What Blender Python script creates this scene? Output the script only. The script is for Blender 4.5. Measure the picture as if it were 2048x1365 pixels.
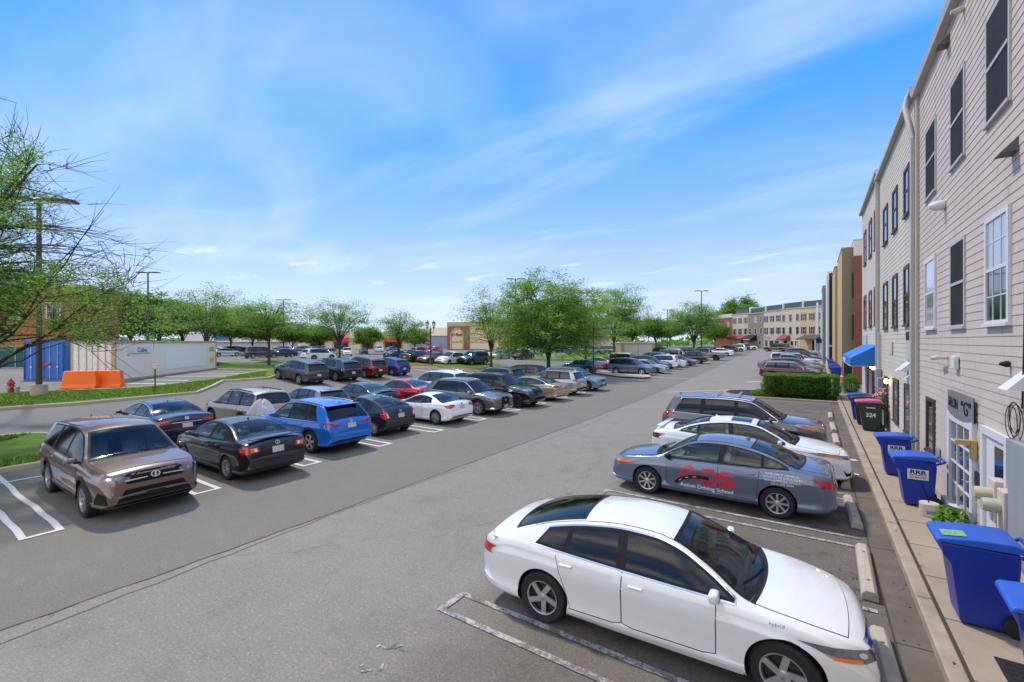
import bpy, bmesh, math, random
from mathutils import Vector, Matrix
from mathutils.bvhtree import BVHTree

for _o in list(bpy.data.objects):
    bpy.data.objects.remove(_o)
sc = bpy.context.scene
COL = sc.collection
R = math.radians

# ------------------------------------------------------------------ camera
F_PX, CAM_H, VP = 900.0, 3.66, 603.0
YAW = math.atan(VP / F_PX)
SY, CY = math.sin(YAW), math.cos(YAW)
cam_d = bpy.data.cameras.new("camera")
cam_d.sensor_width = 36.0
cam_d.lens = 36.0 * F_PX / 2048.0
cam_d.clip_start = 0.05
cam_d.clip_end = 3000.0
cam = bpy.data.objects.new("camera", cam_d)
cam.location = (0, 0, CAM_H)
cam.rotation_euler = (R(90), 0, YAW)
COL.objects.link(cam)
sc.camera = cam

# ------------------------------------------------------------------ sky and sun
SUN_EL, SUN_AZ = 58.0, 74.0          # azimuth: degrees left of +Y (the sun stands ahead, slightly left)
SKY_STRENGTH = 0.14
world = bpy.data.worlds.new("World")
sc.world = world
world.use_nodes = True


def build_world():
    nt = world.node_tree
    nt.nodes.clear()
    N, Lk = nt.nodes.new, nt.links.new
    out = N("ShaderNodeOutputWorld")
    bg = N("ShaderNodeBackground")
    bg.inputs["Strength"].default_value = SKY_STRENGTH
    Lk(bg.outputs[0], out.inputs[0])
    sky = N("ShaderNodeTexSky")
    sky.sky_type = 'NISHITA'
    sky.sun_disc = False
    sky.sun_elevation = R(SUN_EL)
    sky.sun_rotation = R(-SUN_AZ)
    sky.altitude = 100
    sky.air_density = 1.0
    sky.dust_density = 0.3
    sky.ozone_density = 1.0
    hs = N("ShaderNodeMixRGB")
    hs.blend_type = 'MULTIPLY'
    hs.inputs[0].default_value = 1.0
    hs.inputs[2].default_value = (0.50, 0.93, 1.30, 1)
    Lk(sky.outputs[0], hs.inputs[1])
    nish = hs
    tc = N("ShaderNodeTexCoord")
    sep = N("ShaderNodeSeparateXYZ")
    Lk(tc.outputs["Generated"], sep.inputs[0])

    def math_(op, a, b=None, clamp=False):
        m = N("ShaderNodeMath")
        m.operation = op
        m.use_clamp = clamp
        for i, v in enumerate((a, b)):
            if v is None:
                continue
            if isinstance(v, (int, float)):
                m.inputs[i].default_value = v
            else:
                Lk(v, m.inputs[i])
        return m.outputs[0]

    def ramp(v, a, b, lo=0.0, hi=1.0):
        m = N("ShaderNodeMapRange")
        m.interpolation_type = 'SMOOTHSTEP'
        m.inputs["From Min"].default_value = a
        m.inputs["From Max"].default_value = b
        m.inputs["To Min"].default_value = lo
        m.inputs["To Max"].default_value = hi
        Lk(v, m.inputs["Value"])
        return m.outputs[0]

    # clear-air colour by height above the horizon, blended with the physical sky
    cr = N("ShaderNodeValToRGB")
    el = cr.color_ramp.elements
    el[0].position, el[0].color = 0.0, (.40, .44, .55, 1)
    el[1].position, el[1].color = 1.0, (.020, .15, .46, 1)
    for p, c in ((.12, (.285, .345, .54, 1)), (.24, (.155, .275, .56, 1)), (.42, (.050, .215, .56, 1)), (.62, (.006, .148, .55, 1))):
        e = el.new(p)
        e.color = c
    Lk(sep.outputs[2], cr.inputs[0])
    up = N("ShaderNodeMixRGB")
    up.blend_type = 'MULTIPLY'
    up.inputs[0].default_value = 1.0
    up.inputs[2].default_value = (.88 / SKY_STRENGTH, .88 / SKY_STRENGTH, .88 / SKY_STRENGTH, 1)
    Lk(cr.outputs[0], up.inputs[1])
    hs = N("ShaderNodeMixRGB")
    hs.inputs[0].default_value = 0.90
    Lk(nish.outputs[0], hs.inputs[1])
    Lk(up.outputs[0], hs.inputs[2])

    # project the direction on a cloud deck
    den = math_('ADD', math_('MAXIMUM', sep.outputs[2], 0.0), 0.10)
    u = math_('DIVIDE', sep.outputs[0], den)
    v = math_('DIVIDE', sep.outputs[1], den)
    comb = N("ShaderNodeCombineXYZ")
    Lk(u, comb.inputs[0])
    Lk(v, comb.inputs[1])

    def layer(rotz, sx, sy, scale, detail, rough, dist, off):
        mp = N("ShaderNodeMapping")
        mp.inputs["Rotation"].default_value = (0, 0, R(rotz))
        mp.inputs["Scale"].default_value = (sx, sy, 1)
        mp.inputs["Location"].default_value = off
        Lk(comb.outputs[0], mp.inputs[0])
        nz = N("ShaderNodeTexNoise")
        nz.inputs["Scale"].default_value = scale
        nz.inputs["Detail"].default_value = detail
        nz.inputs["Roughness"].default_value = rough
        nz.inputs["Distortion"].default_value = dist
        Lk(mp.outputs[0], nz.inputs["Vector"])
        return nz.outputs["Fac"]

    wisps = ramp(layer(38, 0.50, 1.5, 1.15, 6, 0.52, 0.5, (5.3, 3.3, 0)), 0.42, 0.74)
    veil = ramp(layer(28, 0.55, 1.0, 0.95, 4, 0.5, 0.5, (7.4, 2.0, 0)), 0.44, 0.76)
    small = ramp(layer(33, 1.0, 2.0, 1.6, 4, 0.5, 0.1, (1.7, 4.9, 0)), 0.60, 0.74)
    lowband = ramp(sep.outputs[2], 0.30, 0.06)
    small = math_('MULTIPLY', small, lowband)
    small = math_('MULTIPLY', small, ramp(sep.outputs[2], 0.05, 0.10))
    a = math_('MULTIPLY', wisps, 0.25)
    b = math_('MULTIPLY', veil, 0.33)
    cl = math_('ADD', a, b)
    cl = math_('ADD', cl, math_('MULTIPLY', small, 0.8), True)
    # broken white cloud added behind the viewer, out of view, brightened as neutral fill
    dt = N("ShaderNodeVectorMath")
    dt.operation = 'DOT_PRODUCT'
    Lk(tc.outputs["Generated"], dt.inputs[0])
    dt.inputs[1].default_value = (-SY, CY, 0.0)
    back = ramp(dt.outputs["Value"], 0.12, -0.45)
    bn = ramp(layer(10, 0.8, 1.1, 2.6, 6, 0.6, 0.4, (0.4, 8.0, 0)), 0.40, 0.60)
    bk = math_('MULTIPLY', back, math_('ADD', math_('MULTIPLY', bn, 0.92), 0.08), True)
    haze = ramp(sep.outputs[2], 0.46, -0.02)
    haze = math_('MULTIPLY', haze, 0.12)
    cl = math_('MAXIMUM', cl, haze, True)
    mix = N("ShaderNodeMixRGB")
    Lk(cl, mix.inputs[0])
    Lk(hs.outputs[0], mix.inputs[1])
    mix.inputs[2].default_value = (3.2, 3.55, 4.35, 1)
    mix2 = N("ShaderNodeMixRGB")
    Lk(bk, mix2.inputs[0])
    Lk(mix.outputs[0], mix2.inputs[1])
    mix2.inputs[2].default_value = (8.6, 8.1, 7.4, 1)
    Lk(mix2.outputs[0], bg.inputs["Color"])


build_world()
sun_d = bpy.data.lights.new("sun", 'SUN')
sun_d.energy = 1.7
sun_d.angle = R(4.0)
sun_d.color = (1.0, 0.925, 0.81)
sun = bpy.data.objects.new("sun", sun_d)
_sd = Vector((-math.sin(R(SUN_AZ)) * math.cos(R(SUN_EL)), math.cos(R(SUN_AZ)) * math.cos(R(SUN_EL)), math.sin(R(SUN_EL))))
sun.rotation_euler = _sd.to_track_quat('Z', 'Y').to_euler()
sun.location = (0, 0, 60)
COL.objects.link(sun)

sc.view_settings.view_transform = 'Standard'
sc.view_settings.look = 'None'
sc.view_settings.exposure = 1.10
sc.view_settings.gamma = 1.0
sc.cycles.use_denoising = True
sc.cycles.max_bounces = 8
sc.cycles.transparent_max_bounces = 12
sc.cycles.sample_clamp_indirect = 8.0


# ------------------------------------------------------------------ terrain height and picture-to-place helpers
def sstep(a, b, x):
    t = min(1.0, max(0.0, (x - a) / (b - a)))
    return t * t * (3 - 2 * t)


def hgt(X, Y):
    rise = 1.1 * sstep(-22.5, -40.0, X) * (1.0 - 0.72 * sstep(33.0, 62.0, Y))
    sp = lambda t: 6.0 * (math.log1p(math.exp(t)) if t < 30 else t)
    return rise + 0.0155 * (sp((Y - 34.0) / 6.0) - sp((Y - 145.0) / 6.0)) * (1 - .6 * sstep(-25, -75, X))


def spot(px, py):
    """ground point under a pixel of the 2048-wide photograph"""
    dx, dy = -SY * F_PX + CY * (px - 1024), CY * F_PX + SY * (px - 1024)
    dz = 682.5 - py
    k, step = 0.002, 0.0004
    while k < 0.6:
        if CAM_H + k * dz <= hgt(k * dx, k * dy):
            break
        k += step
    return (k * dx, k * dy)


def at_depth(px, depth):
    k = depth / F_PX
    return (k * (-SY * F_PX + CY * (px - 1024)), k * (CY * F_PX + SY * (px - 1024)))


def wallpt(px, py, X=2.4):
    """(Y, z) where a pixel's ray meets the plane X"""
    dx, dy = -SY * F_PX + CY * (px - 1024), CY * F_PX + SY * (px - 1024)
    k = X / dx
    return (k * dy, CAM_H + k * (682.5 - py))


# ------------------------------------------------------------------ object helpers
def link(o, parent=None):
    COL.objects.link(o)
    if parent is not None:
        o.parent = parent
    return o


def tag(o, label, cat, group=None):
    o["label"] = label
    o["category"] = cat
    if group:
        o["group"] = group
    return o


def empty(name, loc=(0, 0, 0), rz=0.0, label=None, cat=None, group=None):
    o = bpy.data.objects.new(name, None)
    o.empty_display_size = 0.2
    o.location = loc
    o.rotation_euler = (0, 0, rz)
    link(o)
    if label:
        tag(o, label, cat, group)
    return o


def kids(o):
    return [c for c in bpy.data.objects if c.parent == o]


def mesh_obj(name, verts, faces, mats, parent=None, smooth=False, mi=None, angle=None):
    me = bpy.data.meshes.new(name)
    me.from_pydata(verts, [], faces)
    for m in (mats if isinstance(mats, (list, tuple)) else [mats]):
        me.materials.append(m)
    if mi:
        me.polygons.foreach_set("material_index", mi)
    if smooth:
        me.polygons.foreach_set("use_smooth", [True] * len(me.polygons))
        if angle:
            me.set_sharp_from_angle(angle=R(angle))
    me.update()
    return link(bpy.data.objects.new(name, me), parent)


class MB:
    """collects shapes into one mesh"""

    def __init__(s):
        s.v, s.f, s.m = [], [], []

    def add(s, vs, fs, mi=0, M=None):
        o = len(s.v)
        if M is not None:
            vs = [tuple(M @ Vector(p)) for p in vs]
        s.v += [tuple(p) for p in vs]
        s.f += [tuple(i + o for i in f) for f in fs]
        s.m += [mi] * len(fs)
        return s

    def box(s, x0, x1, y0, y1, z0, z1, mi=0, M=None):
        return s.add([(x0, y0, z0), (x1, y0, z0), (x1, y1, z0), (x0, y1, z0), (x0, y0, z1), (x1, y0, z1), (x1, y1, z1), (x0, y1, z1)],
                     [(0, 3, 2, 1), (4, 5, 6, 7), (0, 1, 5, 4), (1, 2, 6, 5), (2, 3, 7, 6), (3, 0, 4, 7)], mi, M)

    def cbox(s, x0, x1, y0, y1, z0, z1, c=0.01, mi=0, M=None):
        """box with chamfered edges"""
        c = min(c, (x1 - x0) * .45, (y1 - y0) * .45, (z1 - z0) * .45)
        bm = bmesh.new()
        bmesh.ops.create_cube(bm, size=1.0)
        for v in bm.verts:
            v.co = ((x0 + x1) / 2 + v.co.x * (x1 - x0), (y0 + y1) / 2 + v.co.y * (y1 - y0), (z0 + z1) / 2 + v.co.z * (z1 - z0))
        bmesh.ops.bevel(bm, geom=list(bm.edges), offset=c, segments=2, affect='EDGES', profile=0.5)
        bm.verts.index_update()
        s.add([v.co[:] for v in bm.verts], [[v.index for v in f.verts] for f in bm.faces], mi, M)
        bm.free()
        return s

    def tube(s, pts, r, n=8, mi=0, cap=True):
        pts = [Vector(p) for p in pts]
        rs = r if isinstance(r, (list, tuple)) else [r] * len(pts)
        rings = []
        prev = None
        for i, p in enumerate(pts):
            d = (pts[min(i + 1, len(pts) - 1)] - pts[max(i - 1, 0)])
            if d.length < 1e-9:
                d = Vector((0, 0, 1))
            d.normalize()
            a = prev if prev is not None else (Vector((1, 0, 0)) if abs(d.x) < .9 else Vector((0, 1, 0)))
            a = (a - d * a.dot(d))
            if a.length < 1e-6:
                a = d.orthogonal()
            a.normalize()
            prev = a
            b = d.cross(a)
            rings.append([p + (a * math.cos(t) + b * math.sin(t)) * rs[i] for t in [2 * math.pi * k / n for k in range(n)]])
        vs = [q for rg in rings for q in rg]
        fs = []
        for i in range(len(rings) - 1):
            for k in range(n):
                fs.append((i * n + k, i * n + (k + 1) % n, (i + 1) * n + (k + 1) % n, (i + 1) * n + k))
        if cap:
            fs.append(tuple(range(n))[::-1])
            fs.append(tuple((len(rings) - 1) * n + k for k in range(n)))
        return s.add(vs, fs, mi)

    def lathe(s, prof, n=24, axis='Z', mi=0, M=None, closed=False):
        """prof: (radius, height) pairs"""
        vs, fs = [], []
        for r, h in prof:
            for k in range(n):
                t = 2 * math.pi * k / n
                c, q = r * math.cos(t), r * math.sin(t)
                vs.append((c, q, h) if axis == 'Z' else ((c, h, q) if axis == 'Y' else (h, c, q)))
        m = len(prof)
        for i in range(m - 1 if not closed else m):
            j = (i + 1) % m
            for k in range(n):
                a, b = (k + 1) % n, k
                f = (i * n + b, i * n + a, j * n + a, j * n + b)
                fs.append(f if axis != 'Y' else f[::-1])
        return s.add(vs, fs, mi, M)

    def prism(s, poly, h0, h1, axis='Z', mi=0, M=None):
        """extrude a 2D polygon: axis Z (x,y), Y (x,z), X (y,z)"""
        def P(a, b, h):
            return (a, b, h) if axis == 'Z' else ((a, h, b) if axis == 'Y' else (h, a, b))
        n = len(poly)
        vs = [P(a, b, h0) for a, b in poly] + [P(a, b, h1) for a, b in poly]
        fs = [tuple(range(n))[::-1], tuple(range(n, 2 * n))] + [(i, (i + 1) % n, n + (i + 1) % n, n + i) for i in range(n)]
        return s.add(vs, fs, mi, M)

    def build(s, name, mats, parent=None, smooth=False, angle=35):
        me = bpy.data.meshes.new(name)
        me.from_pydata(s.v, [], s.f)
        for m in (mats if isinstance(mats, (list, tuple)) else [mats]):
            me.materials.append(m)
        if any(s.m):
            me.polygons.foreach_set("material_index", s.m)
        bm = bmesh.new()
        bm.from_mesh(me)
        bmesh.ops.recalc_face_normals(bm, faces=bm.faces)
        bm.to_mesh(me)
        bm.free()
        if smooth:
            me.polygons.foreach_set("use_smooth", [True] * len(me.polygons))
            me.set_sharp_from_angle(angle=R(angle))
        me.update()
        return link(bpy.data.objects.new(name, me), parent)


# ------------------------------------------------------------------ materials
MATS = {}


def srgb(r, g, b):
    f = lambda c: c / 12.92 if c <= 0.04045 else ((c + 0.055) / 1.055) ** 2.4
    return (f(r / 255.), f(g / 255.), f(b / 255.))


def mat(name, col, rough=0.5, metal=0.0, coat=0.0, spec=0.5, emit=None, es=0.0, noise=None, bump=None, cr=0.05):
    """noise: (scale, amount, second colour or None); bump: (scale, strength, distance)"""
    if name in MATS:
        return MATS[name]
    m = bpy.data.materials.new(name)
    m.use_nodes = True
    nt = m.node_tree
    b = nt.nodes["Principled BSDF"]
    b.inputs["Base Color"].default_value = (*col, 1)
    b.inputs["Roughness"].default_value = rough
    b.inputs["Metallic"].default_value = metal
    b.inputs["Specular IOR Level"].default_value = spec
    b.inputs["Coat Weight"].default_value = coat
    b.inputs["Coat Roughness"].default_value = cr
    if emit:
        b.inputs["Emission Color"].default_value = (*emit, 1)
        b.inputs["Emission Strength"].default_value = es
    if noise or bump:
        g = nt.nodes.new("ShaderNodeNewGeometry")
    if noise:
        sc_, amt, c2 = noise
        nz = nt.nodes.new("ShaderNodeTexNoise")
        nz.inputs["Scale"].default_value = sc_
        nz.inputs["Detail"].default_value = 6
        nz.inputs["Roughness"].default_value = 0.65
        nt.links.new(g.outputs["Position"], nz.inputs["Vector"])
        mr = nt.nodes.new("ShaderNodeMapRange")
        mr.inputs["From Min"].default_value = 0.3
        mr.inputs["From Max"].default_value = 0.72
        mr.inputs["To Max"].default_value = amt
        nt.links.new(nz.outputs["Fac"], mr.inputs["Value"])
        mx = nt.nodes.new("ShaderNodeMixRGB")
        mx.inputs[1].default_value = (*col, 1)
        mx.inputs[2].default_value = (*(c2 or tuple(c * .5 for c in col)), 1)
        nt.links.new(mr.outputs[0], mx.inputs[0])
        nt.links.new(mx.outputs[0], b.inputs["Base Color"])
    if bump:
        nz = nt.nodes.new("ShaderNodeTexNoise")
        nz.inputs["Scale"].default_value = bump[0]
        nz.inputs["Detail"].default_value = 4
        nt.links.new(g.outputs["Position"], nz.inputs["Vector"])
        bp = nt.nodes.new("ShaderNodeBump")
        bp.inputs["Strength"].default_value = bump[1]
        bp.inputs["Distance"].default_value = bump[2]
        nt.links.new(nz.outputs["Fac"], bp.inputs["Height"])
        nt.links.new(bp.outputs[0], b.inputs["Normal"])
    MATS[name] = m
    return m


def paint(name, rgb, metal=0.35, rough=0.34):
    return mat("paint_" + name, srgb(*rgb), rough=rough, metal=metal, coat=1.0, cr=0.03)


M_GLASS = mat("car_glass", (0.010, 0.013, 0.014), rough=0.02, spec=0.6)
M_GLASS_TEAL = mat("car_glass_clear", (0.030, 0.062, 0.060), rough=0.02, spec=0.65, noise=(2.2, 0.85, (0.008, 0.014, 0.014)))
def see_glass(name, tint):
    """thin tinted glass: lets the cabin show, mirrors the sky by angle"""
    if name in MATS:
        return MATS[name]
    m = bpy.data.materials.new(name)
    m.use_nodes = True
    nt = m.node_tree
    nt.nodes.clear()
    N, Lk = nt.nodes.new, nt.links.new
    out, mx = N("ShaderNodeOutputMaterial"), N("ShaderNodeMixShader")
    t, g, f = N("ShaderNodeBsdfTransparent"), N("ShaderNodeBsdfGlossy"), N("ShaderNodeFresnel")
    t.inputs["Color"].default_value = (*tint, 1)
    g.inputs["Roughness"].default_value = 0.07
    f.inputs["IOR"].default_value = 1.6
    Lk(f.outputs[0], mx.inputs[0])
    Lk(t.outputs[0], mx.inputs[1])
    Lk(g.outputs[0], mx.inputs[2])
    Lk(mx.outputs[0], out.inputs[0])
    MATS[name] = m
    return m


M_SEE = see_glass("car_glass_see", (0.80, 0.93, 0.90))
M_TINT = see_glass("car_glass_tinted", (0.10, 0.115, 0.115))
M_CABIN = mat("cabin_trim", (0.15, 0.15, 0.148), rough=0.8)
M_SEAT = mat("seat_cloth", (0.24, 0.235, 0.225), rough=0.9, noise=(6., .4, (.09, .09, .09)))
M_SEATPALE = mat("seat_pale", (0.42, 0.40, 0.36), rough=0.8)
M_BLACK = mat("black_trim", (0.012, 0.012, 0.013), rough=0.6, spec=.2)
M_GLOSSBLACK = mat("gloss_black", (0.008, 0.008, 0.009), rough=0.12, coat=0.5)
M_CLAD = mat("black_cladding", (0.018, 0.018, 0.019), rough=0.7, spec=.3)
M_DARK = mat("wheel_well", (0.006, 0.006, 0.006), rough=0.9)
M_TYRE = mat("tyre_rubber", (0.014, 0.014, 0.015), rough=0.75, bump=(60, .3, .004))
M_RIM = mat("rim_alloy", (0.55, 0.56, 0.58), rough=0.28, metal=0.85)
M_RIM_DARK = mat("rim_dark", (0.035, 0.036, 0.038), rough=0.4, metal=0.5)
M_CHROME = mat("chrome", (0.75, 0.76, 0.78), rough=0.12, metal=1.0)
M_LAMP = mat("headlamp_lens", (0.34, 0.36, 0.38), rough=0.10, metal=0.4, coat=1.0, noise=(9., .8, (.10, .11, .12)))
M_LAMPDARK = mat("headlamp_dark", (0.20, 0.21, 0.23), rough=0.08, metal=0.4, coat=1.0, noise=(10., .9, (.03, .033, .037)))
M_TAIL = mat("tail_lens", (0.42, 0.008, 0.012), rough=0.1, coat=1.0)
M_TAILDARK = mat("tail_lens_dark", (0.13, 0.006, 0.008), rough=0.08, coat=1.0)
M_AMBER = mat("amber_lens", (0.75, 0.17, 0.01), rough=0.12, coat=1.0)
M_WHITELENS = mat("clear_lens", (0.62, 0.63, 0.64), rough=0.12, coat=1.0)
M_PLATE = mat("plate_white", (0.50, 0.49, 0.48), rough=0.5)
M_GRILLE = mat("grille_black", (0.007, 0.007, 0.007), rough=0.55, spec=.2, bump=(90, .6, .01))


# ------------------------------------------------------------------ cars
def pchip(pts):
    xs = [p[0] for p in pts]
    ys = [p[1] for p in pts]
    n = len(xs)
    h = [xs[i + 1] - xs[i] for i in range(n - 1)]
    d = [(ys[i + 1] - ys[i]) / h[i] for i in range(n - 1)]
    m = [d[0]] + [0.0] * (n - 2) + [d[-1]]
    for i in range(1, n - 1):
        if d[i - 1] * d[i] > 0:
            w1, w2 = 2 * h[i] + h[i - 1], h[i] + 2 * h[i - 1]
            m[i] = (w1 + w2) / (w1 / d[i - 1] + w2 / d[i])

    def f(x):
        if x <= xs[0]:
            return ys[0]
        if x >= xs[-1]:
            return ys[-1]
        i = 0
        while x > xs[i + 1]:
            i += 1
        t = (x - xs[i]) / h[i]
        a = (1 + 2 * t) * (1 - t) ** 2
        b = t * (1 - t) ** 2
        c = t * t * (3 - 2 * t)
        e = t * t * (t - 1)
        return a * ys[i] + b * h[i] * m[i] + c * ys[i + 1] + e * h[i] * m[i + 1]
    return f


# outlines in fractions: x from the tail (0) to the nose (1) of the length, z of the height
SHAPES = {
    "sedan": dict(top=[(0, .46), (.004, .58), (.012, .67), (.025, .725), (.06, .745), (.135, .765), (.23, .885), (.33, .965), (.44, 1.0), (.53, .99), (.585, .955), (.66, .845), (.745, .70), (.85, .65), (.925, .608), (.962, .575), (.985, .535), (.996, .47), (1, .33)],
                  belt=[(0, .60), (.03, .68), (.14, .70), (.3, .675), (.5, .655), (.745, .635), (.86, .59), (.95, .50), (1, .34)],
                  bot=[(0, .24), (.03, .17), (.15, .13), (.85, .125), (.97, .14), (1, .20)],
                  rg=(.135, .325), ws=(.572, .745), dlo=(.17, .22, .735), cuts=[(.455, .44, .024), (.27, .275, .012)], doors=((.285, .4555), (.4585, .695)), roofw=.63),
    "fastback": dict(top=[(0, .46), (.004, .58), (.012, .665), (.03, .715), (.075, .745), (.15, .83), (.25, .92), (.35, .975), (.45, 1.0), (.53, .99), (.585, .955), (.66, .85), (.755, .69), (.85, .645), (.925, .60), (.962, .565), (.985, .525), (.996, .46), (1, .33)],
                     belt=[(0, .60), (.03, .67), (.14, .70), (.3, .675), (.5, .65), (.745, .625), (.86, .58), (.95, .49), (1, .33)],
                     bot=[(0, .24), (.03, .17), (.15, .13), (.85, .125), (.97, .14), (1, .20)],
                     rg=(.08, .325), ws=(.572, .755), dlo=(.19, .26, .735), cuts=[(.455, .445, .026), (.28, .305, .016)], doors=((.262, .4555), (.4585, .685)), roofw=.62),
    "coupe": dict(top=[(0, .48), (.006, .62), (.015, .70), (.035, .745), (.09, .765), (.15, .80), (.24, .90), (.33, .97), (.42, 1.0), (.49, .985), (.54, .95), (.62, .84), (.705, .715), (.82, .665), (.92, .585), (.965, .52), (.99, .44), (1, .36)],
                  belt=[(0, .60), (.03, .70), (.14, .73), (.3, .695), (.5, .665), (.7, .655), (.84, .61), (.94, .51), (1, .34)],
                  bot=[(0, .26), (.03, .18), (.15, .13), (.85, .12), (.97, .13), (1, .2)],
                  rg=(.115, .32), ws=(.525, .705), dlo=(.26, .30, .695), cuts=[(.40, .40, .03)], doors=((.385, .66),), roofw=.60),
    "suv": dict(top=[(0, .42), (.004, .54), (.012, .62), (.025, .67), (.055, .83), (.075, .925), (.095, .957), (.14, .975), (.25, .99), (.4, 1.0), (.52, .985), (.585, .955), (.66, .835), (.745, .675), (.76, .66), (.87, .63), (.935, .608), (.97, .585), (.988, .55), (.997, .49), (1, .32)],
                belt=[(0, .56), (.02, .62), (.06, .64), (.3, .625), (.5, .61), (.755, .60), (.87, .575), (.95, .53), (1, .32)],
                bot=[(0, .25), (.03, .18), (.15, .155), (.85, .15), (.97, .165), (1, .22)],
                rg=(.026, .072), ws=(.592, .752), dlo=(.09, .15, .745), cuts=[(.50, .49, .022), (.275, .285, .028)], doors=((.30, .4975), (.5005, .715)), roofw=.66),
    "hatch": dict(top=[(0, .43), (.005, .55), (.012, .63), (.028, .68), (.06, .80), (.09, .90), (.125, .945), (.2, .975), (.35, 1.0), (.48, .99), (.55, .96), (.63, .85), (.74, .68), (.85, .625), (.93, .575), (.97, .535), (.988, .49), (.997, .43), (1, .33)],
                  belt=[(0, .57), (.02, .63), (.08, .655), (.3, .635), (.5, .62), (.74, .60), (.86, .565), (.95, .48), (1, .33)],
                  bot=[(0, .25), (.03, .17), (.15, .14), (.85, .13), (.97, .145), (1, .2)],
                  rg=(.029, .095), ws=(.54, .737), dlo=(.13, .19, .73), cuts=[(.475, .465, .026), (.27, .28, .026)], doors=((.29, .4735), (.4765, .70)), roofw=.64),
    "prius": dict(top=[(0, .42), (.006, .52), (.014, .60), (.03, .70), (.07, .775), (.16, .87), (.28, .95), (.42, 1.0), (.5, .99), (.57, .945), (.67, .80), (.77, .665), (.86, .60), (.93, .53), (.97, .47), (.99, .41), (1, .34)],
                  belt=[(0, .55), (.02, .62), (.1, .655), (.3, .635), (.5, .615), (.76, .585), (.86, .54), (.95, .45), (1, .32)],
                  bot=[(0, .25), (.03, .17), (.15, .13), (.85, .125), (.97, .14), (1, .2)],
                  rg=(.075, .27), ws=(.55, .765), dlo=(.17, .235, .755), cuts=[(.475, .465, .026), (.285, .30, .022)], doors=((.28, .4735), (.4765, .71)), roofw=.62),
    "van": dict(top=[(0, .40), (.004, .52), (.01, .62), (.02, .72), (.045, .90), (.07, .95), (.12, .975), (.3, 1.0), (.5, .99), (.6, .96), (.69, .82), (.80, .645), (.87, .60), (.94, .53), (.975, .47), (.992, .41), (1, .33)],
                belt=[(0, .54), (.02, .58), (.1, .59), (.5, .575), (.8, .565), (.87, .54), (.95, .45), (1, .3)],
                bot=[(0, .22), (.03, .16), (.15, .13), (.85, .125), (.97, .14), (1, .2)],
                rg=(.012, .048), ws=(.60, .80), dlo=(.07, .10, .79), cuts=[(.52, .515, .022), (.29, .295, .024)], doors=((.30, .515), (.525, .73)), roofw=.70),
    "boxy": dict(top=[(0, .42), (.004, .52), (.008, .62), (.014, .80), (.03, .95), (.05, .985), (.15, 1.0), (.45, 1.0), (.58, .985), (.625, .955), (.66, .85), (.715, .665), (.74, .645), (.90, .62), (.96, .585), (.985, .52), (.995, .45), (1, .36)],
                 belt=[(0, .56), (.02, .60), (.3, .60), (.72, .59), (.9, .575), (.97, .5), (1, .33)],
                 bot=[(0, .26), (.03, .2), (.15, .18), (.85, .18), (.97, .2), (1, .26)],
                 rg=(.009, .028), ws=(.615, .716), dlo=(.05, .055, .70), cuts=[(.51, .505, .024), (.28, .28, .03)], doors=((.30, .505), (.513, .70)), roofw=.78),
    "pickup": dict(top=[(0, .42), (.003, .55), (.008, .60), (.02, .615), (.30, .62), (.335, .63), (.35, .78), (.362, .93), (.38, .975), (.45, 1.0), (.55, .985), (.60, .95), (.65, .83), (.715, .665), (.73, .65), (.88, .625), (.95, .585), (.98, .52), (.993, .44), (1, .36)],
                   belt=[(0, .56), (.02, .585), (.3, .59), (.72, .585), (.88, .57), (.96, .5), (1, .33)],
                   bot=[(0, .26), (.03, .21), (.15, .2), (.85, .2), (.97, .2), (1, .26)],
                   rg=(.337, .362), ws=(.595, .717), dlo=(.375, .38, .705), cuts=[(.535, .53, .02)], doors=((.38, .53), (.538, .69)), roofw=.70),
}
SIDE = [(0, .88), (.03, .945), (.09, .982), (.17, .985), (.20, .967), (.34, .968), (.55, .985), (.72, 1.0), (.765, .998), (.79, .986), (.88, .972), (.965, .954), (1.0, .928)]
GH = [0, .12, .3, .5, .7, .86, 1.0]
TOPS = [.93, .8, .62, .42, .2, 0]


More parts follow.
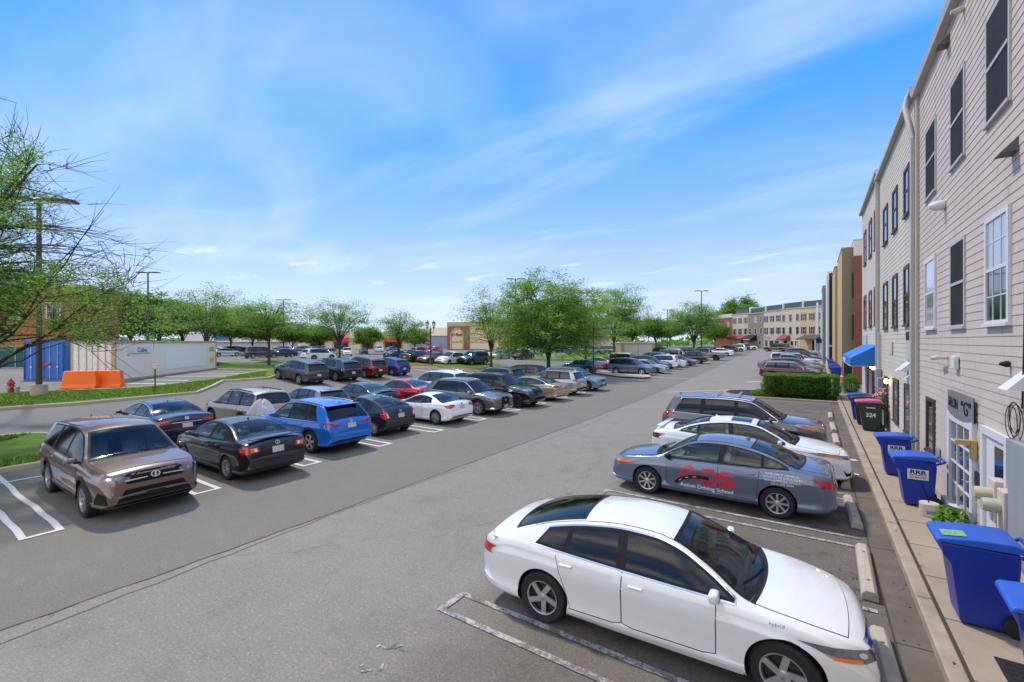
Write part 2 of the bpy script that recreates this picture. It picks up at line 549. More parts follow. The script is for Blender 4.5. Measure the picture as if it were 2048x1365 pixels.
class Form:
    """the outline of one car body: a smooth skin evaluated from a few curves"""

    def __init__(s, kind, L, W, H, **kw):
        p = dict(SHAPES[kind])
        p.update(kw)
        s.p, s.L, s.W, s.H = p, L, W, H
        s.top = pchip([(x * L, z * H) for x, z in p["top"]])
        s.belt = pchip([(x * L, z * H) for x, z in p["belt"]])
        s.bot = pchip([(x * L, z * H) for x, z in p["bot"]])
        s.tf, s.tr = p.get("tf", .74), p.get("tr", .82)
        s.drop = p.get("drop", .065)
        s.ghmax = max(s.top(x * L) - s.drop - s.belt(x * L) for x in (.4, .45, .5))

    def w(s, x):
        L, h = s.L, s.W / 2
        n, m = s.p.get("nl", .19) * L, s.p.get("rl", .11) * L
        if x > L - n:
            t = (x - L + n) / n
            return h * (s.tf + (1 - s.tf) * max(0, 1 - t ** 2.1) ** .62)
        if x < m:
            t = (m - x) / m
            return h * (s.tr + (1 - s.tr) * max(0, 1 - t ** 2.3) ** .6)
        return h

    def half(s, x):
        w, zt, zb = s.w(x), s.top(x), s.bot(x)
        drop = min(s.drop, max(.012, (zt - zb) * .12))
        zs = min(s.belt(x), zt - drop)
        gh = max(zt - drop - zs, .004)
        rw = s.W / 2 * s.p["roofw"]
        k = min(1, gh / s.ghmax)
        base = w * .925
        wr = (w * .895) * (1 - k) + min(rw, w * .86) * k
        pts = [(0, zb), (w * .6, zb)]
        pts += [(w * m, zb + (zs - zb) * t) for t, m in SIDE]
        for t in GH[1:]:
            pts.append((base + (wr - base) * t + .022 * k * math.sin(math.pi * t), zs + gh * t))
        for q in TOPS:
            pts.append((wr * q, zt - drop * q ** 2.2))
        return pts, wr, zs, drop

    def ring(s, x):
        h = s.half(x)[0]
        return h + [(-y, z) for y, z in h[-2:0:-1]]

    def xs(s, n):
        """stations: denser where the outline is steep and at the ends"""
        L = s.L
        N = 800
        acc, cum = 0, [0]
        for i in range(N):
            x0, x1 = L * i / N, L * (i + 1) / N
            d = math.hypot(x1 - x0, 1.5 * (s.top(x1) - s.top(x0)))
            d += 1.2 * abs(s.w(x1) - s.w(x0))
            acc += d
            cum.append(acc)
        out, j = [], 0
        for k in range(n + 1):
            t = acc * k / n
            while j < N - 1 and cum[j + 1] < t:
                j += 1
            f = (t - cum[j]) / max(1e-9, cum[j + 1] - cum[j])
            out.append(L * (j + f) / N)
        return out

    def skin(s, n):
        xs = s.xs(n)
        rings = []

        def shrunk(x, x2, k):
            rg = s.ring(x)
            zc = sum(p[1] for p in rg) / len(rg)
            return (x2, [(y * k, zc + (z - zc) * k) for y, z in rg])
        rings.append(shrunk(0, -.022, .82))
        rings.append(shrunk(0, -.012, .94))
        rings += [(x, s.ring(x)) for x in xs]
        rings.append(shrunk(s.L, s.L + .012, .94))
        rings.append(shrunk(s.L, s.L + .022, .80))
        m = len(rings[0][1])
        vs, fs = [], []
        for x, rg in rings:
            vs += [(x - s.L / 2, y, z) for y, z in rg]
        for i in range(len(rings) - 1):
            for k in range(m):
                fs.append((i * m + k, (i + 1) * m + k, (i + 1) * m + (k + 1) % m, i * m + (k + 1) % m))
        fs.append(tuple(range(m)))
        fs.append(tuple((len(rings) - 1) * m + k for k in range(m))[::-1])
        return vs, fs

    def yside(s, x, z):
        h = s.half(x)[0][1:2 + len(SIDE) + len(GH) - 1]
        if z <= h[0][1]:
            return h[0][0]
        for (y0, z0), (y1, z1) in zip(h, h[1:]):
            if z0 <= z <= z1 and z1 > z0:
                return y0 + (y1 - y0) * (z - z0) / (z1 - z0)
        return h[-1][0]

    def ztop(s, x, y):
        pts, wr, zs, drop = s.half(x)
        q = min(1.0, abs(y) / wr)
        return s.top(x) - drop * q ** 2.2


def gridcut(poly, step):
    """flat polygon -> bmesh cut on a grid"""
    bm = bmesh.new()
    vs = [bm.verts.new((a, b, 0)) for a, b in poly]
    try:
        bm.faces.new(vs)
    except ValueError:
        bm.free()
        return None
    for ax in (0, 1):
        lo, hi = min(p[ax] for p in poly), max(p[ax] for p in poly)
        n = int((hi - lo) / step)
        for i in range(1, n + 1):
            c = lo + (hi - lo) * i / (n + 1)
            co, no = ((c, 0, 0), (1, 0, 0)) if ax == 0 else ((0, c, 0), (0, 1, 0))
            bmesh.ops.bisect_plane(bm, geom=list(bm.verts) + list(bm.edges) + list(bm.faces), plane_co=co, plane_no=no, dist=1e-6)
    bm.verts.index_update()
    v = [w.co[:2] for w in bm.verts]
    f = [[w.index for w in q.verts] for q in bm.faces]
    bm.free()
    return v, f


def clip(poly, a, b):
    """keep the part of a polygon to the left of the line a->b"""
    out = []
    sd = lambda p: (b[0] - a[0]) * (p[1] - a[1]) - (b[1] - a[1]) * (p[0] - a[0])
    for i in range(len(poly)):
        p, q = poly[i], poly[(i + 1) % len(poly)]
        sp, sq = sd(p), sd(q)
        if sp >= 0:
            out.append(p)
        if sp * sq < 0:
            t = sp / (sp - sq)
            out.append((p[0] + (q[0] - p[0]) * t, p[1] + (q[1] - p[1]) * t))
    return out


def grow(poly, d):
    """push a polygon outward (counter-clockwise or not)"""
    A = sum(poly[i][0] * poly[(i + 1) % len(poly)][1] - poly[(i + 1) % len(poly)][0] * poly[i][1] for i in range(len(poly)))
    sgn = 1 if A > 0 else -1
    out = []
    n = len(poly)
    for i in range(n):
        p0, p, p1 = Vector(poly[i - 1]), Vector(poly[i]), Vector(poly[(i + 1) % n])
        e0, e1 = (p - p0), (p1 - p)
        if e0.length < 1e-7 or e1.length < 1e-7:
            out.append(tuple(p))
            continue
        n0 = Vector((e0.y, -e0.x)).normalized()
        n1 = Vector((e1.y, -e1.x)).normalized()
        b = n0 + n1
        b = b.normalized() if b.length > 1e-5 else n0
        k = 1 / max(.45, b.dot(n0))
        out.append(tuple(p + b * d * k * sgn))
    return out


def rounded(poly, r=.02, n=3):
    out = []
    m = len(poly)
    for i in range(m):
        p0, p, p1 = Vector(poly[i - 1]), Vector(poly[i]), Vector(poly[(i + 1) % m])
        a, b = (p0 - p), (p1 - p)
        ra, rb = min(r, a.length * .45), min(r, b.length * .45)
        a, b = p + a.normalized() * ra, p + b.normalized() * rb
        for k in range(n + 1):
            t = k / n
            q = a * (1 - t) ** 2 + p * 2 * t * (1 - t) + b * t * t
            out.append((q.x, q.y))
    return out


RIMS = {}


def wheel_mesh(style, Rw, wd, rim_mat):
    """tyre and rim meshes, axle on Y, outer face towards +Y"""
    key = (style, round(Rw, 3), rim_mat.name)
    if key in RIMS:
        return RIMS[key]
    n = 28
    rr = Rw * (.66 if style != "steel" else .62)
    ty = MB()
    ty.lathe([(rr, -wd / 2 + .015), (Rw * .90, -wd / 2), (Rw * .985, -wd / 2 + .03), (Rw, -wd / 4), (Rw, wd / 4), (Rw * .985, wd / 2 - .03), (Rw * .90, wd / 2), (rr, wd / 2 - .012), (rr * .97, wd / 2 - .04), (rr * .97, -wd / 2 + .04)], n, 'Y', closed=True)
    t = ty.build("tyre", M_TYRE)
    me_t = t.data
    bpy.data.objects.remove(t)
    rm = MB()
    y = wd / 2 - .022
    rm.lathe([(rr * 1.0, y + .012), (rr * .93, y + .008), (rr * .90, y - .03)], n, 'Y')
    rm.lathe([(rr * .93, y - .055), (.001, y - .055)], n, 'Y', mi=1)
    cnt, w0, w1, tw, fork = {"five": (5, .34, .24, 0, 0), "twist": (5, .30, .30, .45, 0), "ten": (10, .13, .10, 0, 0), "eight": (8, .17, .20, 0, 0), "multi": (7, .12, .12, .0, .16), "split": (5, .14, .12, 0, .24), "steel": (9, .2, .2, 0, 0)}[style]
    for i in range(cnt):
        a0 = 2 * math.pi * i / cnt + .2
        for da in ((-fork, fork) if fork else (0,)):
            c0, s0 = math.cos(a0), math.sin(a0)
            c1, s1 = math.cos(a0 + da + tw), math.sin(a0 + da + tw)
            p0, p1 = Vector((c0, s0)) * rr * .16, Vector((c1, s1)) * rr * .94
            d = (p1 - p0).normalized()
            e = Vector((-d.y, d.x))
            a, b = e * rr * w0 * .5, e * rr * w1 * .5
            yo, yi = y + .004, y - .03
            q = [p0 - a, p0 + a, p1 + b, p1 - b]
            vs = [(v.x, yo - (.012 if k < 2 else 0), v.y) for k, v in enumerate(q)] + [(v.x, yi, v.y) for v in q]
            rm.add(vs, [(0, 1, 2, 3), (4, 7, 6, 5), (0, 4, 5, 1), (1, 5, 6, 2), (2, 6, 7, 3), (3, 7, 4, 0)])
    rm.lathe([(rr * .22, y - .03), (rr * .22, y - .006), (rr * .10, y + .002), (.001, y + .002)], 16, 'Y')
    o = rm.build("rim", [rim_mat, M_RIM_DARK], smooth=True, angle=30)
    me_r = o.data
    bpy.data.objects.remove(o)
    RIMS[key] = (me_t, me_r)
    return RIMS[key]


class Car:
    def __init__(s, name, kind, L, W, H, wb, fo, Rw, body, detail=2, rim="five", rim_mat=None, glass=None, rear_glass=None, **kw):
        s.fm = Form(kind, L, W, H, **{k: v for k, v in kw.items() if k in ("top", "belt", "bot", "rg", "ws", "dlo", "cuts", "doors", "roofw", "tf", "tr", "nl", "rl", "drop")})
        s.kind, s.L, s.W, s.H, s.Rw, s.kw, s.detail = kind, L, W, H, Rw, kw, detail
        s.fx = L / 2 - fo
        s.rx = s.fx - wb
        s.paint = body
        s.glass = glass or M_GLASS
        s.root = bpy.data.objects.new(name, None)
        s.root.empty_display_size = .3
        link(s.root)
        n = {3: 84, 2: 64, 1: 40, 0: 30}[detail]
        vs, fs = s.fm.skin(n)
        s.bvh = BVHTree.FromPolygons(vs, fs)
        o = mesh_obj("body", vs, fs, [body, M_DARK], s.root)
        bm = bmesh.new()
        bm.from_mesh(o.data)
        bmesh.ops.recalc_face_normals(bm, faces=bm.faces)
        bm.to_mesh(o.data)
        bm.free()
        cut = MB()
        for ax in (s.fx, s.rx):
            for sg in (-1, 1):
                y0, y1 = sorted((sg * (W / 2 - .34), sg * (W / 2 + .3)))
                cut.lathe([(.001, y0), (Rw * 1.11, y0), (Rw * 1.11, y1), (.001, y1)], 40 if detail > 1 else 24, 'Y', mi=0, M=Matrix.Translation((ax, 0, Rw + .015)))
        c = cut.build("cutter", M_DARK)
        c.data.materials.clear()
        c.data.materials.append(body)
        c.data.materials.append(M_DARK)
        c.data.polygons.foreach_set("material_index", [1] * len(c.data.polygons))
        md = o.modifiers.new("wells", 'BOOLEAN')
        md.operation = 'DIFFERENCE'
        md.solver = 'EXACT'
        md.object = c
        dg = bpy.context.evaluated_depsgraph_get()
        me = bpy.data.meshes.new_from_object(o.evaluated_get(dg))
        o.modifiers.clear()
        o.data = me
        me.name = "body"
        bpy.data.objects.remove(c)
        me.polygons.foreach_set("use_smooth", [True] * len(me.polygons))
        me.set_sharp_from_angle(angle=R(38))
        s.body = o
        if detail >= 3:
            s.cabin()
        s.wheels(rim, rim_mat or M_RIM)
        s.windows(rear_glass)
        s.extras()

    # -- projections
    def side(s, name, poly, off, m, sides=(1, -1), parent=None, step=.14):
        """poly in (x from the tail, z)"""
        g = gridcut(poly, step)
        out = []
        if not g:
            return out
        for sg in sides:
            vs = [(x - s.L / 2, sg * (s.fm.yside(min(max(x, 0), s.L), z) + off), z) for x, z in g[0]]
            fs = [f if sg < 0 else f[::-1] for f in g[1]]
            o = mesh_obj(name, vs, fs, m, parent or s.root, smooth=True)
            s.fixn(o, (0, sg, 0.1))
            out.append(o)
        return out

    def outline(s, name, poly, d0, d1, off, m):
        """thin line round a flank panel"""
        P = []
        for i in range(len(poly)):
            a, b = poly[i - 1], poly[i]
            k = max(1, int(math.hypot(b[0] - a[0], b[1] - a[1]) / .05))
            P += [(a[0] + (b[0] - a[0]) * q / k, a[1] + (b[1] - a[1]) * q / k) for q in range(k)]
        P = [p for i, p in enumerate(P) if math.hypot(p[0] - P[i - 1][0], p[1] - P[i - 1][1]) > 1e-4]
        p0, p1 = grow(P, d0), grow(P, d1)
        n = len(P)
        for sg in (1, -1):
            vs = [(x - s.L / 2, sg * (s.fm.yside(min(max(x, 0), s.L), z) + off), z) for x, z in p0 + p1]
            o = mesh_obj(name, vs, [(i, (i + 1) % n, n + (i + 1) % n, n + i) for i in range(n)], m, s.root)
            s.fixn(o, (0, sg, .1))

    def fixn(s, o, d):
        me = o.data
        d = Vector(d)
        if sum(1 if p.normal.dot(d) > 0 else -1 for p in me.polygons) < 0:
            me.flip_normals()

    def shell(s, name, x0, x1, my, off, m, n=12, k=10, parent=None, yr=(-1, 1), bow0=0.0, bow1=0.0):
        """patch of the top skin between two stations, inset my from the pillar edge"""
        fm = s.fm
        N = 200
        acc, cum = 0, [0]
        for i in range(N):
            a, b = x0 + (x1 - x0) * i / N, x0 + (x1 - x0) * (i + 1) / N
            acc += math.hypot(b - a, fm.top(b) - fm.top(a))
            cum.append(acc)
        vs, fs = [], []
        for i in range(n + 1):
            t = acc * i / n
            j = max(q for q in range(N) if cum[q] <= t + 1e-9)
            f = (t - cum[j]) / max(1e-9, cum[j + 1] - cum[j])
            x = x0 + (x1 - x0) * (j + min(1, f)) / N
            wr = fm.half(x)[1] - my
            e = .004
            sl = (fm.top(min(x + e, s.L)) - fm.top(max(x - e, 0))) / (2 * e)
            nx, nz = -sl / math.hypot(1, sl), 1 / math.hypot(1, sl)
            for j2 in range(k + 1):
                q = yr[0] + (yr[1] - yr[0]) * j2 / k
                y = wr * q
                t2 = (x - x0) / (x1 - x0)
                xx = x + bow0 * (1 - q * q) * (1 - t2) ** 2 + bow1 * (1 - q * q) * t2 ** 2
                vs.append((xx - s.L / 2 + nx * off, y, fm.ztop(xx, y) + nz * off))
        for i in range(n):
            for j2 in range(k):
                a = i * (k + 1) + j2
                fs.append((a, a + 1, a + k + 2, a + k + 1))
        o = mesh_obj(name, vs, fs, m, parent or s.root, smooth=True)
        s.fixn(o, (0, 0, 1))
        return o

    def face(s, name, poly, off, m, end=1, parent=None, step=.09, d=None, mirror=False):
        """poly in (y, z) laid on the nose (end=1) or the tail (end=-1)"""
        outs = []
        for mir in ((1, -1) if mirror else (1,)):
            g = gridcut([(y * mir, z) for y, z in poly], step)
            if not g:
                continue
            vs = []
            for y, z in g[0]:
                dr = Vector((-end, 0, 0)) if d is None else Vector((-end * d[0], -d[1] * mir, 0)).normalized()
                org = Vector((end * s.L / 2, y, z)) - dr * 2.0
                hit, no, _i, _d = s.bvh.ray_cast(org, dr)
                if hit is None:
                    hit, no, _i, _d = s.bvh.find_nearest(Vector((end * (s.L / 2 - .05), y, z)))
                if no.dot(dr) > 0:
                    no = -no
                p = hit + no * off
                vs.append(p[:])
            o = mesh_obj(name, vs, g[1], m, parent or s.root, smooth=True)
            s.fixn(o, (end, 0, 0))
            outs.append(o)
        return outs if mirror else (outs[0] if outs else None)

    # -- parts
    def wheels(s, rim, rim_mat):
        wd = .225 if s.kind not in ("pickup", "boxy") else .26
        mt, mr = wheel_mesh(rim, s.Rw, wd, rim_mat)
        for ax in (s.fx, s.rx):
            for sg in (1, -1):
                t = bpy.data.objects.new("wheel", mt)
                link(t, s.root)
                t.location = (ax, sg * (s.W / 2 - wd / 2 - .015), s.Rw)
                steer = s.kw.get("steer", 0) if ax == s.fx else 0
                t.rotation_euler = (0, 0, (0 if sg > 0 else math.pi) + steer)
                r = bpy.data.objects.new("rim", mr)
                link(r, t)
                r.rotation_euler = (0, .37 * (ax > 0) + .2 * sg, 0)

    def dlo(s):
        fm, L, H = s.fm, s.L, s.H
        xb, xt, xf = [v * L for v in fm.p["dlo"]]
        lo, up = [], []
        N = 44
        for i in range(N + 1):
            x = min(xb, xt) + (xf - min(xb, xt)) * i / N
            zl = fm.half(x)[2] + .028
            zu = fm.top(x) - fm.drop - .028 - .012
            lo.append((x, zl))
            up.append((x, zu))
        keep = [i for i in range(N + 1) if up[i][1] - lo[i][1] > .012]
        lo, up = [lo[i] for i in keep], [up[i] for i in keep]
        poly = lo + up[::-1]
        zb, zt = fm.belt(xb) + .0, s.H * .97
        poly = clip(poly, (xt, zt), (xb, zb)) if True else poly
        return poly

    def pieces(s):
        """side glass outlines, front to back, and the pillars between them"""
        fm, L = s.fm, s.L
        base = s.dlo()
        if len(base) < 3:
            return base, [], []
        cuts = sorted([(a * L, b * L, w) for a, b, w in fm.p["cuts"]], reverse=True)
        z0, z1 = fm.H * .55, fm.H * .97
        rem, out, posts = base, [], []
        for a, b, w in cuts:
            hw = w * L / 2
            xa = lambda z, sh: a + (b - a) * (z - z0) / (z1 - z0) + sh
            out.append(clip(rem, (xa(z1, hw), z1), (xa(z0, hw), z0)))
            back = clip(rem, (xa(z0, hw), z0), (xa(z1, hw), z1))
            posts.append(clip(back, (xa(z1, -hw), z1), (xa(z0, -hw), z0)))
            rem = clip(rem, (xa(z0, -hw), z0), (xa(z1, -hw), z1))
        out.append(rem)
        return base, [p for p in out if len(p) > 2], [p for p in posts if len(p) > 2]

    def carve(s, cut, mi=1):
        c = cut.build("cutter", M_DARK)
        c.data.materials.clear()
        for m in s.body.data.materials:
            c.data.materials.append(m)
        c.data.polygons.foreach_set("material_index", [mi] * len(c.data.polygons))
        md = s.body.modifiers.new("cut", 'BOOLEAN')
        md.operation = 'DIFFERENCE'
        md.solver = 'EXACT'
        md.object = c
        dg = bpy.context.evaluated_depsgraph_get()
        me = bpy.data.meshes.new_from_object(s.body.evaluated_get(dg))
        s.body.modifiers.clear()
        old = s.body.data
        s.body.data = me
        me.name = "body"
        bpy.data.meshes.remove(old)
        bpy.data.objects.remove(c)

    def grid(s, x0, x1, my, off, n, k, bow0, bow1):
        fm = s.fm
        N = 200
        acc, cum = 0, [0]
        for i in range(N):
            a, b = x0 + (x1 - x0) * i / N, x0 + (x1 - x0) * (i + 1) / N
            acc += math.hypot(b - a, fm.top(b) - fm.top(a))
            cum.append(acc)
        vs = []
        for i in range(n + 1):
            t = acc * i / n
            j = max(q for q in range(N) if cum[q] <= t + 1e-9)
            f = (t - cum[j]) / max(1e-9, cum[j + 1] - cum[j]) if j < N else 0
            x = x0 + (x1 - x0) * (j + min(1, f)) / N
            wr = fm.half(x)[1] - my
            e = .004
            sl = (fm.top(min(x + e, s.L)) - fm.top(max(x - e, 0))) / (2 * e)
            nx, nz = -sl / math.hypot(1, sl), 1 / math.hypot(1, sl)
            for j2 in range(k + 1):
                q = -1 + 2 * j2 / k
                t2 = (x - x0) / (x1 - x0)
                xx = x + bow0 * (1 - q * q) * (1 - t2) ** 2 + bow1 * (1 - q * q) * t2 ** 2
                vs.append((xx - s.L / 2 + nx * off, wr * q, fm.ztop(xx, wr * q) + nz * off))
        return vs

    def slab(s, x0, x1, my, bow0, bow1, up=.05, down=-.16, n=10, k=8):
        a = s.grid(x0, x1, my, up, n, k, bow0, bow1)
        b = s.grid(x0, x1, my, down, n, k, bow0, bow1)
        m = k + 1
        N = len(a)
        fs = []
        for i in range(n):
            for j in range(k):
                q = i * m + j
                fs.append((q, q + m, q + m + 1, q + 1))
                fs.append((N + q, N + q + 1, N + q + m + 1, N + q + m))
        ring = [j for j in range(k + 1)] + [i * m + k for i in range(1, n + 1)] + [n * m + j for j in range(k - 1, -1, -1)] + [i * m for i in range(n - 1, 0, -1)]
        for q in range(len(ring)):
            c, d = ring[q], ring[(q + 1) % len(ring)]
            fs.append((c, d, N + d, N + c))
        return MB().add(a + b, fs)

    def ringpatch(s, name, x0, x1, my, grow_x, grow_y, off, m, bow0, bow1, n=12, k=10):
        a = s.grid(x0, x1, my, off, n, k, bow0, bow1)
        b = s.grid(x0 - grow_x, x1 + grow_x, my - grow_y, off, n, k, bow0, bow1)
        mm = k + 1
        ring = [j for j in range(k + 1)] + [i * mm + k for i in range(1, n + 1)] + [n * mm + j for j in range(k - 1, -1, -1)] + [i * mm for i in range(n - 1, 0, -1)]
        R_ = len(ring)
        vs = [a[i] for i in ring] + [b[i] for i in ring]
        fs = [(q, (q + 1) % R_, R_ + (q + 1) % R_, R_ + q) for q in range(R_)]
        o = mesh_obj(name, vs, fs, m, s.root, smooth=True)
        s.fixn(o, (0, 0, 1))
        return o

    def cabin(s):
        """hollow the cabin and open the window apertures, then furnish it"""
        fm, L, W, H, k = s.fm, s.L, s.W, s.H, s.kw
        me = s.body.data
        me.materials.append(M_CABIN)
        base, wins, posts = s.pieces()
        a, b = fm.p["ws"]
        r0, r1 = fm.p["rg"]
        low = s.kind in ("sedan", "fastback", "coupe", "prius")
        yin = W / 2 * fm.p["roofw"] - .035
        floor = .36 * H
        # cabin volume, held under the roof skin
        xs = [L * (r0 + (.06 if low else .035)) + (b * L - .10 - L * (r0 + (.06 if low else .035))) * i / 24 for i in range(25)]
        upper = [(x, fm.top(x) - fm.drop - .035) for x in xs]
        xr = xs[0]
        seat_x = max(xr + .05, L * .22)
        lower = [(b * L - .22, fm.half(b * L)[2] - .06), (b * L - .42, fm.half(b * L)[2] - .10), (b * L - .44, floor), (seat_x + .25, floor), (seat_x, fm.belt(seat_x) - .10), (xr, fm.half(xr)[2] - .035)]
        poly = [(x - L / 2, z) for x, z in upper + lower]
        s.carve(MB().prism(poly, -yin, yin, 'Y'), 2)
        mb = MB()
        for p in wins:
            q = [(x - L / 2, z) for x, z in p]
            mb.prism(q, yin - .14, W, 'Y')
            mb.prism(q, -W, -yin + .14, 'Y')
        s.carve(mb, 2)
        pm = k.get("pillar", .055)
        ri = k.get("rear_in", .06)
        bw = k.get("bow", .13)
        s.carve(s.slab(a * L + .012, b * L - .03, pm + .012, .03, bw), 2)
        lo = s.kind in ("sedan", "fastback", "coupe")
        s.carve(s.slab(r0 * L + .012, r1 * L - .012, ri + .012, -.10 if lo else 0, -.03 if lo else 0), 2)
        me = s.body.data
        me.polygons.foreach_set("use_smooth", [True] * len(me.polygons))
        me.set_sharp_from_angle(angle=R(38))
        # seats, wheel
        sm = k.get("seat_mat") or M_SEAT
        fx = (fm.p["cuts"][0][0]) * L - L / 2 + .06
        for sg in (1, -1):
            m2 = MB()
            m2.cbox(fx - .12, fx + .40, sg * .36 - .24, sg * .36 + .24, floor + .02, floor + .22, .05)
            T = Matrix.Translation((fx - .10, sg * .36, floor + .18)) @ Matrix.Rotation(R(-14), 4, 'Y')
            m2.cbox(-.07, .07, -.23, .23, 0, H * .33, .05, M=T)
            m2.cbox(-.05, .05, -.12, .12, H * .335, H * .44, .04, M=T)
            m2.build("front_seat", sm, s.root, smooth=True, angle=50)
        if s.kind != "coupe":
            m2 = MB()
            T = Matrix.Translation((seat_x + .22 - L / 2, 0, floor + .1)) @ Matrix.Rotation(R(-16), 4, 'Y')
            m2.cbox(-.07, .07, -.58, .58, 0, H * .33, .05, M=T)
            for yy in (-.36, .36):
                m2.cbox(-.05, .05, yy - .11, yy + .11, H * .335, H * .42, .035, M=T)
            m2.build("rear_seat", sm, s.root, smooth=True, angle=50)
        wx = b * L - .50 - L / 2
        wz = fm.half(b * L)[2] - .01
        T = Matrix.Translation((wx, .37, wz)) @ Matrix.Rotation(R(68), 4, 'Y')
        MB().tube([tuple(T @ Vector((.18 * math.cos(t), .18 * math.sin(t), 0))) for t in [2 * math.pi * i / 20 for i in range(21)]], .014, 6).tube([tuple(T @ Vector((-.17, 0, 0))), tuple(T @ Vector((.17, 0, 0)))], .016, 5).build("steering_wheel", M_BLACK, s.root)

    def windows(s, rear_glass):
        fm, L, k = s.fm, s.L, s.kw
        base, wins, posts = s.pieces()
        if len(base) < 3:
            return
        see = s.detail >= 3
        clear = (lambda g, d: (M_TINT if g is M_GLASS or g is None else M_SEE) if see else g)
        n = len(base)

        def band(name, d0, d1, off, m):
            p0, p1 = grow(base, d0), grow(base, d1)
            for sg in (1, -1):
                vs = [(x - L / 2, sg * (fm.yside(min(max(x, 0), L), z) + off), z) for x, z in p0 + p1]
                fs = [(i, (i + 1) % n, n + (i + 1) % n, n + i) for i in range(n)]
                o = mesh_obj(name, vs, fs, m, s.root)
                s.fixn(o, (0, sg, .1))
        if see:
            if k.get("chrome_trim"):
                band("window_trim", .012, .030, .006, M_CHROME)
            band("window_frame", -.012, .014, .0065, M_BLACK)
            for p in posts:
                s.side("pillar_cover", p, .0055, M_BLACK)
        else:
            if k.get("chrome_trim"):
                s.side("window_trim", grow(base, .030), .0025, M_CHROME)
            s.side("window_frame", grow(base, .016), .0045, M_BLACK)
        for i, p in enumerate(wins):
            g = rear_glass if (i >= 1 and rear_glass) else s.glass
            s.side("window", p, .0075 if not see else .004, clear(g, 0))
        a, b = fm.p["ws"]
        pm = k.get("pillar", .055)
        bw = k.get("bow", .13)
        low = s.kind in ("sedan", "fastback", "coupe")
        r0, r1 = fm.p["rg"]
        q0, q1 = (-.10, -.03) if low else (0, 0)
        ri = k.get("rear_in", .06)
        if see:
            s.ringpatch("windshield_frame", a * L + .03, b * L - .05, pm + .03, .045, .045, .0075, M_BLACK, .03, bw)
            s.shell("windshield", a * L, b * L - .01, pm, .005, M_SEE, bow0=.03, bow1=bw)
            s.ringpatch("rear_window_frame", r0 * L + .02, r1 * L - .02, ri + .02, .03, .035, .0075, M_BLACK, q0, q1)
            s.shell("rear_window", r0 * L, r1 * L, ri, .005, clear(k.get("back_glass") or rear_glass or s.glass, 0), bow0=q0, bow1=q1)
        else:
            s.shell("windshield_frame", a * L - .02, b * L + .03, pm - .02, .004, M_BLACK, bow0=.03, bow1=bw)
            s.shell("windshield", a * L, b * L, pm, .009, k.get("ws_glass") or s.glass, bow0=.03, bow1=bw)
            s.shell("rear_window_frame", r0 * L - .012, r1 * L + .012, .045, .004, M_BLACK, bow0=q0, bow1=q1)
            s.shell("rear_window", r0 * L, r1 * L, .06, .009, k.get("back_glass") or rear_glass or s.glass, bow0=q0, bow1=q1)

    def extras(s):
        fm, L, W, H, k = s.fm, s.L, s.W, s.H, s.kw
        hw = W / 2
        zb = fm.bot(L / 2)
        tall = s.kind in ("suv", "hatch", "van", "boxy", "pickup", "prius")
        low_ = s.kind in ("sedan", "fastback", "coupe")
        # doors
        if s.detail >= 2:
            for i, (a, b) in enumerate(fm.p["doors"]):
                x0, x1 = a * L, b * L
                poly = []
                for q in range(9):
                    x = x0 + (x1 - x0) * q / 8
                    poly.append((x, zb + .14 + (.02 if q in (0, 8) else 0)))
                poly += [(x1, fm.belt(x1) * .62 + .2)]
                for q in range(8, -1, -1):
                    x = x0 + (x1 - x0) * q / 8
                    poly.append((x, fm.half(x)[2] - .004))
                # keep clear of the rear wheel arch
                if x0 < s.rx + L / 2 + s.Rw * 1.2:
                    cx, r = s.rx + L / 2, s.Rw * 1.2
                    new = []
                    for x, z in poly:
                        d = math.hypot(x - cx, z - s.Rw)
                        if d < r:
                            t = math.atan2(z - s.Rw, x - cx)
                            x, z = cx + r * math.cos(t), s.Rw + r * math.sin(t)
                        new.append((x, z))
                    poly = new
                stp = .055 if s.detail >= 3 else .09
                s.outline("door_gap", poly, .0002, .0085, .0045, M_DARK)
                ds = s.side("door", poly, .0062, s.paint, step=stp)
                hx, hz = x0 + .16, fm.belt((a + b) / 2 * L) - .11
                for d, sg in zip(ds, (1, -1)):
                    y = fm.yside(hx, hz)
                    mb = MB().cbox(hx - .085 - L / 2, hx + .085 - L / 2, y - .004, y + .034, hz - .014, hz + .014, .012)
                    mb.v = [(x, sg * yy, z) for x, yy, z in mb.v]
                    mb.build("door_handle", k.get("handle_mat") or s.paint, d, smooth=True, angle=60)
        # sill, arches and lower cladding
        clad = k.get("clad")
        x0, x1 = s.rx + L / 2 + s.Rw * 1.14, s.fx + L / 2 - s.Rw * 1.14
        if clad:
            s.side("sill_cladding", [(x0, zb + .015), (x1, zb + .015), (x1, zb + clad), (x0, zb + clad)], .010, M_CLAD, step=.2)
            for ax in (s.fx, s.rx):
                cx, cz = ax + L / 2, s.Rw + .015
                r0, r1 = s.Rw * 1.105, s.Rw * 1.105 + .075
                for sg in (1, -1):
                    vs, fs = [], []
                    N = 22
                    for i in range(N + 1):
                        t = -.28 + (math.pi + .56) * i / N
                        for r in (r0, r0 + .02, r1):
                            x, z = cx + r * math.cos(t), cz + r * math.sin(t)
                            z = max(z, fm.bot(min(max(x, 0), L)) + .005)
                            vs.append((x - L / 2, sg * (fm.yside(min(max(x, 0), L), z) + (.004 if r == r1 else .018)), z))
                    for i in range(N):
                        for j in (0, 1):
                            a = i * 3 + j
                            fs.append((a, a + 1, a + 4, a + 3))
                    o = mesh_obj("arch_cladding", vs, fs, M_CLAD, s.root, smooth=True)
                    s.fixn(o, (0, sg, .01))
        else:
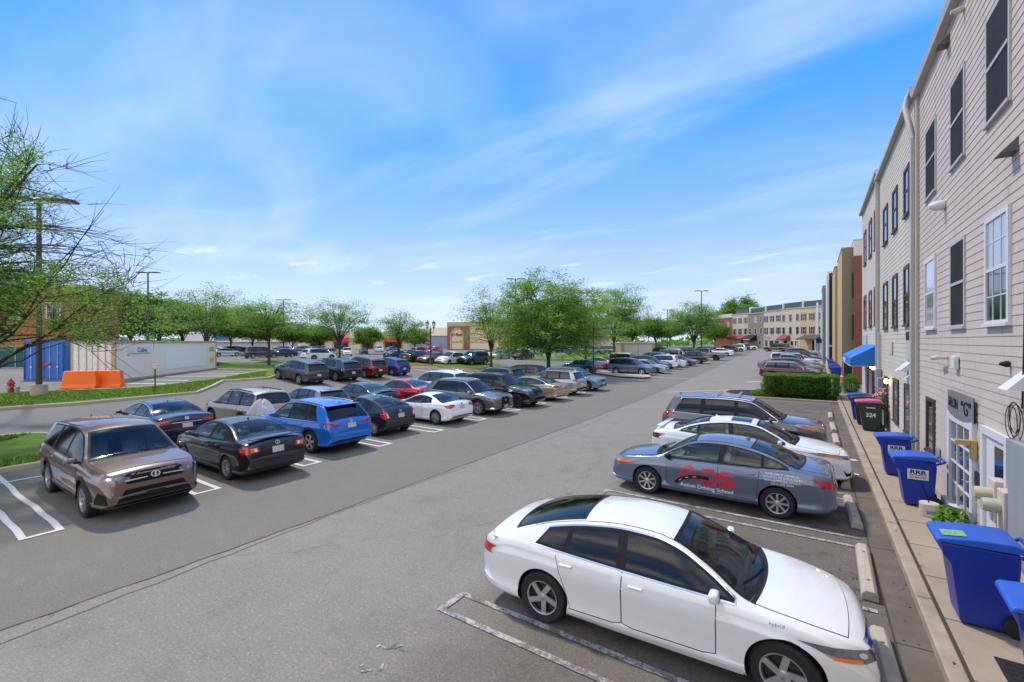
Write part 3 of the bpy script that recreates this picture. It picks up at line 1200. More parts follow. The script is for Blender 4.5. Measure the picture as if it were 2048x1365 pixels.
            s.side("sill", [(x0, zb + .02), (x1, zb + .02), (x1, zb + .085), (x0, zb + .085)], .008, s.paint if not k.get("dark_sill") else M_CLAD, step=.25)
        # lamps
        hz = k.get("head_z", .47) * H
        hl = k.get("head") or [(.30, .015), (.60, .075), (.90, .125), (.96, .10), (.93, .02), (.62, -.045), (.34, -.035)]
        s.face("headlight", [(y * hw, hz + z * H) for y, z in hl], .007, k.get("head_mat") or M_LAMP, 1, mirror=True, step=.03)
        if k.get("amber"):
            s.face("turn_signal", [(y * hw, hz + z * H) for y, z in k["amber"]], .014, M_AMBER, 1, mirror=True, step=.03)
        tz = k.get("tail_z", .58) * H
        tl = k.get("tail") or [(.52, -.03), (.95, -.055), (.96, .06), (.55, .045)]
        s.face("taillight", [(y * hw, tz + z * H) for y, z in tl], .007, k.get("tail_mat") or M_TAIL, -1, mirror=True, step=.03)
        for nm, mt, pl in k.get("tail_extra", []):
            s.face(nm, [(y * hw, tz + z * H) for y, z in pl], .015, mt, -1, mirror=True, step=.03)
        for y, z, r in k.get("lamp_dots", []):
            pl = [(y * hw + r * math.cos(t), hz + z * H + r * .8 * math.sin(t)) for t in [2 * math.pi * i / 14 for i in range(14)]]
            s.face("lamp_reflector", pl, .013, M_CHROME, 1, mirror=True, step=.2)
        # nose
        gr = k.get("grille") or [(-.42, .385), (.42, .385), (.46, .45), (-.46, .45)]
        s.face("grille", [(y * hw, z * H) for y, z in gr], .005, M_GRILLE, 1)
        lg = k.get("intake") or [(-.55, .20), (.55, .20), (.48, .30), (-.48, .30)]
        s.face("lower_intake", [(y * hw, z * H) for y, z in lg], .005, M_GRILLE, 1)
        if k.get("chrome_grille"):
            s.face("grille_surround", grow([(y * hw, z * H) for y, z in gr], .022), .003, M_CHROME, 1)
        for pl, mt in k.get("nose_extra", []):
            s.face("nose_trim", [(y * hw, z * H) for y, z in pl], .008, mt, 1)
        for pl, mt in k.get("nose_pair", []):
            s.face("nose_vent", [(y * hw, z * H) for y, z in pl], .006, mt, 1, mirror=True)
        if k.get("front_plate"):
            z = k["front_plate"] * H
            s.face("licence_plate", [(-.15, z - .075), (.15, z - .075), (.15, z + .075), (-.15, z + .075)], .02, M_PLATE, 1)
        # tail
        z = k.get("plate_z", .45 if tall else .50) * H
        s.face("licence_plate", [(-.155, z - .078), (.155, z - .078), (.155, z + .078), (-.155, z + .078)], .012, M_PLATE, -1)
        dz = k.get("rear_clad", .30 if clad else .20) * H
        if clad or k.get("rear_dark"):
            s.face("bumper_cladding", [(-.93 * hw, fm.bot(0) + .01), (.93 * hw, fm.bot(0) + .01), (.93 * hw, dz), (.5 * hw, dz + .03), (-.5 * hw, dz + .03), (-.93 * hw, dz)], .007, M_CLAD, -1)
        if k.get("chrome_tail"):
            z = k["chrome_tail"] * H
            s.face("tail_trim", [(-.5 * hw, z - .012), (.5 * hw, z - .012), (.5 * hw, z + .012), (-.5 * hw, z + .012)], .008, M_CHROME, -1)
        for pl, mt in k.get("tail_trim", []):
            s.face("tail_trim", [(y * hw, z * H) for y, z in pl], .008, mt, -1)
        for end, key in ((1, "badge_front"), (-1, "badge_rear")):
            if k.get(key):
                z, rx = k[key] * H, k.get("badge_r", .065)
                pl = [(rx * math.cos(t), z + rx * .72 * math.sin(t)) for t in [2 * math.pi * i / 20 for i in range(20)]]
                b = s.face("badge", pl, .012, M_CHROME, end, step=.2)
                pl = [(rx * .72 * math.cos(t), z + rx * .5 * math.sin(t)) for t in [2 * math.pi * i / 16 for i in range(16)]]
                c = s.face("badge_field", pl, .0145, M_GLOSSBLACK if k.get("badge_dark", True) else s.paint, end, parent=b, step=.2)
                if k.get("badge_bars", True):
                    pl = [(rx * .2 * math.cos(t), z + rx * .5 * math.sin(t)) for t in [2 * math.pi * i / 12 for i in range(12)]]
                    s.face("badge_bar", pl, .0165, M_CHROME, end, parent=b, step=.2)
        # mirrors
        if s.detail >= 1:
            mx = fm.p["dlo"][2] * L - .03 - k.get("mirror_back", .20)
            mz = fm.half(mx)[2] + .075
            for sg in (1, -1):
                y = fm.yside(mx, fm.half(mx)[2] + .02)
                mb = MB()
                mb.cbox(mx - .045 - L / 2, mx + .055 - L / 2, y + .035, y + .20, mz - .055, mz + .055, .032)
                mb.v = [(x + .05 * (yy - y - .05) * -1, sg * yy, z) for x, yy, z in mb.v]
                o = mb.build("mirror", k.get("mirror_mat") or s.paint, s.root, smooth=True, angle=70)
                m2 = MB()
                m2.cbox(mx - .02 - L / 2, mx + .05 - L / 2, y - .02, y + .09, mz - .075, mz - .03, .012)
                m2.v = [(x, sg * yy, z) for x, yy, z in m2.v]
                m2.build("mirror_arm", M_BLACK, o)
        # roof
        if k.get("rails"):
            for sg in (1, -1):
                pts = []
                for i in range(13):
                    x = (.16 + .42 * i / 12) * L
                    y = fm.half(x)[1] * .93
                    lift = .045 * min(1, 4 * min(i, 12 - i) / 12 + .0) if k["rails"] == "raised" else .02
                    pts.append((x - L / 2, sg * y, fm.ztop(x, y) + lift))
                MB().tube(pts, .016, 6).build("roof_rail", k.get("rail_mat") or M_CHROME, s.root, smooth=True, angle=60)
        if k.get("bars"):
            for bx in k["bars"]:
                x = bx * L
                y = fm.half(x)[1] * .9
                z = fm.top(x) + .06
                MB().cbox(x - .03 - L / 2, x + .03 - L / 2, -y, y, z, z + .03, .01).build("roof_bar", M_RIM, s.root)
        if k.get("sunroof"):
            a, b = k["sunroof"]
            s.shell("sunroof", a * L, b * L, .10, .005, M_GLASS, n=4)
        if k.get("fin", True) and s.detail >= 1:
            x = (fm.p["rg"][1] + .035) * L
            z = fm.top(x)
            MB().add([(x - .09 - L / 2, 0, z - .01), (x + .09 - L / 2, 0, z - .01), (x - .07 - L / 2, 0, z + .06), (x - .0 - L / 2, .03, z - .01), (x - .0 - L / 2, -.03, z - .01)], [(0, 3, 2), (3, 1, 2), (1, 4, 2), (4, 0, 2)]).build("antenna_fin", k.get("fin_mat") or s.paint, s.root, smooth=False)
        if k.get("spoiler"):
            x = k["spoiler"] * L
            vs = []
            if tall:
                zz = fm.top(fm.p["rg"][1] * L)
                x = fm.p["rg"][1] * L
                y = fm.half(x)[1] * .9
                MB().cbox(x - .17 - L / 2, x + .10 - L / 2, -y, y, zz - .012, zz + .022, .018).build("spoiler", s.paint, s.root, smooth=True, angle=60)
            else:
                y = fm.half(x)[1] * .92
                z = fm.top(x) + .028
                MB().cbox(x - .07 - L / 2, x + .09 - L / 2, -y, y, z, z + .028, .013).build("spoiler", s.paint, s.root, smooth=True, angle=60)
        if k.get("wiper") and s.detail >= 2:
            x = fm.p["rg"][0] * L + .04
            z = fm.top(x)
            pts = [(x + .25 * q * .2 - L / 2 - .03, .02 - .36 * q, fm.ztop(x + .05 * q, .36 * q) + .02) for q in (0, .5, 1)]
            MB().tube(pts, .012, 5).build("rear_wiper", M_BLACK, s.root)
        if s.detail >= 2:
            x = fm.p["ws"][1] * L
            bw2 = k.get("bow", .13)
            for y0, y1 in ((.62, .08), (.02, -.52)):
                pts = []
                for q in (0, .5, 1):
                    y = y0 + (y1 - y0) * q
                    xx = x - .03 - .10 * q + bw2 * (1 - (y / .7) ** 2)
                    pts.append((xx - L / 2, y, fm.ztop(xx, y) + .022))
                MB().tube(pts, .010, 5).build("wiper", M_BLACK, s.root)
            s.shell("cowl", x + .0, x + .055, .04, .0045, M_CLAD, n=3, bow0=bw2, bow1=bw2 * .85)
            if s.detail >= 3 and low_:
                for sg in (1, -1):
                    pts = []
                    for i in range(15):
                        xx = (fm.p["rg"][1] * .55 + (fm.p["ws"][0] + .07 - fm.p["rg"][1] * .55) * i / 14) * L
                        yy = fm.half(xx)[1] * .93
                        pts.append((xx - L / 2, sg * yy, fm.ztop(xx, yy) - .001))
                    MB().tube(pts, .0065, 5).build("roof_seam", M_BLACK, s.root)
            # bonnet and boot lid
            a, b = (fm.p["ws"][1] + .012) * L, k.get("bonnet_end", .945) * L
            s.shell("bonnet_gap", a, b + .006, .052, .003, M_DARK, n=14, k=12, bow0=.10, bow1=.05)
            s.shell("bonnet", a, b, .058, .0055, s.paint, n=14, k=12, bow0=.10, bow1=.05)
            if s.kind in ("sedan", "coupe"):
                a, b = .028 * L, fm.p["rg"][0] * L - .03
                s.shell("boot_gap", a, b + .004, .07, .003, M_DARK, n=8, k=10, bow1=-.09)
                s.shell("boot_lid", a, b, .077, .0055, s.paint, n=8, k=10, bow1=-.09)
        for nm in k.get("decals", []):
            pass

    def place(s, X, Y, rz, label, cat="car", group=None, dz=0.0):
        s.root.location = (X, Y, hgt(X, Y) + dz)
        s.root.rotation_euler = (0, 0, rz)
        c, q = math.cos(rz), math.sin(rz)
        # follow the slope of the lot
        hf, hb = hgt(X + c * 1.3, Y + q * 1.3), hgt(X - c * 1.3, Y - q * 1.3)
        hl, hr = hgt(X - q * .8, Y + c * .8), hgt(X + q * .8, Y - c * .8)
        s.root.rotation_euler = (math.atan2(hl - hr, 1.6), -math.atan2(hf - hb, 2.6), rz)
        tag(s.root, label, cat, group)
        return s


# ------------------------------------------------------------------ the cars one can read closely
PI = math.pi
G_RIGHT = "cars parked nose to kerb along the terrace"
G_LEFT = "cars in the double row across the lane"
WHITE = paint("white", (228, 230, 232), 0.0, .3)
PEARL = paint("pearl", (224, 224, 220), 0.0, .3)
SLATE = paint("slate_blue", (98, 110, 130), .45)
GREY = paint("grey", (92, 91, 95), .5)
BROWN = paint("brown", (106, 84, 76), .28)
BLACK = paint("black", (18, 19, 22), .2)
NAVY = paint("navy", (24, 29, 50), .4)
BLUE = paint("blue", (10, 100, 196), .15)
BEIGE = paint("beige", (168, 156, 136), .45)
SILVER = paint("silver", (172, 175, 180), .55)
RED = paint("red", (186, 18, 26), .2)
DKRED = paint("dark_red", (112, 20, 30), .4)
DKGREY = paint("dark_grey", (56, 58, 64), .45)
GOLD = paint("champagne", (176, 158, 132), .45)
LTBLUE = paint("light_blue", (112, 136, 160), .4)
RBLUE = paint("royal_blue", (26, 46, 140), .35)
CHARBLK = paint("charcoal", (30, 32, 37), .35)
TEALBLUE = paint("teal_blue", (22, 88, 140), .35)
MAROON = paint("maroon", (92, 22, 38), .4)
TAUPE = paint("taupe", (110, 102, 92), .45)
SAGE = paint("sage", (112, 124, 118), .3)
STEEL = paint("steel", (130, 134, 142), .5)
HIBLUE = paint("dusty_blue", (84, 100, 132), .45)
CREAM = paint("cream", (190, 182, 160), .2)

CLEAR = dict(glass=M_GLASS_TEAL)

honda = Car("parked_car", "fastback", 4.46, 1.82, 1.41, 2.70, .77, .325, PEARL, 3, "twist", M_RIM, rear_glass=M_GLASS, chrome_trim=True, ws_glass=M_GLASS_TEAL,
            steer=-.16, rg=(.115, .325), rear_in=.10, ws=(.578, .757), dlo=(.195, .265, .735), lamp_dots=[(.66, .0, .03), (.78, -.004, .03)], head_mat=M_LAMPDARK, head=[(.50, .0), (.80, .03), (.97, .05), (.95, .0), (.80, -.05), (.52, -.025)], amber=[(.82, -.02), (.95, -.005), (.945, -.03), (.83, -.042)],
            tail_z=.60, tail=[(.50, -.02), (.80, -.06), (.97, -.09), (.97, .07), (.80, .085), (.52, .05)], tail_mat=M_WHITELENS, tail_extra=[("tail_lens", M_TAIL, [(.56, -.02), (.80, -.055), (.965, -.085), (.965, -.005), (.80, .02), (.60, .01)])],
            nose_extra=[([(-.60, .475), (.60, .475), (.62, .50), (-.62, .50)], mat("badge_blue", (.01, .05, .42), rough=.15, coat=1)), ([(-.62, .505), (.62, .505), (.62, .517), (-.62, .517)], M_CHROME)], badge_front=.46)
honda.place(-1.74, 6.02, R(3.0), "large white sedan with dark side glass nearest the camera, blue strip on its nose", "car", G_RIGHT)

corolla = Car("parked_car", "sedan", 4.63, 1.78, 1.435, 2.70, .94, .32, SLATE, 3, "eight", M_RIM, glass=M_GLASS_TEAL, seat_mat=M_SEATPALE, amber=[(.78, .02), (.965, .055), (.96, .0), (.80, -.02)],
              tail=[(.40, -.01), (.70, -.04), (.97, -.05), (.97, .05), (.70, .035), (.42, .01)], tail_extra=[("tail_lens", M_WHITELENS, [(.50, -.02), (.72, -.035), (.72, -.01), (.55, .0)])],
              head=[(.45, .02), (.75, .06), (.965, .085), (.96, .01), (.72, -.03), (.48, -.02)], mirror_mat=M_BLACK, badge_front=.44, badge_rear=.62)
corolla.place(-1.93, 11.60, PI - R(1.0), "slate blue sedan with red driving school lettering on its doors", "car", G_RIGHT)

camry = Car("parked_car", "sedan", 4.88, 1.84, 1.445, 2.825, .98, .335, WHITE, 3, "ten", M_RIM_DARK, glass=M_GLASS_TEAL, seat_mat=M_SEATPALE, sunroof=(.44, .545), spoiler=.045,
            head_mat=M_LAMPDARK, head=[(.42, .04), (.75, .075), (.97, .115), (.965, .06), (.72, .01), (.45, .015)], amber=[(.80, .05), (.965, .09), (.965, .065), (.82, .02)],
            tail_mat=M_TAILDARK, tail=[(.55, -.02), (.97, -.05), (.97, .05), (.58, .045)], intake=[(-.80, .16), (.80, .16), (.86, .30), (.45, .40), (-.45, .40), (-.86, .30)], grille=[(-.55, .42), (.55, .42), (.52, .45), (-.52, .45)])
camry.place(-1.66, 14.55, R(1.0), "white sedan with a glass sunroof and boot spoiler behind the lettered car", "car", G_RIGHT)

qx = Car("parked_car", "suv", 4.99, 1.96, 1.74, 2.90, .95, .37, GREY, 3, "multi", M_RIM, rear_glass=M_GLASS, chrome_trim=True, ws_glass=M_GLASS_TEAL, rails="flush", bars=(.36, .50),
         amber=[(.80, .05), (.96, .085), (.955, .04), (.82, .02)], chrome_grille=True, grille=[(-.36, .30), (.36, .30), (.48, .45), (.35, .50), (-.35, .50), (-.48, .45)], tail_z=.60)
qx.place(-2.15, 17.65, R(.5), "dark grey SUV with silver crossbars on its roof, farthest before the hedge", "car", G_RIGHT)

brown = Car("parked_car", "suv", 4.89, 1.925, 1.73, 2.79, .98, .37, BROWN, 3, "split", M_RIM, clad=.10, rear_dark=True, lamp_dots=[(.62, -.02, .035), (.76, .0, .035)], head_mat=M_LAMPDARK,
            head=[(.44, .0), (.70, .03), (.965, .085), (.96, .03), (.90, -.03), (.60, -.055), (.46, -.05)], head_z=.51,
            grille=[(-.50, .43), (.50, .43), (.56, .52), (.42, .555), (-.42, .555), (-.56, .52)], intake=[(-.72, .19), (.72, .19), (.52, .37), (-.52, .37)],
            nose_extra=[([(-.52, .465), (-.14, .472), (-.14, .485), (-.53, .478)], M_CHROME), ([(.14, .472), (.52, .465), (.53, .478), (.14, .485)], M_CHROME), ([(-.78, .165), (.78, .165), (.74, .185), (-.74, .185)], M_RIM),
                        ([(-.17, .27), (.17, .27), (.17, .31), (-.17, .31)], M_CLAD), ([(-.62, .24), (.62, .24), (.61, .25), (-.61, .25)], M_CLAD)],
            nose_pair=[([(.80, .22), (.93, .22), (.90, .36), (.82, .33)], M_GRILLE)], badge_front=.495, badge_r=.085)
brown.place(-14.02, 3.72, R(0), "brown SUV reversed in, its grille facing the lane, first of the row", "car", G_LEFT)

blk = Car("parked_car", "sedan", 4.54, 1.76, 1.465, 2.60, .95, .318, BLACK, 3, "ten", M_RIM, glass=M_GLASS_TEAL, back_glass=M_GLASS_TEAL, spoiler=.035, badge_rear=.66, mirror_mat=BROWN,
          tail_z=.585, tail=[(.54, -.035), (.80, -.055), (.97, -.06), (.97, .055), (.80, .055), (.57, .04)], tail_extra=[("tail_lens", M_WHITELENS, [(.60, -.025), (.70, -.03), (.71, .03), (.62, .03)]), ("turn_signal", M_AMBER, [(.72, -.03), (.80, -.04), (.80, .035), (.72, .03)])], plate_z=.545)
blk.place(-14.12, 6.50, PI, "black sedan tail to the lane beside the brown SUV", "car", G_LEFT)

nx = Car("parked_car", "suv", 4.64, 1.845, 1.645, 2.66, .98, .365, BLUE, 3, "twist", M_RIM, glass=M_GLASS_TEAL, rear_glass=M_GLASS, chrome_trim=True, clad=.09, rails="flush", rail_mat=M_RIM, spoiler=1, wiper=1, fin_mat=BLUE,
         dlo=(.14, .225, .735), top=[(0, .42), (.004, .54), (.012, .62), (.026, .675), (.065, .79), (.11, .90), (.14, .945), (.18, .97), (.27, .99), (.4, 1.0), (.52, .985), (.585, .955), (.66, .835), (.745, .675), (.76, .66), (.87, .63), (.935, .608), (.97, .585), (.988, .55), (.997, .49), (1, .32)], rg=(.032, .125), tail_z=.60, tail=[(.40, -.01), (.62, -.045), (.975, -.005), (.975, .06), (.80, .03), (.62, .01)], tail_mat=M_TAIL, plate_z=.545, rear_clad=.27, badge_rear=.63,
         tail_extra=[("tail_lens", M_TAILDARK, [(.58, -.032), (.70, -.03), (.93, .02), (.93, .035), (.70, .008)])])
nx.place(-14.96, 9.40, PI, "bright blue SUV with its tail to the lane", "car", G_LEFT)

pri = Car("parked_car", "prius", 4.06, 1.695, 1.445, 2.55, .84, .30, CHARBLK, 3, "steel", M_RIM, glass=M_GLASS_TEAL, back_glass=M_GLASS_TEAL, tail_z=.56, wiper=1, rear_dark=True, rear_clad=.25,
          tail=[(.66, -.06), (.90, -.085), (.97, -.06), (.97, .12), (.88, .16), (.74, .08)], tail_extra=[("tail_lens", M_WHITELENS, [(.72, -.05), (.82, -.06), (.84, .06), (.78, .05)])], plate_z=.53, badge_rear=.645)
pri.place(-15.4, 12.22, PI, "small charcoal hatchback with clear tail lamps beside the bright blue SUV", "car", G_LEFT)

gt = Car("parked_car", "coupe", 4.24, 1.775, 1.30, 2.57, .85, .318, WHITE, 3, "multi", M_RIM, glass=M_GLASS_TEAL, tail_z=.64, tail=[(.50, .0), (.66, -.05), (.95, -.07), (.96, .03), (.80, .06), (.55, .05)], rear_dark=True, rear_clad=.30, plate_z=.60, badge_rear=.69, badge_r=.05)
gt.place(-15.0, 15.30, PI, "low white two door coupe with its tail to the lane", "car", G_LEFT)

rx = Car("parked_car", "suv", 4.89, 1.895, 1.70, 2.79, 1.03, .375, GREY, 3, "split", M_RIM, rear_glass=M_GLASS, glass=M_GLASS_TEAL, chrome_trim=True, clad=.05, dlo=(.14, .23, .735), top=[(0, .42), (.004, .54), (.012, .62), (.026, .675), (.065, .79), (.11, .90), (.14, .945), (.18, .97), (.27, .99), (.4, 1.0), (.52, .985), (.585, .955), (.66, .835), (.745, .675), (.76, .66), (.87, .63), (.935, .608), (.97, .585), (.988, .55), (.997, .49), (1, .32)], rg=(.032, .125), mirror_mat=SILVER, rails="flush", rail_mat=GREY,
         grille=[(-.46, .20), (.46, .20), (.33, .40), (.46, .53), (-.46, .53), (-.33, .40)], chrome_grille=True, intake=[(-.3, .17), (.3, .17), (.3, .19), (-.3, .19)], nose_pair=[([(.62, .20), (.92, .22), (.88, .25), (.62, .24)], M_CHROME)], head_z=.50, front_plate=.26, badge_front=.43)
rx.place(-15.12, 18.35, 0, "grey SUV with a chrome edged hourglass grille facing the lane", "car", G_LEFT)

dur = Car("parked_car", "suv", 5.11, 1.925, 1.79, 3.04, .92, .385, BLACK, 3, "five", M_RIM_DARK, rear_glass=M_GLASS, top=[(0, .42), (.004, .54), (.012, .62), (.022, .70), (.045, .86), (.06, .94), (.085, .965), (.14, .98), (.25, .995), (.4, 1.0), (.52, .985), (.575, .955), (.64, .82), (.70, .69), (.715, .675), (.85, .64), (.93, .59), (.97, .53), (.99, .45), (1, .36)],
          ws=(.57, .712), dlo=(.08, .12, .70), head_z=.52, head=[(.50, .0), (.93, .0), (.95, .07), (.50, .055)], grille=[(-.46, .43), (.46, .43), (.48, .56), (-.48, .56)], intake=[(-.60, .22), (.60, .22), (.55, .33), (-.55, .33)], rails="flush", rail_mat=M_BLACK)
dur.place(-15.1, 21.45, 0, "large black SUV with a square dark grille facing the lane", "car", G_LEFT)

es = Car("parked_car", "sedan", 4.86, 1.81, 1.45, 2.72, 1.0, .33, GOLD, 2, "ten", M_RIM, glass=M_GLASS_TEAL, tail_z=.62, tail=[(.52, -.01), (.80, -.05), (.96, -.05), (.97, .045), (.72, .055)], plate_z=.60)
es.place(-15.1, 24.55, PI, "champagne coloured sedan with its tail to the lane", "car", G_LEFT)

rav = Car("parked_car", "suv", 4.60, 1.855, 1.69, 2.69, .93, .355, SILVER, 2, "five", M_RIM, rear_glass=M_GLASS, glass=M_GLASS_TEAL, clad=.11, rails="raised", rail_mat=M_BLACK, spoiler=1, wiper=1, tail_z=.60, tail=[(.48, -.015), (.97, -.03), (.97, .05), (.70, .055), (.50, .02)])
rav.place(-15.2, 27.7, PI, "silver SUV with black cladding and its tail to the lane", "car", G_LEFT)

ltb = Car("parked_car", "suv", 4.70, 1.88, 1.68, 2.78, .94, .36, LTBLUE, 2, "five", M_RIM, rear_glass=M_GLASS, clad=.10, grille=[(-.55, .42), (.55, .42), (.6, .50), (-.6, .50)], front_plate=.33, intake=[(-.7, .2), (.7, .2), (.62, .30), (-.62, .30)])
ltb.place(-15.0, 30.75, 0, "light blue SUV facing the lane beside the kerbed island", "car", G_LEFT)

# the row behind, tails to the middle
merc = Car("parked_car", "sedan", 4.88, 1.86, 1.47, 2.87, .84, .335, NAVY, 3, "split", M_RIM, glass=M_GLASS_TEAL, chrome_tail=.575, tail_z=.585, tail=[(.52, -.02), (.96, -.045), (.97, .045), (.56, .04)], plate_z=.50, badge_rear=.66, badge_bars=True, chrome_trim=True)
merc.place(-20.6, 6.75, PI, "navy sedan with a chrome strip across its boot behind the black sedan", "car", G_LEFT)
rx3 = Car("parked_car", "suv", 4.58, 1.815, 1.67, 2.62, .93, .35, BEIGE, 3, "five", M_RIM, glass=M_GLASS_TEAL, rear_glass=M_GLASS_TEAL, wiper=1, dlo=(.06, .085, .74), clad=.06, tail_z=.555, tail=[(.62, -.075), (.90, -.09), (.97, -.06), (.97, .05), (.85, .075), (.64, .05)], plate_z=.50, rails="flush", rail_mat=M_BLACK)
rx3.place(-20.4, 9.85, PI, "old beige SUV with large round edged tail lamps behind the bright blue SUV", "car", G_LEFT)
golf = Car("parked_car", "hatch", 4.25, 1.79, 1.48, 2.63, .88, .32, STEEL, 2, "five", M_RIM, glass=M_GLASS_TEAL, back_glass=M_GLASS_TEAL, wiper=1, spoiler=1, tail_z=.60)
golf.place(-20.5, 12.85, PI, "silver grey hatchback between the beige SUV and a dark sedan", "car", G_LEFT)
dks = Car("parked_car", "sedan", 4.55, 1.78, 1.44, 2.68, .92, .32, DKGREY, 2, "ten", M_RIM, glass=M_GLASS_TEAL, spoiler=.03, tail_z=.60)
dks.place(-20.4, 15.75, PI, "dark grey sedan with a boot lip beside the red sedan", "car", G_LEFT)
maz = Car("parked_car", "sedan", 4.58, 1.795, 1.45, 2.70, .93, .32, RED, 2, "five", M_RIM, glass=M_GLASS_TEAL, tail_z=.62, tail_mat=M_TAILDARK, tail=[(.45, -.01), (.96, -.04), (.97, .03), (.5, .03)])
maz.place(-20.2, 18.6, PI, "bright red sedan behind the white coupe", "car", G_LEFT)
wsuv = Car("parked_car", "suv", 4.80, 1.88, 1.78, 2.80, .92, .37, WHITE, 2, "five", M_RIM, glass=M_GLASS_TEAL, rear_glass=M_GLASS_TEAL, rails="raised", rail_mat=M_CHROME, dlo=(.05, .07, .74), tail_z=.56)
wsuv.place(-20.4, 21.7, PI, "white SUV with raised roof rails behind the grey SUV", "car", G_LEFT)
ssed = Car("parked_car", "sedan", 4.70, 1.80, 1.42, 2.75, .93, .32, SILVER, 1, "five", M_RIM, glass=M_GLASS_TEAL)
ssed.place(-20.4, 24.6, PI, "silver sedan mostly hidden behind the large black SUV", "car", G_LEFT)
gcrv = Car("parked_car", "suv", 4.69, 1.86, 1.69, 2.70, .93, .36, DKGREY, 2, "five", M_RIM, rear_glass=M_GLASS, chrome_trim=True, spoiler=1, tail_z=.66, tail=[(.62, -.18), (.95, -.05), (.95, .16), (.80, .16), (.82, -.02)])
gcrv.place(-20.3, 28.0, PI, "dark grey SUV with tall tail lamps behind the champagne sedan", "car", G_LEFT)
gsuv = Car("parked_car", "suv", 4.7, 1.86, 1.66, 2.70, .93, .36, CHARBLK, 1, "five", M_RIM, rails="raised", rail_mat=M_BLACK)
gsuv.place(-20.3, 31.6, PI, "charcoal SUV with a pale glass roof behind the silver SUV", "car", G_LEFT)


# ------------------------------------------------------------------ ground materials
def asphalt(name, c1, c2, speck, stain=0.0, cracks=False, stalls=False):
    if name in MATS:
        return MATS[name]
    m = bpy.data.materials.new(name)
    m.use_nodes = True
    nt = m.node_tree
    N, Lk = nt.nodes.new, nt.links.new
    b = nt.nodes["Principled BSDF"]
    b.inputs["Roughness"].default_value = 0.88
    b.inputs["Specular IOR Level"].default_value = 0.3
    g = N("ShaderNodeNewGeometry")

    def noise(scale, detail, rough=.6):
        n = N("ShaderNodeTexNoise")
        n.inputs["Scale"].default_value = scale
        n.inputs["Detail"].default_value = detail
        n.inputs["Roughness"].default_value = rough
        Lk(g.outputs["Position"], n.inputs["Vector"])
        return n.outputs["Fac"]

    def rng(v, a, b_, lo=0., hi=1.):
        r = N("ShaderNodeMapRange")
        r.inputs["From Min"].default_value, r.inputs["From Max"].default_value = a, b_
        r.inputs["To Min"].default_value, r.inputs["To Max"].default_value = lo, hi
        Lk(v, r.inputs["Value"])
        return r.outputs[0]

    def mix(f, a, b_, mode='MIX'):
        x = N("ShaderNodeMixRGB")
        x.blend_type = mode
        for i, v in ((0, f), (1, a), (2, b_)):
            if isinstance(v, tuple):
                x.inputs[i].default_value = (*v, 1)
            elif isinstance(v, float):
                x.inputs[i].default_value = v
            else:
                Lk(v, x.inputs[i])
        return x.outputs[0]
    col = mix(rng(noise(.35, 5), .32, .68), c1, c2)
    col = mix(rng(noise(2.6, 6, .7), .35, .7, 0., .35), col, tuple(v * .72 for v in c1))
    fine = noise(34.0, 3, .8)
    col = mix(rng(fine, .56, .70, 0., .75), col, speck)
    col = mix(rng(fine, .44, .30, 0., .7), col, tuple(v * .40 for v in c1))
    if stain:
        col = mix(rng(noise(.9, 4, .55), .56, .72, 0., stain), col, tuple(v * .42 for v in c1))
    if stalls:
        xyz = N("ShaderNodeSeparateXYZ")
        Lk(g.outputs["Position"], xyz.inputs[0])
        ad = N("ShaderNodeMath")
        ad.operation = 'MULTIPLY_ADD'
        Lk(noise(.8, 4), ad.inputs[0])
        ad.inputs[1].default_value = 2.6
        Lk(xyz.outputs[0], ad.inputs[2])
        mk = N("ShaderNodeMath")
        mk.operation = 'MULTIPLY'
        Lk(rng(ad.outputs[0], -3.1, -1.5), mk.inputs[0])
        Lk(rng(xyz.outputs[1], 32.0, 31.0), mk.inputs[1])
        col = mix(mk.outputs[0], col, (.62, .595, .57), 'MULTIPLY')
        oil = N("ShaderNodeMath")
        oil.operation = 'MULTIPLY'
        Lk(rng(noise(1.15, 4, .6), .55, .66, 0., .75), oil.inputs[0])
        Lk(mk.outputs[0], oil.inputs[1])
        col = mix(oil.outputs[0], col, tuple(v * .28 for v in c1))
    if cracks:
        v = N("ShaderNodeTexVoronoi")
        v.feature = 'DISTANCE_TO_EDGE'
        v.inputs["Scale"].default_value = .16
        w = N("ShaderNodeVectorMath")
        w.operation = 'ADD'
        nz = N("ShaderNodeTexNoise")
        nz.inputs["Scale"].default_value = .8
        nz.inputs["Detail"].default_value = 5
        Lk(g.outputs["Position"], nz.inputs["Vector"])
        sc_ = N("ShaderNodeVectorMath")
        sc_.operation = 'SCALE'
        sc_.inputs["Scale"].default_value = 1.6
        Lk(nz.outputs["Color"], sc_.inputs[0])
        Lk(g.outputs["Position"], w.inputs[0])
        Lk(sc_.outputs[0], w.inputs[1])
        Lk(w.outputs[0], v.inputs["Vector"])
        f = rng(v.outputs["Distance"], .0020, .0006, 0., .45)
        col = mix(f, col, tuple(v_ * .3 for v_ in c1))
    Lk(col, b.inputs["Base Color"])
    bp = N("ShaderNodeBump")
    bp.inputs["Strength"].default_value = .5
    bp.inputs["Distance"].default_value = .012
    Lk(fine, bp.inputs["Height"])
    Lk(bp.outputs[0], b.inputs["Normal"])
    MATS[name] = m
    return m


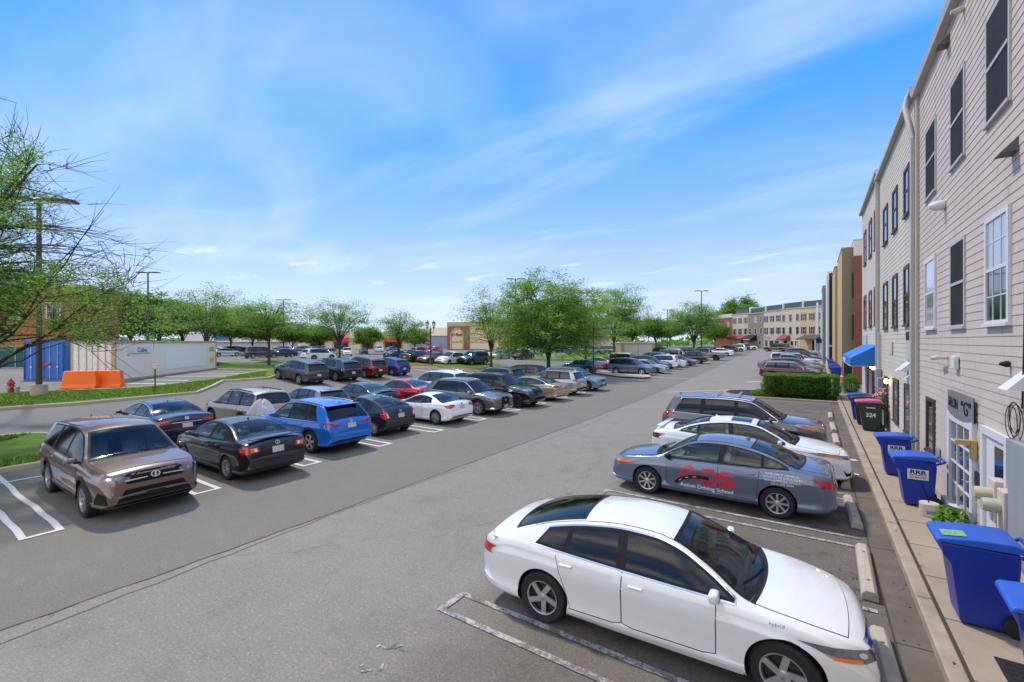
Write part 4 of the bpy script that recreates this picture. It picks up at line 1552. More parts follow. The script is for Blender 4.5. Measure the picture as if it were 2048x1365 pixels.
def worn_paint(name, col, base, wear):
    """paint rubbed through to the asphalt; wear is the share lost"""
    if name in MATS:
        return MATS[name]
    m = mat(name, col, rough=.8, spec=.2)
    nt = m.node_tree
    b = nt.nodes["Principled BSDF"]
    g = nt.nodes.new("ShaderNodeNewGeometry")
    f = []
    for sc_ in (3.2, 26.0):
        n = nt.nodes.new("ShaderNodeTexNoise")
        n.inputs["Scale"].default_value = sc_
        n.inputs["Detail"].default_value = 6
        n.inputs["Roughness"].default_value = .7
        nt.links.new(g.outputs["Position"], n.inputs["Vector"])
        f.append(n.outputs["Fac"])
    a = nt.nodes.new("ShaderNodeMath")
    a.operation = 'ADD'
    nt.links.new(f[0], a.inputs[0])
    nt.links.new(f[1], a.inputs[1])
    r = nt.nodes.new("ShaderNodeMapRange")
    t = 1.32 - .64 * wear
    r.inputs["From Min"].default_value, r.inputs["From Max"].default_value = t - .10, t + .10
    nt.links.new(a.outputs[0], r.inputs["Value"])
    x = nt.nodes.new("ShaderNodeMixRGB")
    x.inputs[1].default_value = (*col, 1)
    x.inputs[2].default_value = (*base, 1)
    nt.links.new(r.outputs[0], x.inputs[0])
    nt.links.new(x.outputs[0], b.inputs["Base Color"])
    return m


A_NEW = asphalt("asphalt_newer", (.156, .147, .126), (.182, .170, .146), (.32, .30, .26))
A_OLD = asphalt("asphalt_older", (.208, .188, .164), (.236, .213, .186), (.39, .365, .33), stain=.22, cracks=True, stalls=True)
A_STALL = asphalt("asphalt_stalls", (.135, .122, .110), (.180, .162, .147), (.30, .28, .26), stain=.85, cracks=True)
M_LINE = worn_paint("line_paint", (.62, .62, .60), (.13, .13, .12), .12)
M_LINEWORN = worn_paint("line_paint_worn", (.42, .41, .39), (.15, .14, .132), .52)
M_YELLOW = worn_paint("yellow_paint", (.50, .38, .16), (.17, .16, .15), .45)
M_CONC = mat("concrete", (.37, .295, .21), rough=.9, noise=(1.6, .75, (.24, .19, .14)), bump=(40, .35, .006))
M_CURB = mat("kerb_concrete", (.40, .325, .24), rough=.9, noise=(1.8, .85, (.22, .18, .135)), bump=(40, .35, .006))
M_GUTTER = mat("gutter_concrete", (.155, .130, .102), rough=.9, noise=(1.1, .9, (.072, .056, .042)), bump=(40, .3, .005))
M_CURB2 = mat("kerb_concrete_pale", (.42, .36, .30), rough=.9, noise=(2.0, .6, (.28, .23, .19)), bump=(30, .3, .005))
M_GRASS = mat("lawn_grass", (.125, .215, .028), rough=.9, spec=.15, noise=(7.0, .85, (.075, .145, .020)), bump=(45, .9, .05))
M_GRASS2 = mat("lawn_blades", (.20, .32, .045), rough=.8, spec=.2, noise=(5.0, .8, (.13, .23, .032)))
M_MULCH = mat("mulch", (.045, .033, .027), rough=.95, noise=(22.0, .9, (.018, .014, .012)), bump=(50, 1.0, .05))
M_BRICKWALK = mat("brick_paving", (.26, .115, .082), rough=.9, noise=(14.0, .7, (.18, .085, .065)))
M_JOINT = mat("joint_dirt", (.055, .045, .036), rough=1.0)


def sheet(name, poly, off, m, kind="structure", step=1.0, fn=None):
    """flat polygon draped on the terrain"""
    v, f = gridcut(poly, step)
    vs = [(x, y, (fn or hgt)(x, y) + off) for x, y in v]
    o = mesh_obj(name, vs, f, m)
    if sum(p.normal.z for p in o.data.polygons) < 0:
        o.data.flip_normals()
    if kind:
        o["kind"] = kind
    return o


def strip(pts, w, off, mb, mi=0, step=.5, h=None):
    """ribbon along a polyline, draped; with h it is a raised kerb"""
    P = []
    for a, b in zip(pts, pts[1:]):
        n = max(1, int(math.hypot(b[0] - a[0], b[1] - a[1]) / step))
        for i in range(n):
            t = i / n
            P.append((a[0] + (b[0] - a[0]) * t, a[1] + (b[1] - a[1]) * t))
    P.append(pts[-1])
    n = len(P)
    L = []
    for i in range(n):
        a, b = P[max(i - 1, 0)], P[min(i + 1, n - 1)]
        d = math.hypot(b[0] - a[0], b[1] - a[1]) or 1
        nx, ny = -(b[1] - a[1]) / d, (b[0] - a[0]) / d
        L.append((nx, ny))
    vs, fs = [], []
    if h is None:
        for (x, y), (nx, ny) in zip(P, L):
            for s in (.5, -.5):
                X, Y = x + nx * w * s, y + ny * w * s
                vs.append((X, Y, hgt(X, Y) + off))
        fs = [(2 * i, 2 * i + 1, 2 * i + 3, 2 * i + 2) for i in range(n - 1)]
    else:
        r = min(.025, w * .3)
        prof = [(.5, -.08), (.5, h - r), (.5 - r / w, h), (-.5 + r / w, h), (-.5, h - r), (-.5, -.08)]
        for (x, y), (nx, ny) in zip(P, L):
            z = hgt(x, y) + off
            for s, hh in prof:
                vs.append((x + nx * w * s, y + ny * w * s, z + hh))
        m = len(prof)
        for i in range(n - 1):
            for k in range(m - 1):
                fs.append((i * m + k, i * m + k + 1, (i + 1) * m + k + 1, (i + 1) * m + k))
        fs.append(tuple(range(m)))
        fs.append(tuple((n - 1) * m + k for k in range(m)))
    mb.add(vs, fs, mi)


def px_poly(*pts):
    return [spot(*p) for p in pts]


def setting():
    # base sheet: all the tarmac, out to the horizon
    def axis(lo, hi, a, b, fine):
        out, x = [], lo
        while x < hi:
            out.append(x)
            d = max(0, a - x, x - b)
            x += fine + d * .22
        return out + [hi]
    xs, ys = axis(-1200, 700, -62, 8, 1.5), axis(-120, 1500, -6, 140, 1.5)
    vs = [(x, y, hgt(x, y)) for x in xs for y in ys]
    m = len(ys)
    fs = [(i * m + j, (i + 1) * m + j, (i + 1) * m + j + 1, i * m + j + 1) for i in range(len(xs) - 1) for j in range(m - 1)]
    o = mesh_obj("ground", vs, fs, A_NEW)
    o["kind"] = "structure"
    # older road surface between the seam and the gutter
    seam = [(-8.5, -8), (-8.5, 8), (-8.6, 14)] + [spot(1268, 806), spot(1360, 767), spot(1432, 735), spot(1471, 716)]
    seam = [p for p in seam if p[1] < 128]
    poly = seam + [(seam[-1][0] + .0, 132), (.84, 132), (.84, -8)]
    sheet("road", poly, .005, A_OLD, step=1.0)
    rnd = random.Random(5)
    mb = MB()
    pts = []
    for a, b in zip(seam, seam[1:]):
        n = max(1, int(math.hypot(b[0] - a[0], b[1] - a[1]) / .35))
        pts += [(a[0] + (b[0] - a[0]) * i / n + rnd.uniform(-.025, .025), a[1] + (b[1] - a[1]) * i / n) for i in range(n)]
    strip(pts, .022, .012, mb)
    pt2 = [(x + .30 + .22 * math.sin(i * .11) + rnd.uniform(-.03, .03), y) for i, (x, y) in enumerate(pts)]
    strip(pt2[20:52], .013, .012, mb)
    strip(pt2[60:84], .011, .012, mb)
    o = mb.build("asphalt_seam", M_JOINT)
    o["kind"] = "structure"
    # gutter, kerb, pavement
    mb = MB()
    strip([(1.0, -8), (1.0, 128)], .36, .012, mb, step=1.5)
    o = mb.build("gutter", M_GUTTER)
    o["kind"] = "structure"
    mb = MB()
    for y in [i * 3.05 - 5.1 for i in range(13)]:
        strip([(.80, y), (1.17, y + .03)], .014, .016, mb)
    strip([(.815, -8), (.83, 32)], .022, .016, mb)
    o = mb.build("gutter_joint", M_JOINT)
    o["kind"] = "structure"
    for a, b in ((-8, 36.2), (45.2, 128)):
        mb = MB()
        strip([(1.265, a), (1.265, b)], .185, 0, mb, step=1.5, h=.15)
        o = mb.build("kerb", M_CURB, smooth=True, angle=40)
        o["kind"] = "structure"
        mb = MB()
        strip([(1.905, a), (1.905, b)], 1.06, 0, mb, step=1.5, h=.147)
        o = mb.build("pavement", M_CONC)
        o["kind"] = "structure"
        mb = MB()
        y = a + .55
        while y < b - .3:
            strip([(1.37, y), (2.41, y + .02)], .014, .150, mb)
            y += 1.27
        strip([(1.366, a + .05), (1.366, b - .05)], .022, .1525, mb, step=1.0)
        y = a + 1.0
        while y < b - .3:
            strip([(1.178, y), (1.35, y)], .012, .1532, mb)
            y += 3.05
        o = mb.build("pavement_joint", M_JOINT)
        o["kind"] = "structure"
    # stall markings, right: worn twin lines
    mb = MB()
    for y in (4.55, 7.30, 10.0, 12.85, 15.75, 18.75, 21.7, 24.6, 27.5):
        for yy in (y, y + .45):
            strip([(-4.2, yy), (.72, yy + .02)], .09, .0165, mb)
        strip([(-4.2, y - .045), (-4.2, y + .495)], .10, .0195, mb)
    o = mb.build("stall_marking", M_LINEWORN)
    o["kind"] = "structure"
    mb = MB()
    for y in (48.9, 51.9, 54.9, 57.9, 60.9, 63.9, 66.9, 69.9, 73, 76, 79):
        strip([(-4.4, y), (.7, y)], .10, .016, mb)
    strip([spot(1490, 766), spot(1532, 764)], .9, .017, mb)
    o = mb.build("yellow_marking", M_YELLOW)
    o["kind"] = "structure"
    # worn stencil figures on the old surface
    mb = MB()
    for (x, y), n in ((spot(772, 1313), 0), (spot(760, 1328), 1), (spot(732, 1352), 2)):
        for k in range(3):
            a = (.5, 1.9, .2)[k] + n
            strip([(x + .09 * k, y + .05 * (k - 1)), (x + .09 * k + .11 * math.cos(a), y + .05 * (k - 1) + .11 * math.sin(a))], .035, .0125, mb, step=.05)
    o = mb.build("stencil_marking", M_LINEWORN)
    o["kind"] = "structure"
    # stall markings, left: fresh white loops
    mb = MB()
    for i, y in enumerate((1.87, 4.72, 7.55, 10.42, 13.25, 16.35, 19.55, 22.55, 25.6, 28.75)):
        x = -12.08 - .045 * (y - 2)
        w = .11
        jit = [rnd.uniform(-.03, .03) for _ in range(8)]
        for yy in (y, y + .50):
            strip([(x, yy)] + [(x - .75 * (q + 1), yy + jit[q]) for q in range(6)] + [(-17.3, yy)], w, .008, mb)
        strip([(x - .05, y - .055), (x - .05, y + .555)], .10, .0105, mb)
        for yy in (y, y + .5):
            strip([(-17.4, yy), (-22.8, yy)], w, .008, mb)
    strip([(-17.36, 1.4), (-17.36, 31)], .10, .0105, mb)
    o = mb.build("stall_marking", M_LINE)
    o["kind"] = "structure"
    # far stall lines
    mb = MB()
    for y in (21.0, 24.0, 27.0, 30.0, 33.0):
        strip([(-31.2, y - .6), (-36.5, y - .6)], .12, .012, mb)
    for y in [47.2 + 2.8 * i for i in range(22)]:
        for yy in (y, y + .4):
            strip([(-13.4, yy), (-18.6, yy)], .10, .012, mb)
        strip([(-13.4, y), (-13.4, y + .4)], .10, .0145, mb)
    strip([spot(1302, 756), spot(1388, 759)], .14, .012, mb)
    strip([spot(1335, 785), spot(1520, 779)], .10, .012, mb)
    for a, b in (((381, 749.5), (520, 749)), ((330, 755), (470, 754)), ((287, 761), (376, 762)), ((241, 768.5), (330, 770)), ((203, 777), (269, 780))):
        strip([spot(*a), spot(*b)], .20, .012, mb)
    o = mb.build("lot_marking", M_LINE)
    o["kind"] = "structure"

    # kerbed islands
    def island(poly, h, top, kerb, name, inset=.16, extra=None, kind=None, edge=True):
        up = lambda x, y: hgt(x, y) + h
        if edge:
            mb = MB()
            strip(poly + [poly[0]], .17, 0, mb, h=h + .005, step=.8)
            o = mb.build("kerb", kerb, smooth=True, angle=40)
            o["kind"] = "structure"
        o = sheet(name, poly, h - .012, top, kind=kind or "structure", step=1.2)
        return o
    def arc(cx, cy, r, a0, a1, n=6):
        return [(cx + r * math.cos(R(a0 + (a1 - a0) * i / n)), cy + r * math.sin(R(a0 + (a1 - a0) * i / n))) for i in range(n + 1)]
    # island at the head of the double row
    isA = [(-18.75, -14)] + arc(-19.55, 3.75, .8, 0, 90) + arc(-23.7, 3.35, 1.2, 90, 180) + [(-24.9, -14)]
    island(isA, .14, M_GRASS, M_CURB2, "lawn")
    sheet("mulch_bed", [(-19.9, -12), (-19.9, 1.6), (-20.6, 2.3), (-22.8, 2.3), (-23.6, 1.4), (-23.6, -12)], .145, M_MULCH, kind="stuff")
    isB = arc(-14.9, 33.3, 1.3, -90, 90) + arc(-23.5, 33.4, 1.2, 90, 270)
    island(isB, .14, M_GRASS, M_CURB2, "lawn")
    # island heading the next block
    isC = px_poly((1176, 744), (1196, 750), (1240, 756), (1285, 759), (1302, 757), (1299, 753), (1270, 749), (1228, 745))
    island(isC, .14, M_CURB2, M_CURB2, "traffic_island", edge=False)
    # lawn by the containers
    lawn = px_poly((-220, 838), (0, 823), (147, 811), (254, 802), (393, 790), (424, 776), (446, 766), (492, 763), (537, 759), (560, 752), (700, 735), (700, 731), (560, 727), (440, 727), (436, 740), (533, 743), (500, 748), (436, 759), (380, 767), (303, 777), (230, 782), (130, 786), (55, 788), (0, 792), (-260, 800))
    island(lawn, .13, M_GRASS, M_CURB2, "lawn", edge=False)
    mb = MB()
    for pl in (((-220, 838), (0, 823), (147, 811), (254, 802), (393, 790), (424, 776), (446, 766), (492, 763), (537, 759), (560, 752)), ((436, 741), (533, 743.5), (500, 749), (436, 760), (380, 768), (303, 778), (230, 783), (130, 787), (55, 789), (0, 793), (-260, 801))):
        strip(px_poly(*pl), .2, 0, mb, h=.14, step=.8)
    o = mb.build("kerb", M_CURB2, smooth=True, angle=40)
    o["kind"] = "structure"
    # strip with the lamp post and the brick walk
    sheet("lawn", px_poly((793, 724), (870, 722), (1000, 730), (998, 739), (985, 741), (900, 736), (793, 732)), .10, M_GRASS)
    sheet("brick_walk", px_poly((793, 732.3), (900, 736.3), (985, 741.3), (1000, 739.3), (1012, 744), (985, 746), (900, 741), (793, 737)), .09, M_BRICKWALK)
    mb = MB()
    strip(px_poly((793, 737.4), (900, 741.4), (985, 746.4), (1014, 744.4)), .2, 0, mb, h=.13, step=.8)
    o = mb.build("kerb", M_CURB2)
    o["kind"] = "structure"
    sheet("lawn", px_poly((1045, 721), (1170, 722), (1210, 717), (1290, 712), (1290, 709), (1180, 709), (1100, 714), (1030, 716)), .10, M_GRASS)
    sheet("mulch_bed", px_poly((500, 722), (600, 724), (622, 720), (600, 716), (520, 715)), .06, mat("flower_bed", (.20, .19, .07), .9, noise=(3., .9, (.06, .09, .02)), bump=(12, 1, .2)), kind="stuff")
    for px, py, r in ((538, 728, 1.7), (677, 719, 1.5), (797, 720, 1.4), (430, 731, 1.6)):
        x, y = spot(px, py)
        vs = [(x, y, hgt(x, y) + .36)] + [(x + q * r * math.cos(t), y + q * r * math.sin(t), hgt(x, y) + .36 - .26 * q) for q in (.5, 1) for t in [2 * PI_ * i / 16 for i in range(16)]]
        fs = [(0, 1 + i, 1 + (i + 1) % 16) for i in range(16)] + [(1 + i, 17 + i, 17 + (i + 1) % 16, 1 + (i + 1) % 16) for i in range(16)]
        o = mesh_obj("mulch_ring", vs, fs, M_MULCH, smooth=True)
        o["kind"] = "stuff"
    # hedge bed
    bed = [(1.17, 31.9), (1.17, 36.3), (-2.9, 36.3)] + arc(-2.9, 34.1, 2.2, 90, 270, 8)[1:-1] + [(-2.9, 31.9)]
    sheet("mulch_bed", bed, .10, M_MULCH, kind="stuff")
    mb = MB()
    strip(bed[1:] + [bed[0]], .16, 0, mb, h=.14, step=.5)
    o = mb.build("kerb", M_CURB, smooth=True, angle=40)
    o["kind"] = "structure"
    # grass blades on the nearer lawns
    gv, gf = [], []

    def blades(poly, n, hz, seed, off):
        rr = random.Random(seed)
        x0, x1 = min(p[0] for p in poly), max(p[0] for p in poly)
        y0, y1 = min(p[1] for p in poly), max(p[1] for p in poly)
        k = 0
        while k < n:
            x, y = rr.uniform(x0, x1), rr.uniform(y0, y1)
            ins = False
            for i in range(len(poly)):
                a, b = poly[i], poly[i - 1]
                if (a[1] > y) != (b[1] > y) and x < (b[0] - a[0]) * (y - a[1]) / (b[1] - a[1]) + a[0]:
                    ins = not ins
            if not ins:
                k += .2
                continue
            k += 1
            t, w = rr.uniform(0, 6.28), rr.uniform(.03, .06)
            h = hz * rr.uniform(.5, 1.2)
            z = hgt(x, y) + off
            c, s = math.cos(t) * w, math.sin(t) * w
            i = len(gv)
            gv.extend([(x - c, y - s, z), (x + c, y + s, z), (x + rr.uniform(-.05, .05), y + rr.uniform(-.05, .05), z + h)])
            gf.append((i, i + 1, i + 2))
    near_lawn = px_poly((-220, 836), (0, 821), (147, 809), (254, 800), (393, 788), (424, 774), (446, 764), (530, 757), (533, 745), (500, 750), (436, 761), (380, 769), (303, 779), (230, 784), (130, 788), (55, 790), (0, 794), (-260, 802))
    blades(near_lawn, 26000, .06, 3, .11)
    blades([(-18.9, -4), (-18.9, 4), (-19.9, 4.3), (-19.9, 1.6), (-22.8, 2.4), (-24.5, 4), (-24.6, -4), (-23.6, -4), (-23.6, 1.4), (-22.8, 2.2), (-20.6, 2.2), (-19.8, 1.4), (-19.8, -4)], 9000, .11, 4, .12)
    o = mesh_obj("lawn_grass", gv, gf, M_GRASS2)
    o["kind"] = "stuff"


PI_ = math.pi
setting()


# ------------------------------------------------------------------ buildings
M_PANE = mat("window_glass", (.020, .024, .028), rough=.03, spec=.7, coat=.3)
M_SCREEN = mat("insect_screen", (.042, .040, .040), rough=.8, spec=.06, noise=(1.2, .6, (.018, .018, .02)))
M_CURTAIN = mat("window_curtained", (.44, .45, .45), rough=.06, spec=.6, coat=.7, noise=(1.1, .8, (.16, .18, .18)))
M_WHITE_TRIM = mat("white_trim", (.62, .61, .61), rough=.55, noise=(2., .25, (.45, .44, .43)))
M_GUT = mat("gutter_metal", (.46, .43, .38), rough=.5, noise=(1.5, .4, (.33, .30, .26)))
M_ROOF = mat("roof_dark", (.03, .032, .034), rough=.8)


def siding_mat(name, c):
    """painted boards: broad fading plus rain streaks that run down the wall"""
    m = mat("siding_" + name, c, rough=.7, spec=.3, noise=(.9, .30, tuple(v * .80 for v in c)), bump=(9, .12, .01))
    nt = m.node_tree
    b = nt.nodes["Principled BSDF"]
    src = b.inputs["Base Color"].links[0].from_socket
    g = nt.nodes.new("ShaderNodeNewGeometry")
    mp = nt.nodes.new("ShaderNodeMapping")
    mp.inputs["Scale"].default_value = (2.2, 2.2, .16)
    nz = nt.nodes.new("ShaderNodeTexNoise")
    nz.inputs["Scale"].default_value = 1.6
    nz.inputs["Detail"].default_value = 5
    nz.inputs["Roughness"].default_value = .65
    mr = nt.nodes.new("ShaderNodeMapRange")
    mr.inputs["From Min"].default_value, mr.inputs["From Max"].default_value = .50, .78
    mr.inputs["To Max"].default_value = .38
    mx = nt.nodes.new("ShaderNodeMixRGB")
    mx.inputs[2].default_value = (*[v * .55 for v in c], 1)
    L = nt.links.new
    L(g.outputs["Position"], mp.inputs[0])
    L(mp.outputs[0], nz.inputs["Vector"])
    L(nz.outputs["Fac"], mr.inputs["Value"])
    L(mr.outputs[0], mx.inputs[0])
    L(src, mx.inputs[1])
    L(mx.outputs[0], b.inputs["Base Color"])
    return m


S_TAUPE = siding_mat("taupe", (.535, .45, .39))
S_CREAM = siding_mat("cream", (.58, .52, .43))
S_PALE = siding_mat("pale", (.62, .55, .48))
S_OLIVE = siding_mat("olive", (.235, .195, .115))
S_TAN = siding_mat("tan", (.50, .36, .19))
S_DARK = siding_mat("dark_green", (.02, .034, .034))
S_WHITE = siding_mat("white", (.60, .60, .60))
S_GREY = siding_mat("grey", (.28, .29, .31))
S_YELLOW = siding_mat("yellow", (.56, .45, .26))
S_CREAM2 = siding_mat("light_cream", (.58, .51, .38))
S_KHAKI = siding_mat("khaki", (.27, .235, .16))
M_MAROON = mat("maroon_trim", (.13, .02, .025), rough=.5)
M_BROWNTRIM = mat("brown_trim", (.055, .043, .04), rough=.55)


def brick_mat(name, c1, c2, mort, sx):
    if name in MATS:
        return MATS[name]
    m = mat(name, c1, rough=.9, spec=.2)
    nt = m.node_tree
    b = nt.nodes["Principled BSDF"]
    tc = nt.nodes.new("ShaderNodeTexCoord")
    sp_ = nt.nodes.new("ShaderNodeSeparateXYZ")
    cb = nt.nodes.new("ShaderNodeCombineXYZ")
    ad = nt.nodes.new("ShaderNodeMath")
    ad.operation = 'ADD'
    nt.links.new(tc.outputs["Object"], sp_.inputs[0])
    nt.links.new(sp_.outputs[0], ad.inputs[0])
    nt.links.new(sp_.outputs[1], ad.inputs[1])
    nt.links.new(ad.outputs[0], cb.inputs[0])
    nt.links.new(sp_.outputs[2], cb.inputs[1])
    bt = nt.nodes.new("ShaderNodeTexBrick")
    bt.inputs["Color1"].default_value = (*c1, 1)
    bt.inputs["Color2"].default_value = (*c2, 1)
    bt.inputs["Mortar"].default_value = (*mort, 1)
    bt.inputs["Scale"].default_value = sx
    bt.inputs["Mortar Size"].default_value = .014
    bt.inputs["Brick Width"].default_value = .5
    bt.inputs["Row Height"].default_value = .165
    nt.links.new(cb.outputs[0], bt.inputs["Vector"])
    nt.links.new(bt.outputs["Color"], b.inputs["Base Color"])
    return m


M_BRICK = brick_mat("red_brick", (.235, .062, .034), (.165, .046, .03), (.30, .20, .15), 2.2)
M_BRICK2 = brick_mat("orange_brick", (.36, .11, .055), (.28, .085, .045), (.36, .20, .14), 2.2)


def facade(root, u0, u1, z0, z1, m, lap=.149, y=0.0, name="wall", joints=False):
    """lapped boards: a saw-tooth sheet along local x, facing local +y"""
    n = int((z1 - z0) / lap)
    vs, fs = [], []
    for i in range(n + 1):
        za, zb = z0 + i * lap, min(z1, z0 + (i + 1) * lap)
        if zb - za < .01:
            break
        k = len(vs)
        vs += [(u0, y + .0125, za), (u1, y + .0125, za), (u1, y + .004, zb), (u0, y + .004, zb), (u0, y - .01, za), (u1, y - .01, za)]
        fs += [(k, k + 1, k + 2, k + 3), (k + 4, k + 5, k + 1, k)]
    o = mesh_obj(name, vs, fs, m, root)
    if joints:
        rr = random.Random(int(u0 * 10) + 3)
        mb = MB()
        for i in range(n):
            u = u0 + rr.uniform(.2, 3.2)
            while u < u1:
                z = z0 + i * lap
                mb.add([(u, y + .0133, z + .002), (u + .007, y + .0133, z + .002), (u + .007, y + .0052, z + lap - .004), (u, y + .0052, z + lap - .004)], [(0, 1, 2, 3)])
                u += rr.uniform(2.6, 3.7)
        mb.build("board_seam", M_JOINT, o)
    return o


def window(root, u0, u1, z0, z1, pane=None, frame=None, mid=True, muntin=False, shutter=None, d=.055, fw=.085, lower=None, y=0.0, name="window"):
    frame = frame or M_WHITE_TRIM
    pane = pane or M_PANE
    mb = MB()
    f = fw
    Y0 = y - .02
    mb.box(u0, u0 + f, Y0, y + d, z0, z1)
    mb.box(u1 - f, u1, Y0, y + d, z0, z1)
    mb.box(u0 + f, u1 - f, Y0, y + d - .002, z1 - f, z1)
    mb.box(u0 - .02, u1 + .02, Y0, y + d + .03, z0 - .05, z0)
    mb.box(u0 + f, u1 - f, Y0, y + d - .002, z0, z0 + f * .6)
    w = mb.build(name, frame, root)
    zm = (z0 + z1) / 2
    mb = MB()
    if mid:
        mb.box(u0 + f, u1 - f, y + .024, y + .042, zm - .028, zm + .028)
    if muntin:
        for k in (1, 2):
            u = u0 + (u1 - u0) * k / 3
            mb.box(u - .010, u + .010, y + .027, y + .037, z0 + f * .6, z1 - f)
        for k in (1, 3):
            z = z0 + (z1 - z0) * k / 4
            mb.box(u0 + f, u1 - f, y + .0265, y + .036, z - .009, z + .009)
    if mb.v:
        mb.build("sash", frame, w)
    zb = z0 + f * .6
    if lower:
        mesh_obj("pane", [(u0 + f, y + .028, zm), (u1 - f, y + .028, zm), (u1 - f, y + .028, z1 - f), (u0 + f, y + .028, z1 - f)], [(0, 1, 2, 3)], pane, w)
        mesh_obj("lower_pane", [(u0 + f, y + .028, zb), (u1 - f, y + .028, zb), (u1 - f, y + .028, zm), (u0 + f, y + .028, zm)], [(0, 1, 2, 3)], lower, w)
    else:
        mesh_obj("pane", [(u0 + f, y + .028, zb), (u1 - f, y + .028, zb), (u1 - f, y + .028, z1 - f), (u0 + f, y + .028, z1 - f)], [(0, 1, 2, 3)], pane, w)
    if shutter:
        for a, b in ((u0 - .36, u0 - .015), (u1 + .015, u1 + .36)):
            mb = MB().box(a, b, y - .01, y + .045, z0, z1)
            for k in range(1, 14):
                z = z0 + (z1 - z0) * k / 14
                mb.box(a + .04, b - .04, y + .046, y + .055, z - .03, z + .01)
            mb.build("shutter", shutter, w)
    return w


def block(root, u0, u1, z1, depth, m, z0=-1.2, name="wall", y=-.006):
    return MB().box(u0, u1, y - depth, y, z0, z1).build(name, m, root)


def text_mesh(body, size, ext=.004, font_scale_x=1.0, bold=0.0, align='LEFT', space=1.0):
    cu = bpy.data.curves.new("lettering", 'FONT')
    cu.body = body
    cu.size = size
    cu.extrude = ext
    cu.offset = bold
    cu.align_x = align
    cu.space_character = space
    cu.resolution_u = 4
    o = bpy.data.objects.new("lettering", cu)
    COL.objects.link(o)
    dg = bpy.context.evaluated_depsgraph_get()
    me = bpy.data.meshes.new_from_object(o.evaluated_get(dg))
    bpy.data.objects.remove(o)
    bpy.data.curves.remove(cu)
    for v in me.vertices:
        v.co.x *= font_scale_x
    me.materials.clear()
    return me


def lettering(name, body, size, m, parent, M, **kw):
    """text whose local x runs along M's x, y up along M's y, thickness on M's z"""
    me = text_mesh(body, size, **kw)
    me.transform(M)
    me.materials.append(m)
    me.name = name
    return link(bpy.data.objects.new(name, me), parent)


def frame_m(o, x, y):
    """matrix from origin, x direction and y direction"""
    x, y = Vector(x).normalized(), Vector(y).normalized()
    z = x.cross(y)
    return Matrix(((x.x, y.x, z.x, o[0]), (x.y, y.y, z.y, o[1]), (x.z, y.z, z.z, o[2]), (0, 0, 0, 1)))


WALL_X = 2.42


def pipe(root, pts, r, m, name="downspout", n=10):
    return MB().tube(pts, r, n).build(name, m, root, smooth=True, angle=50)


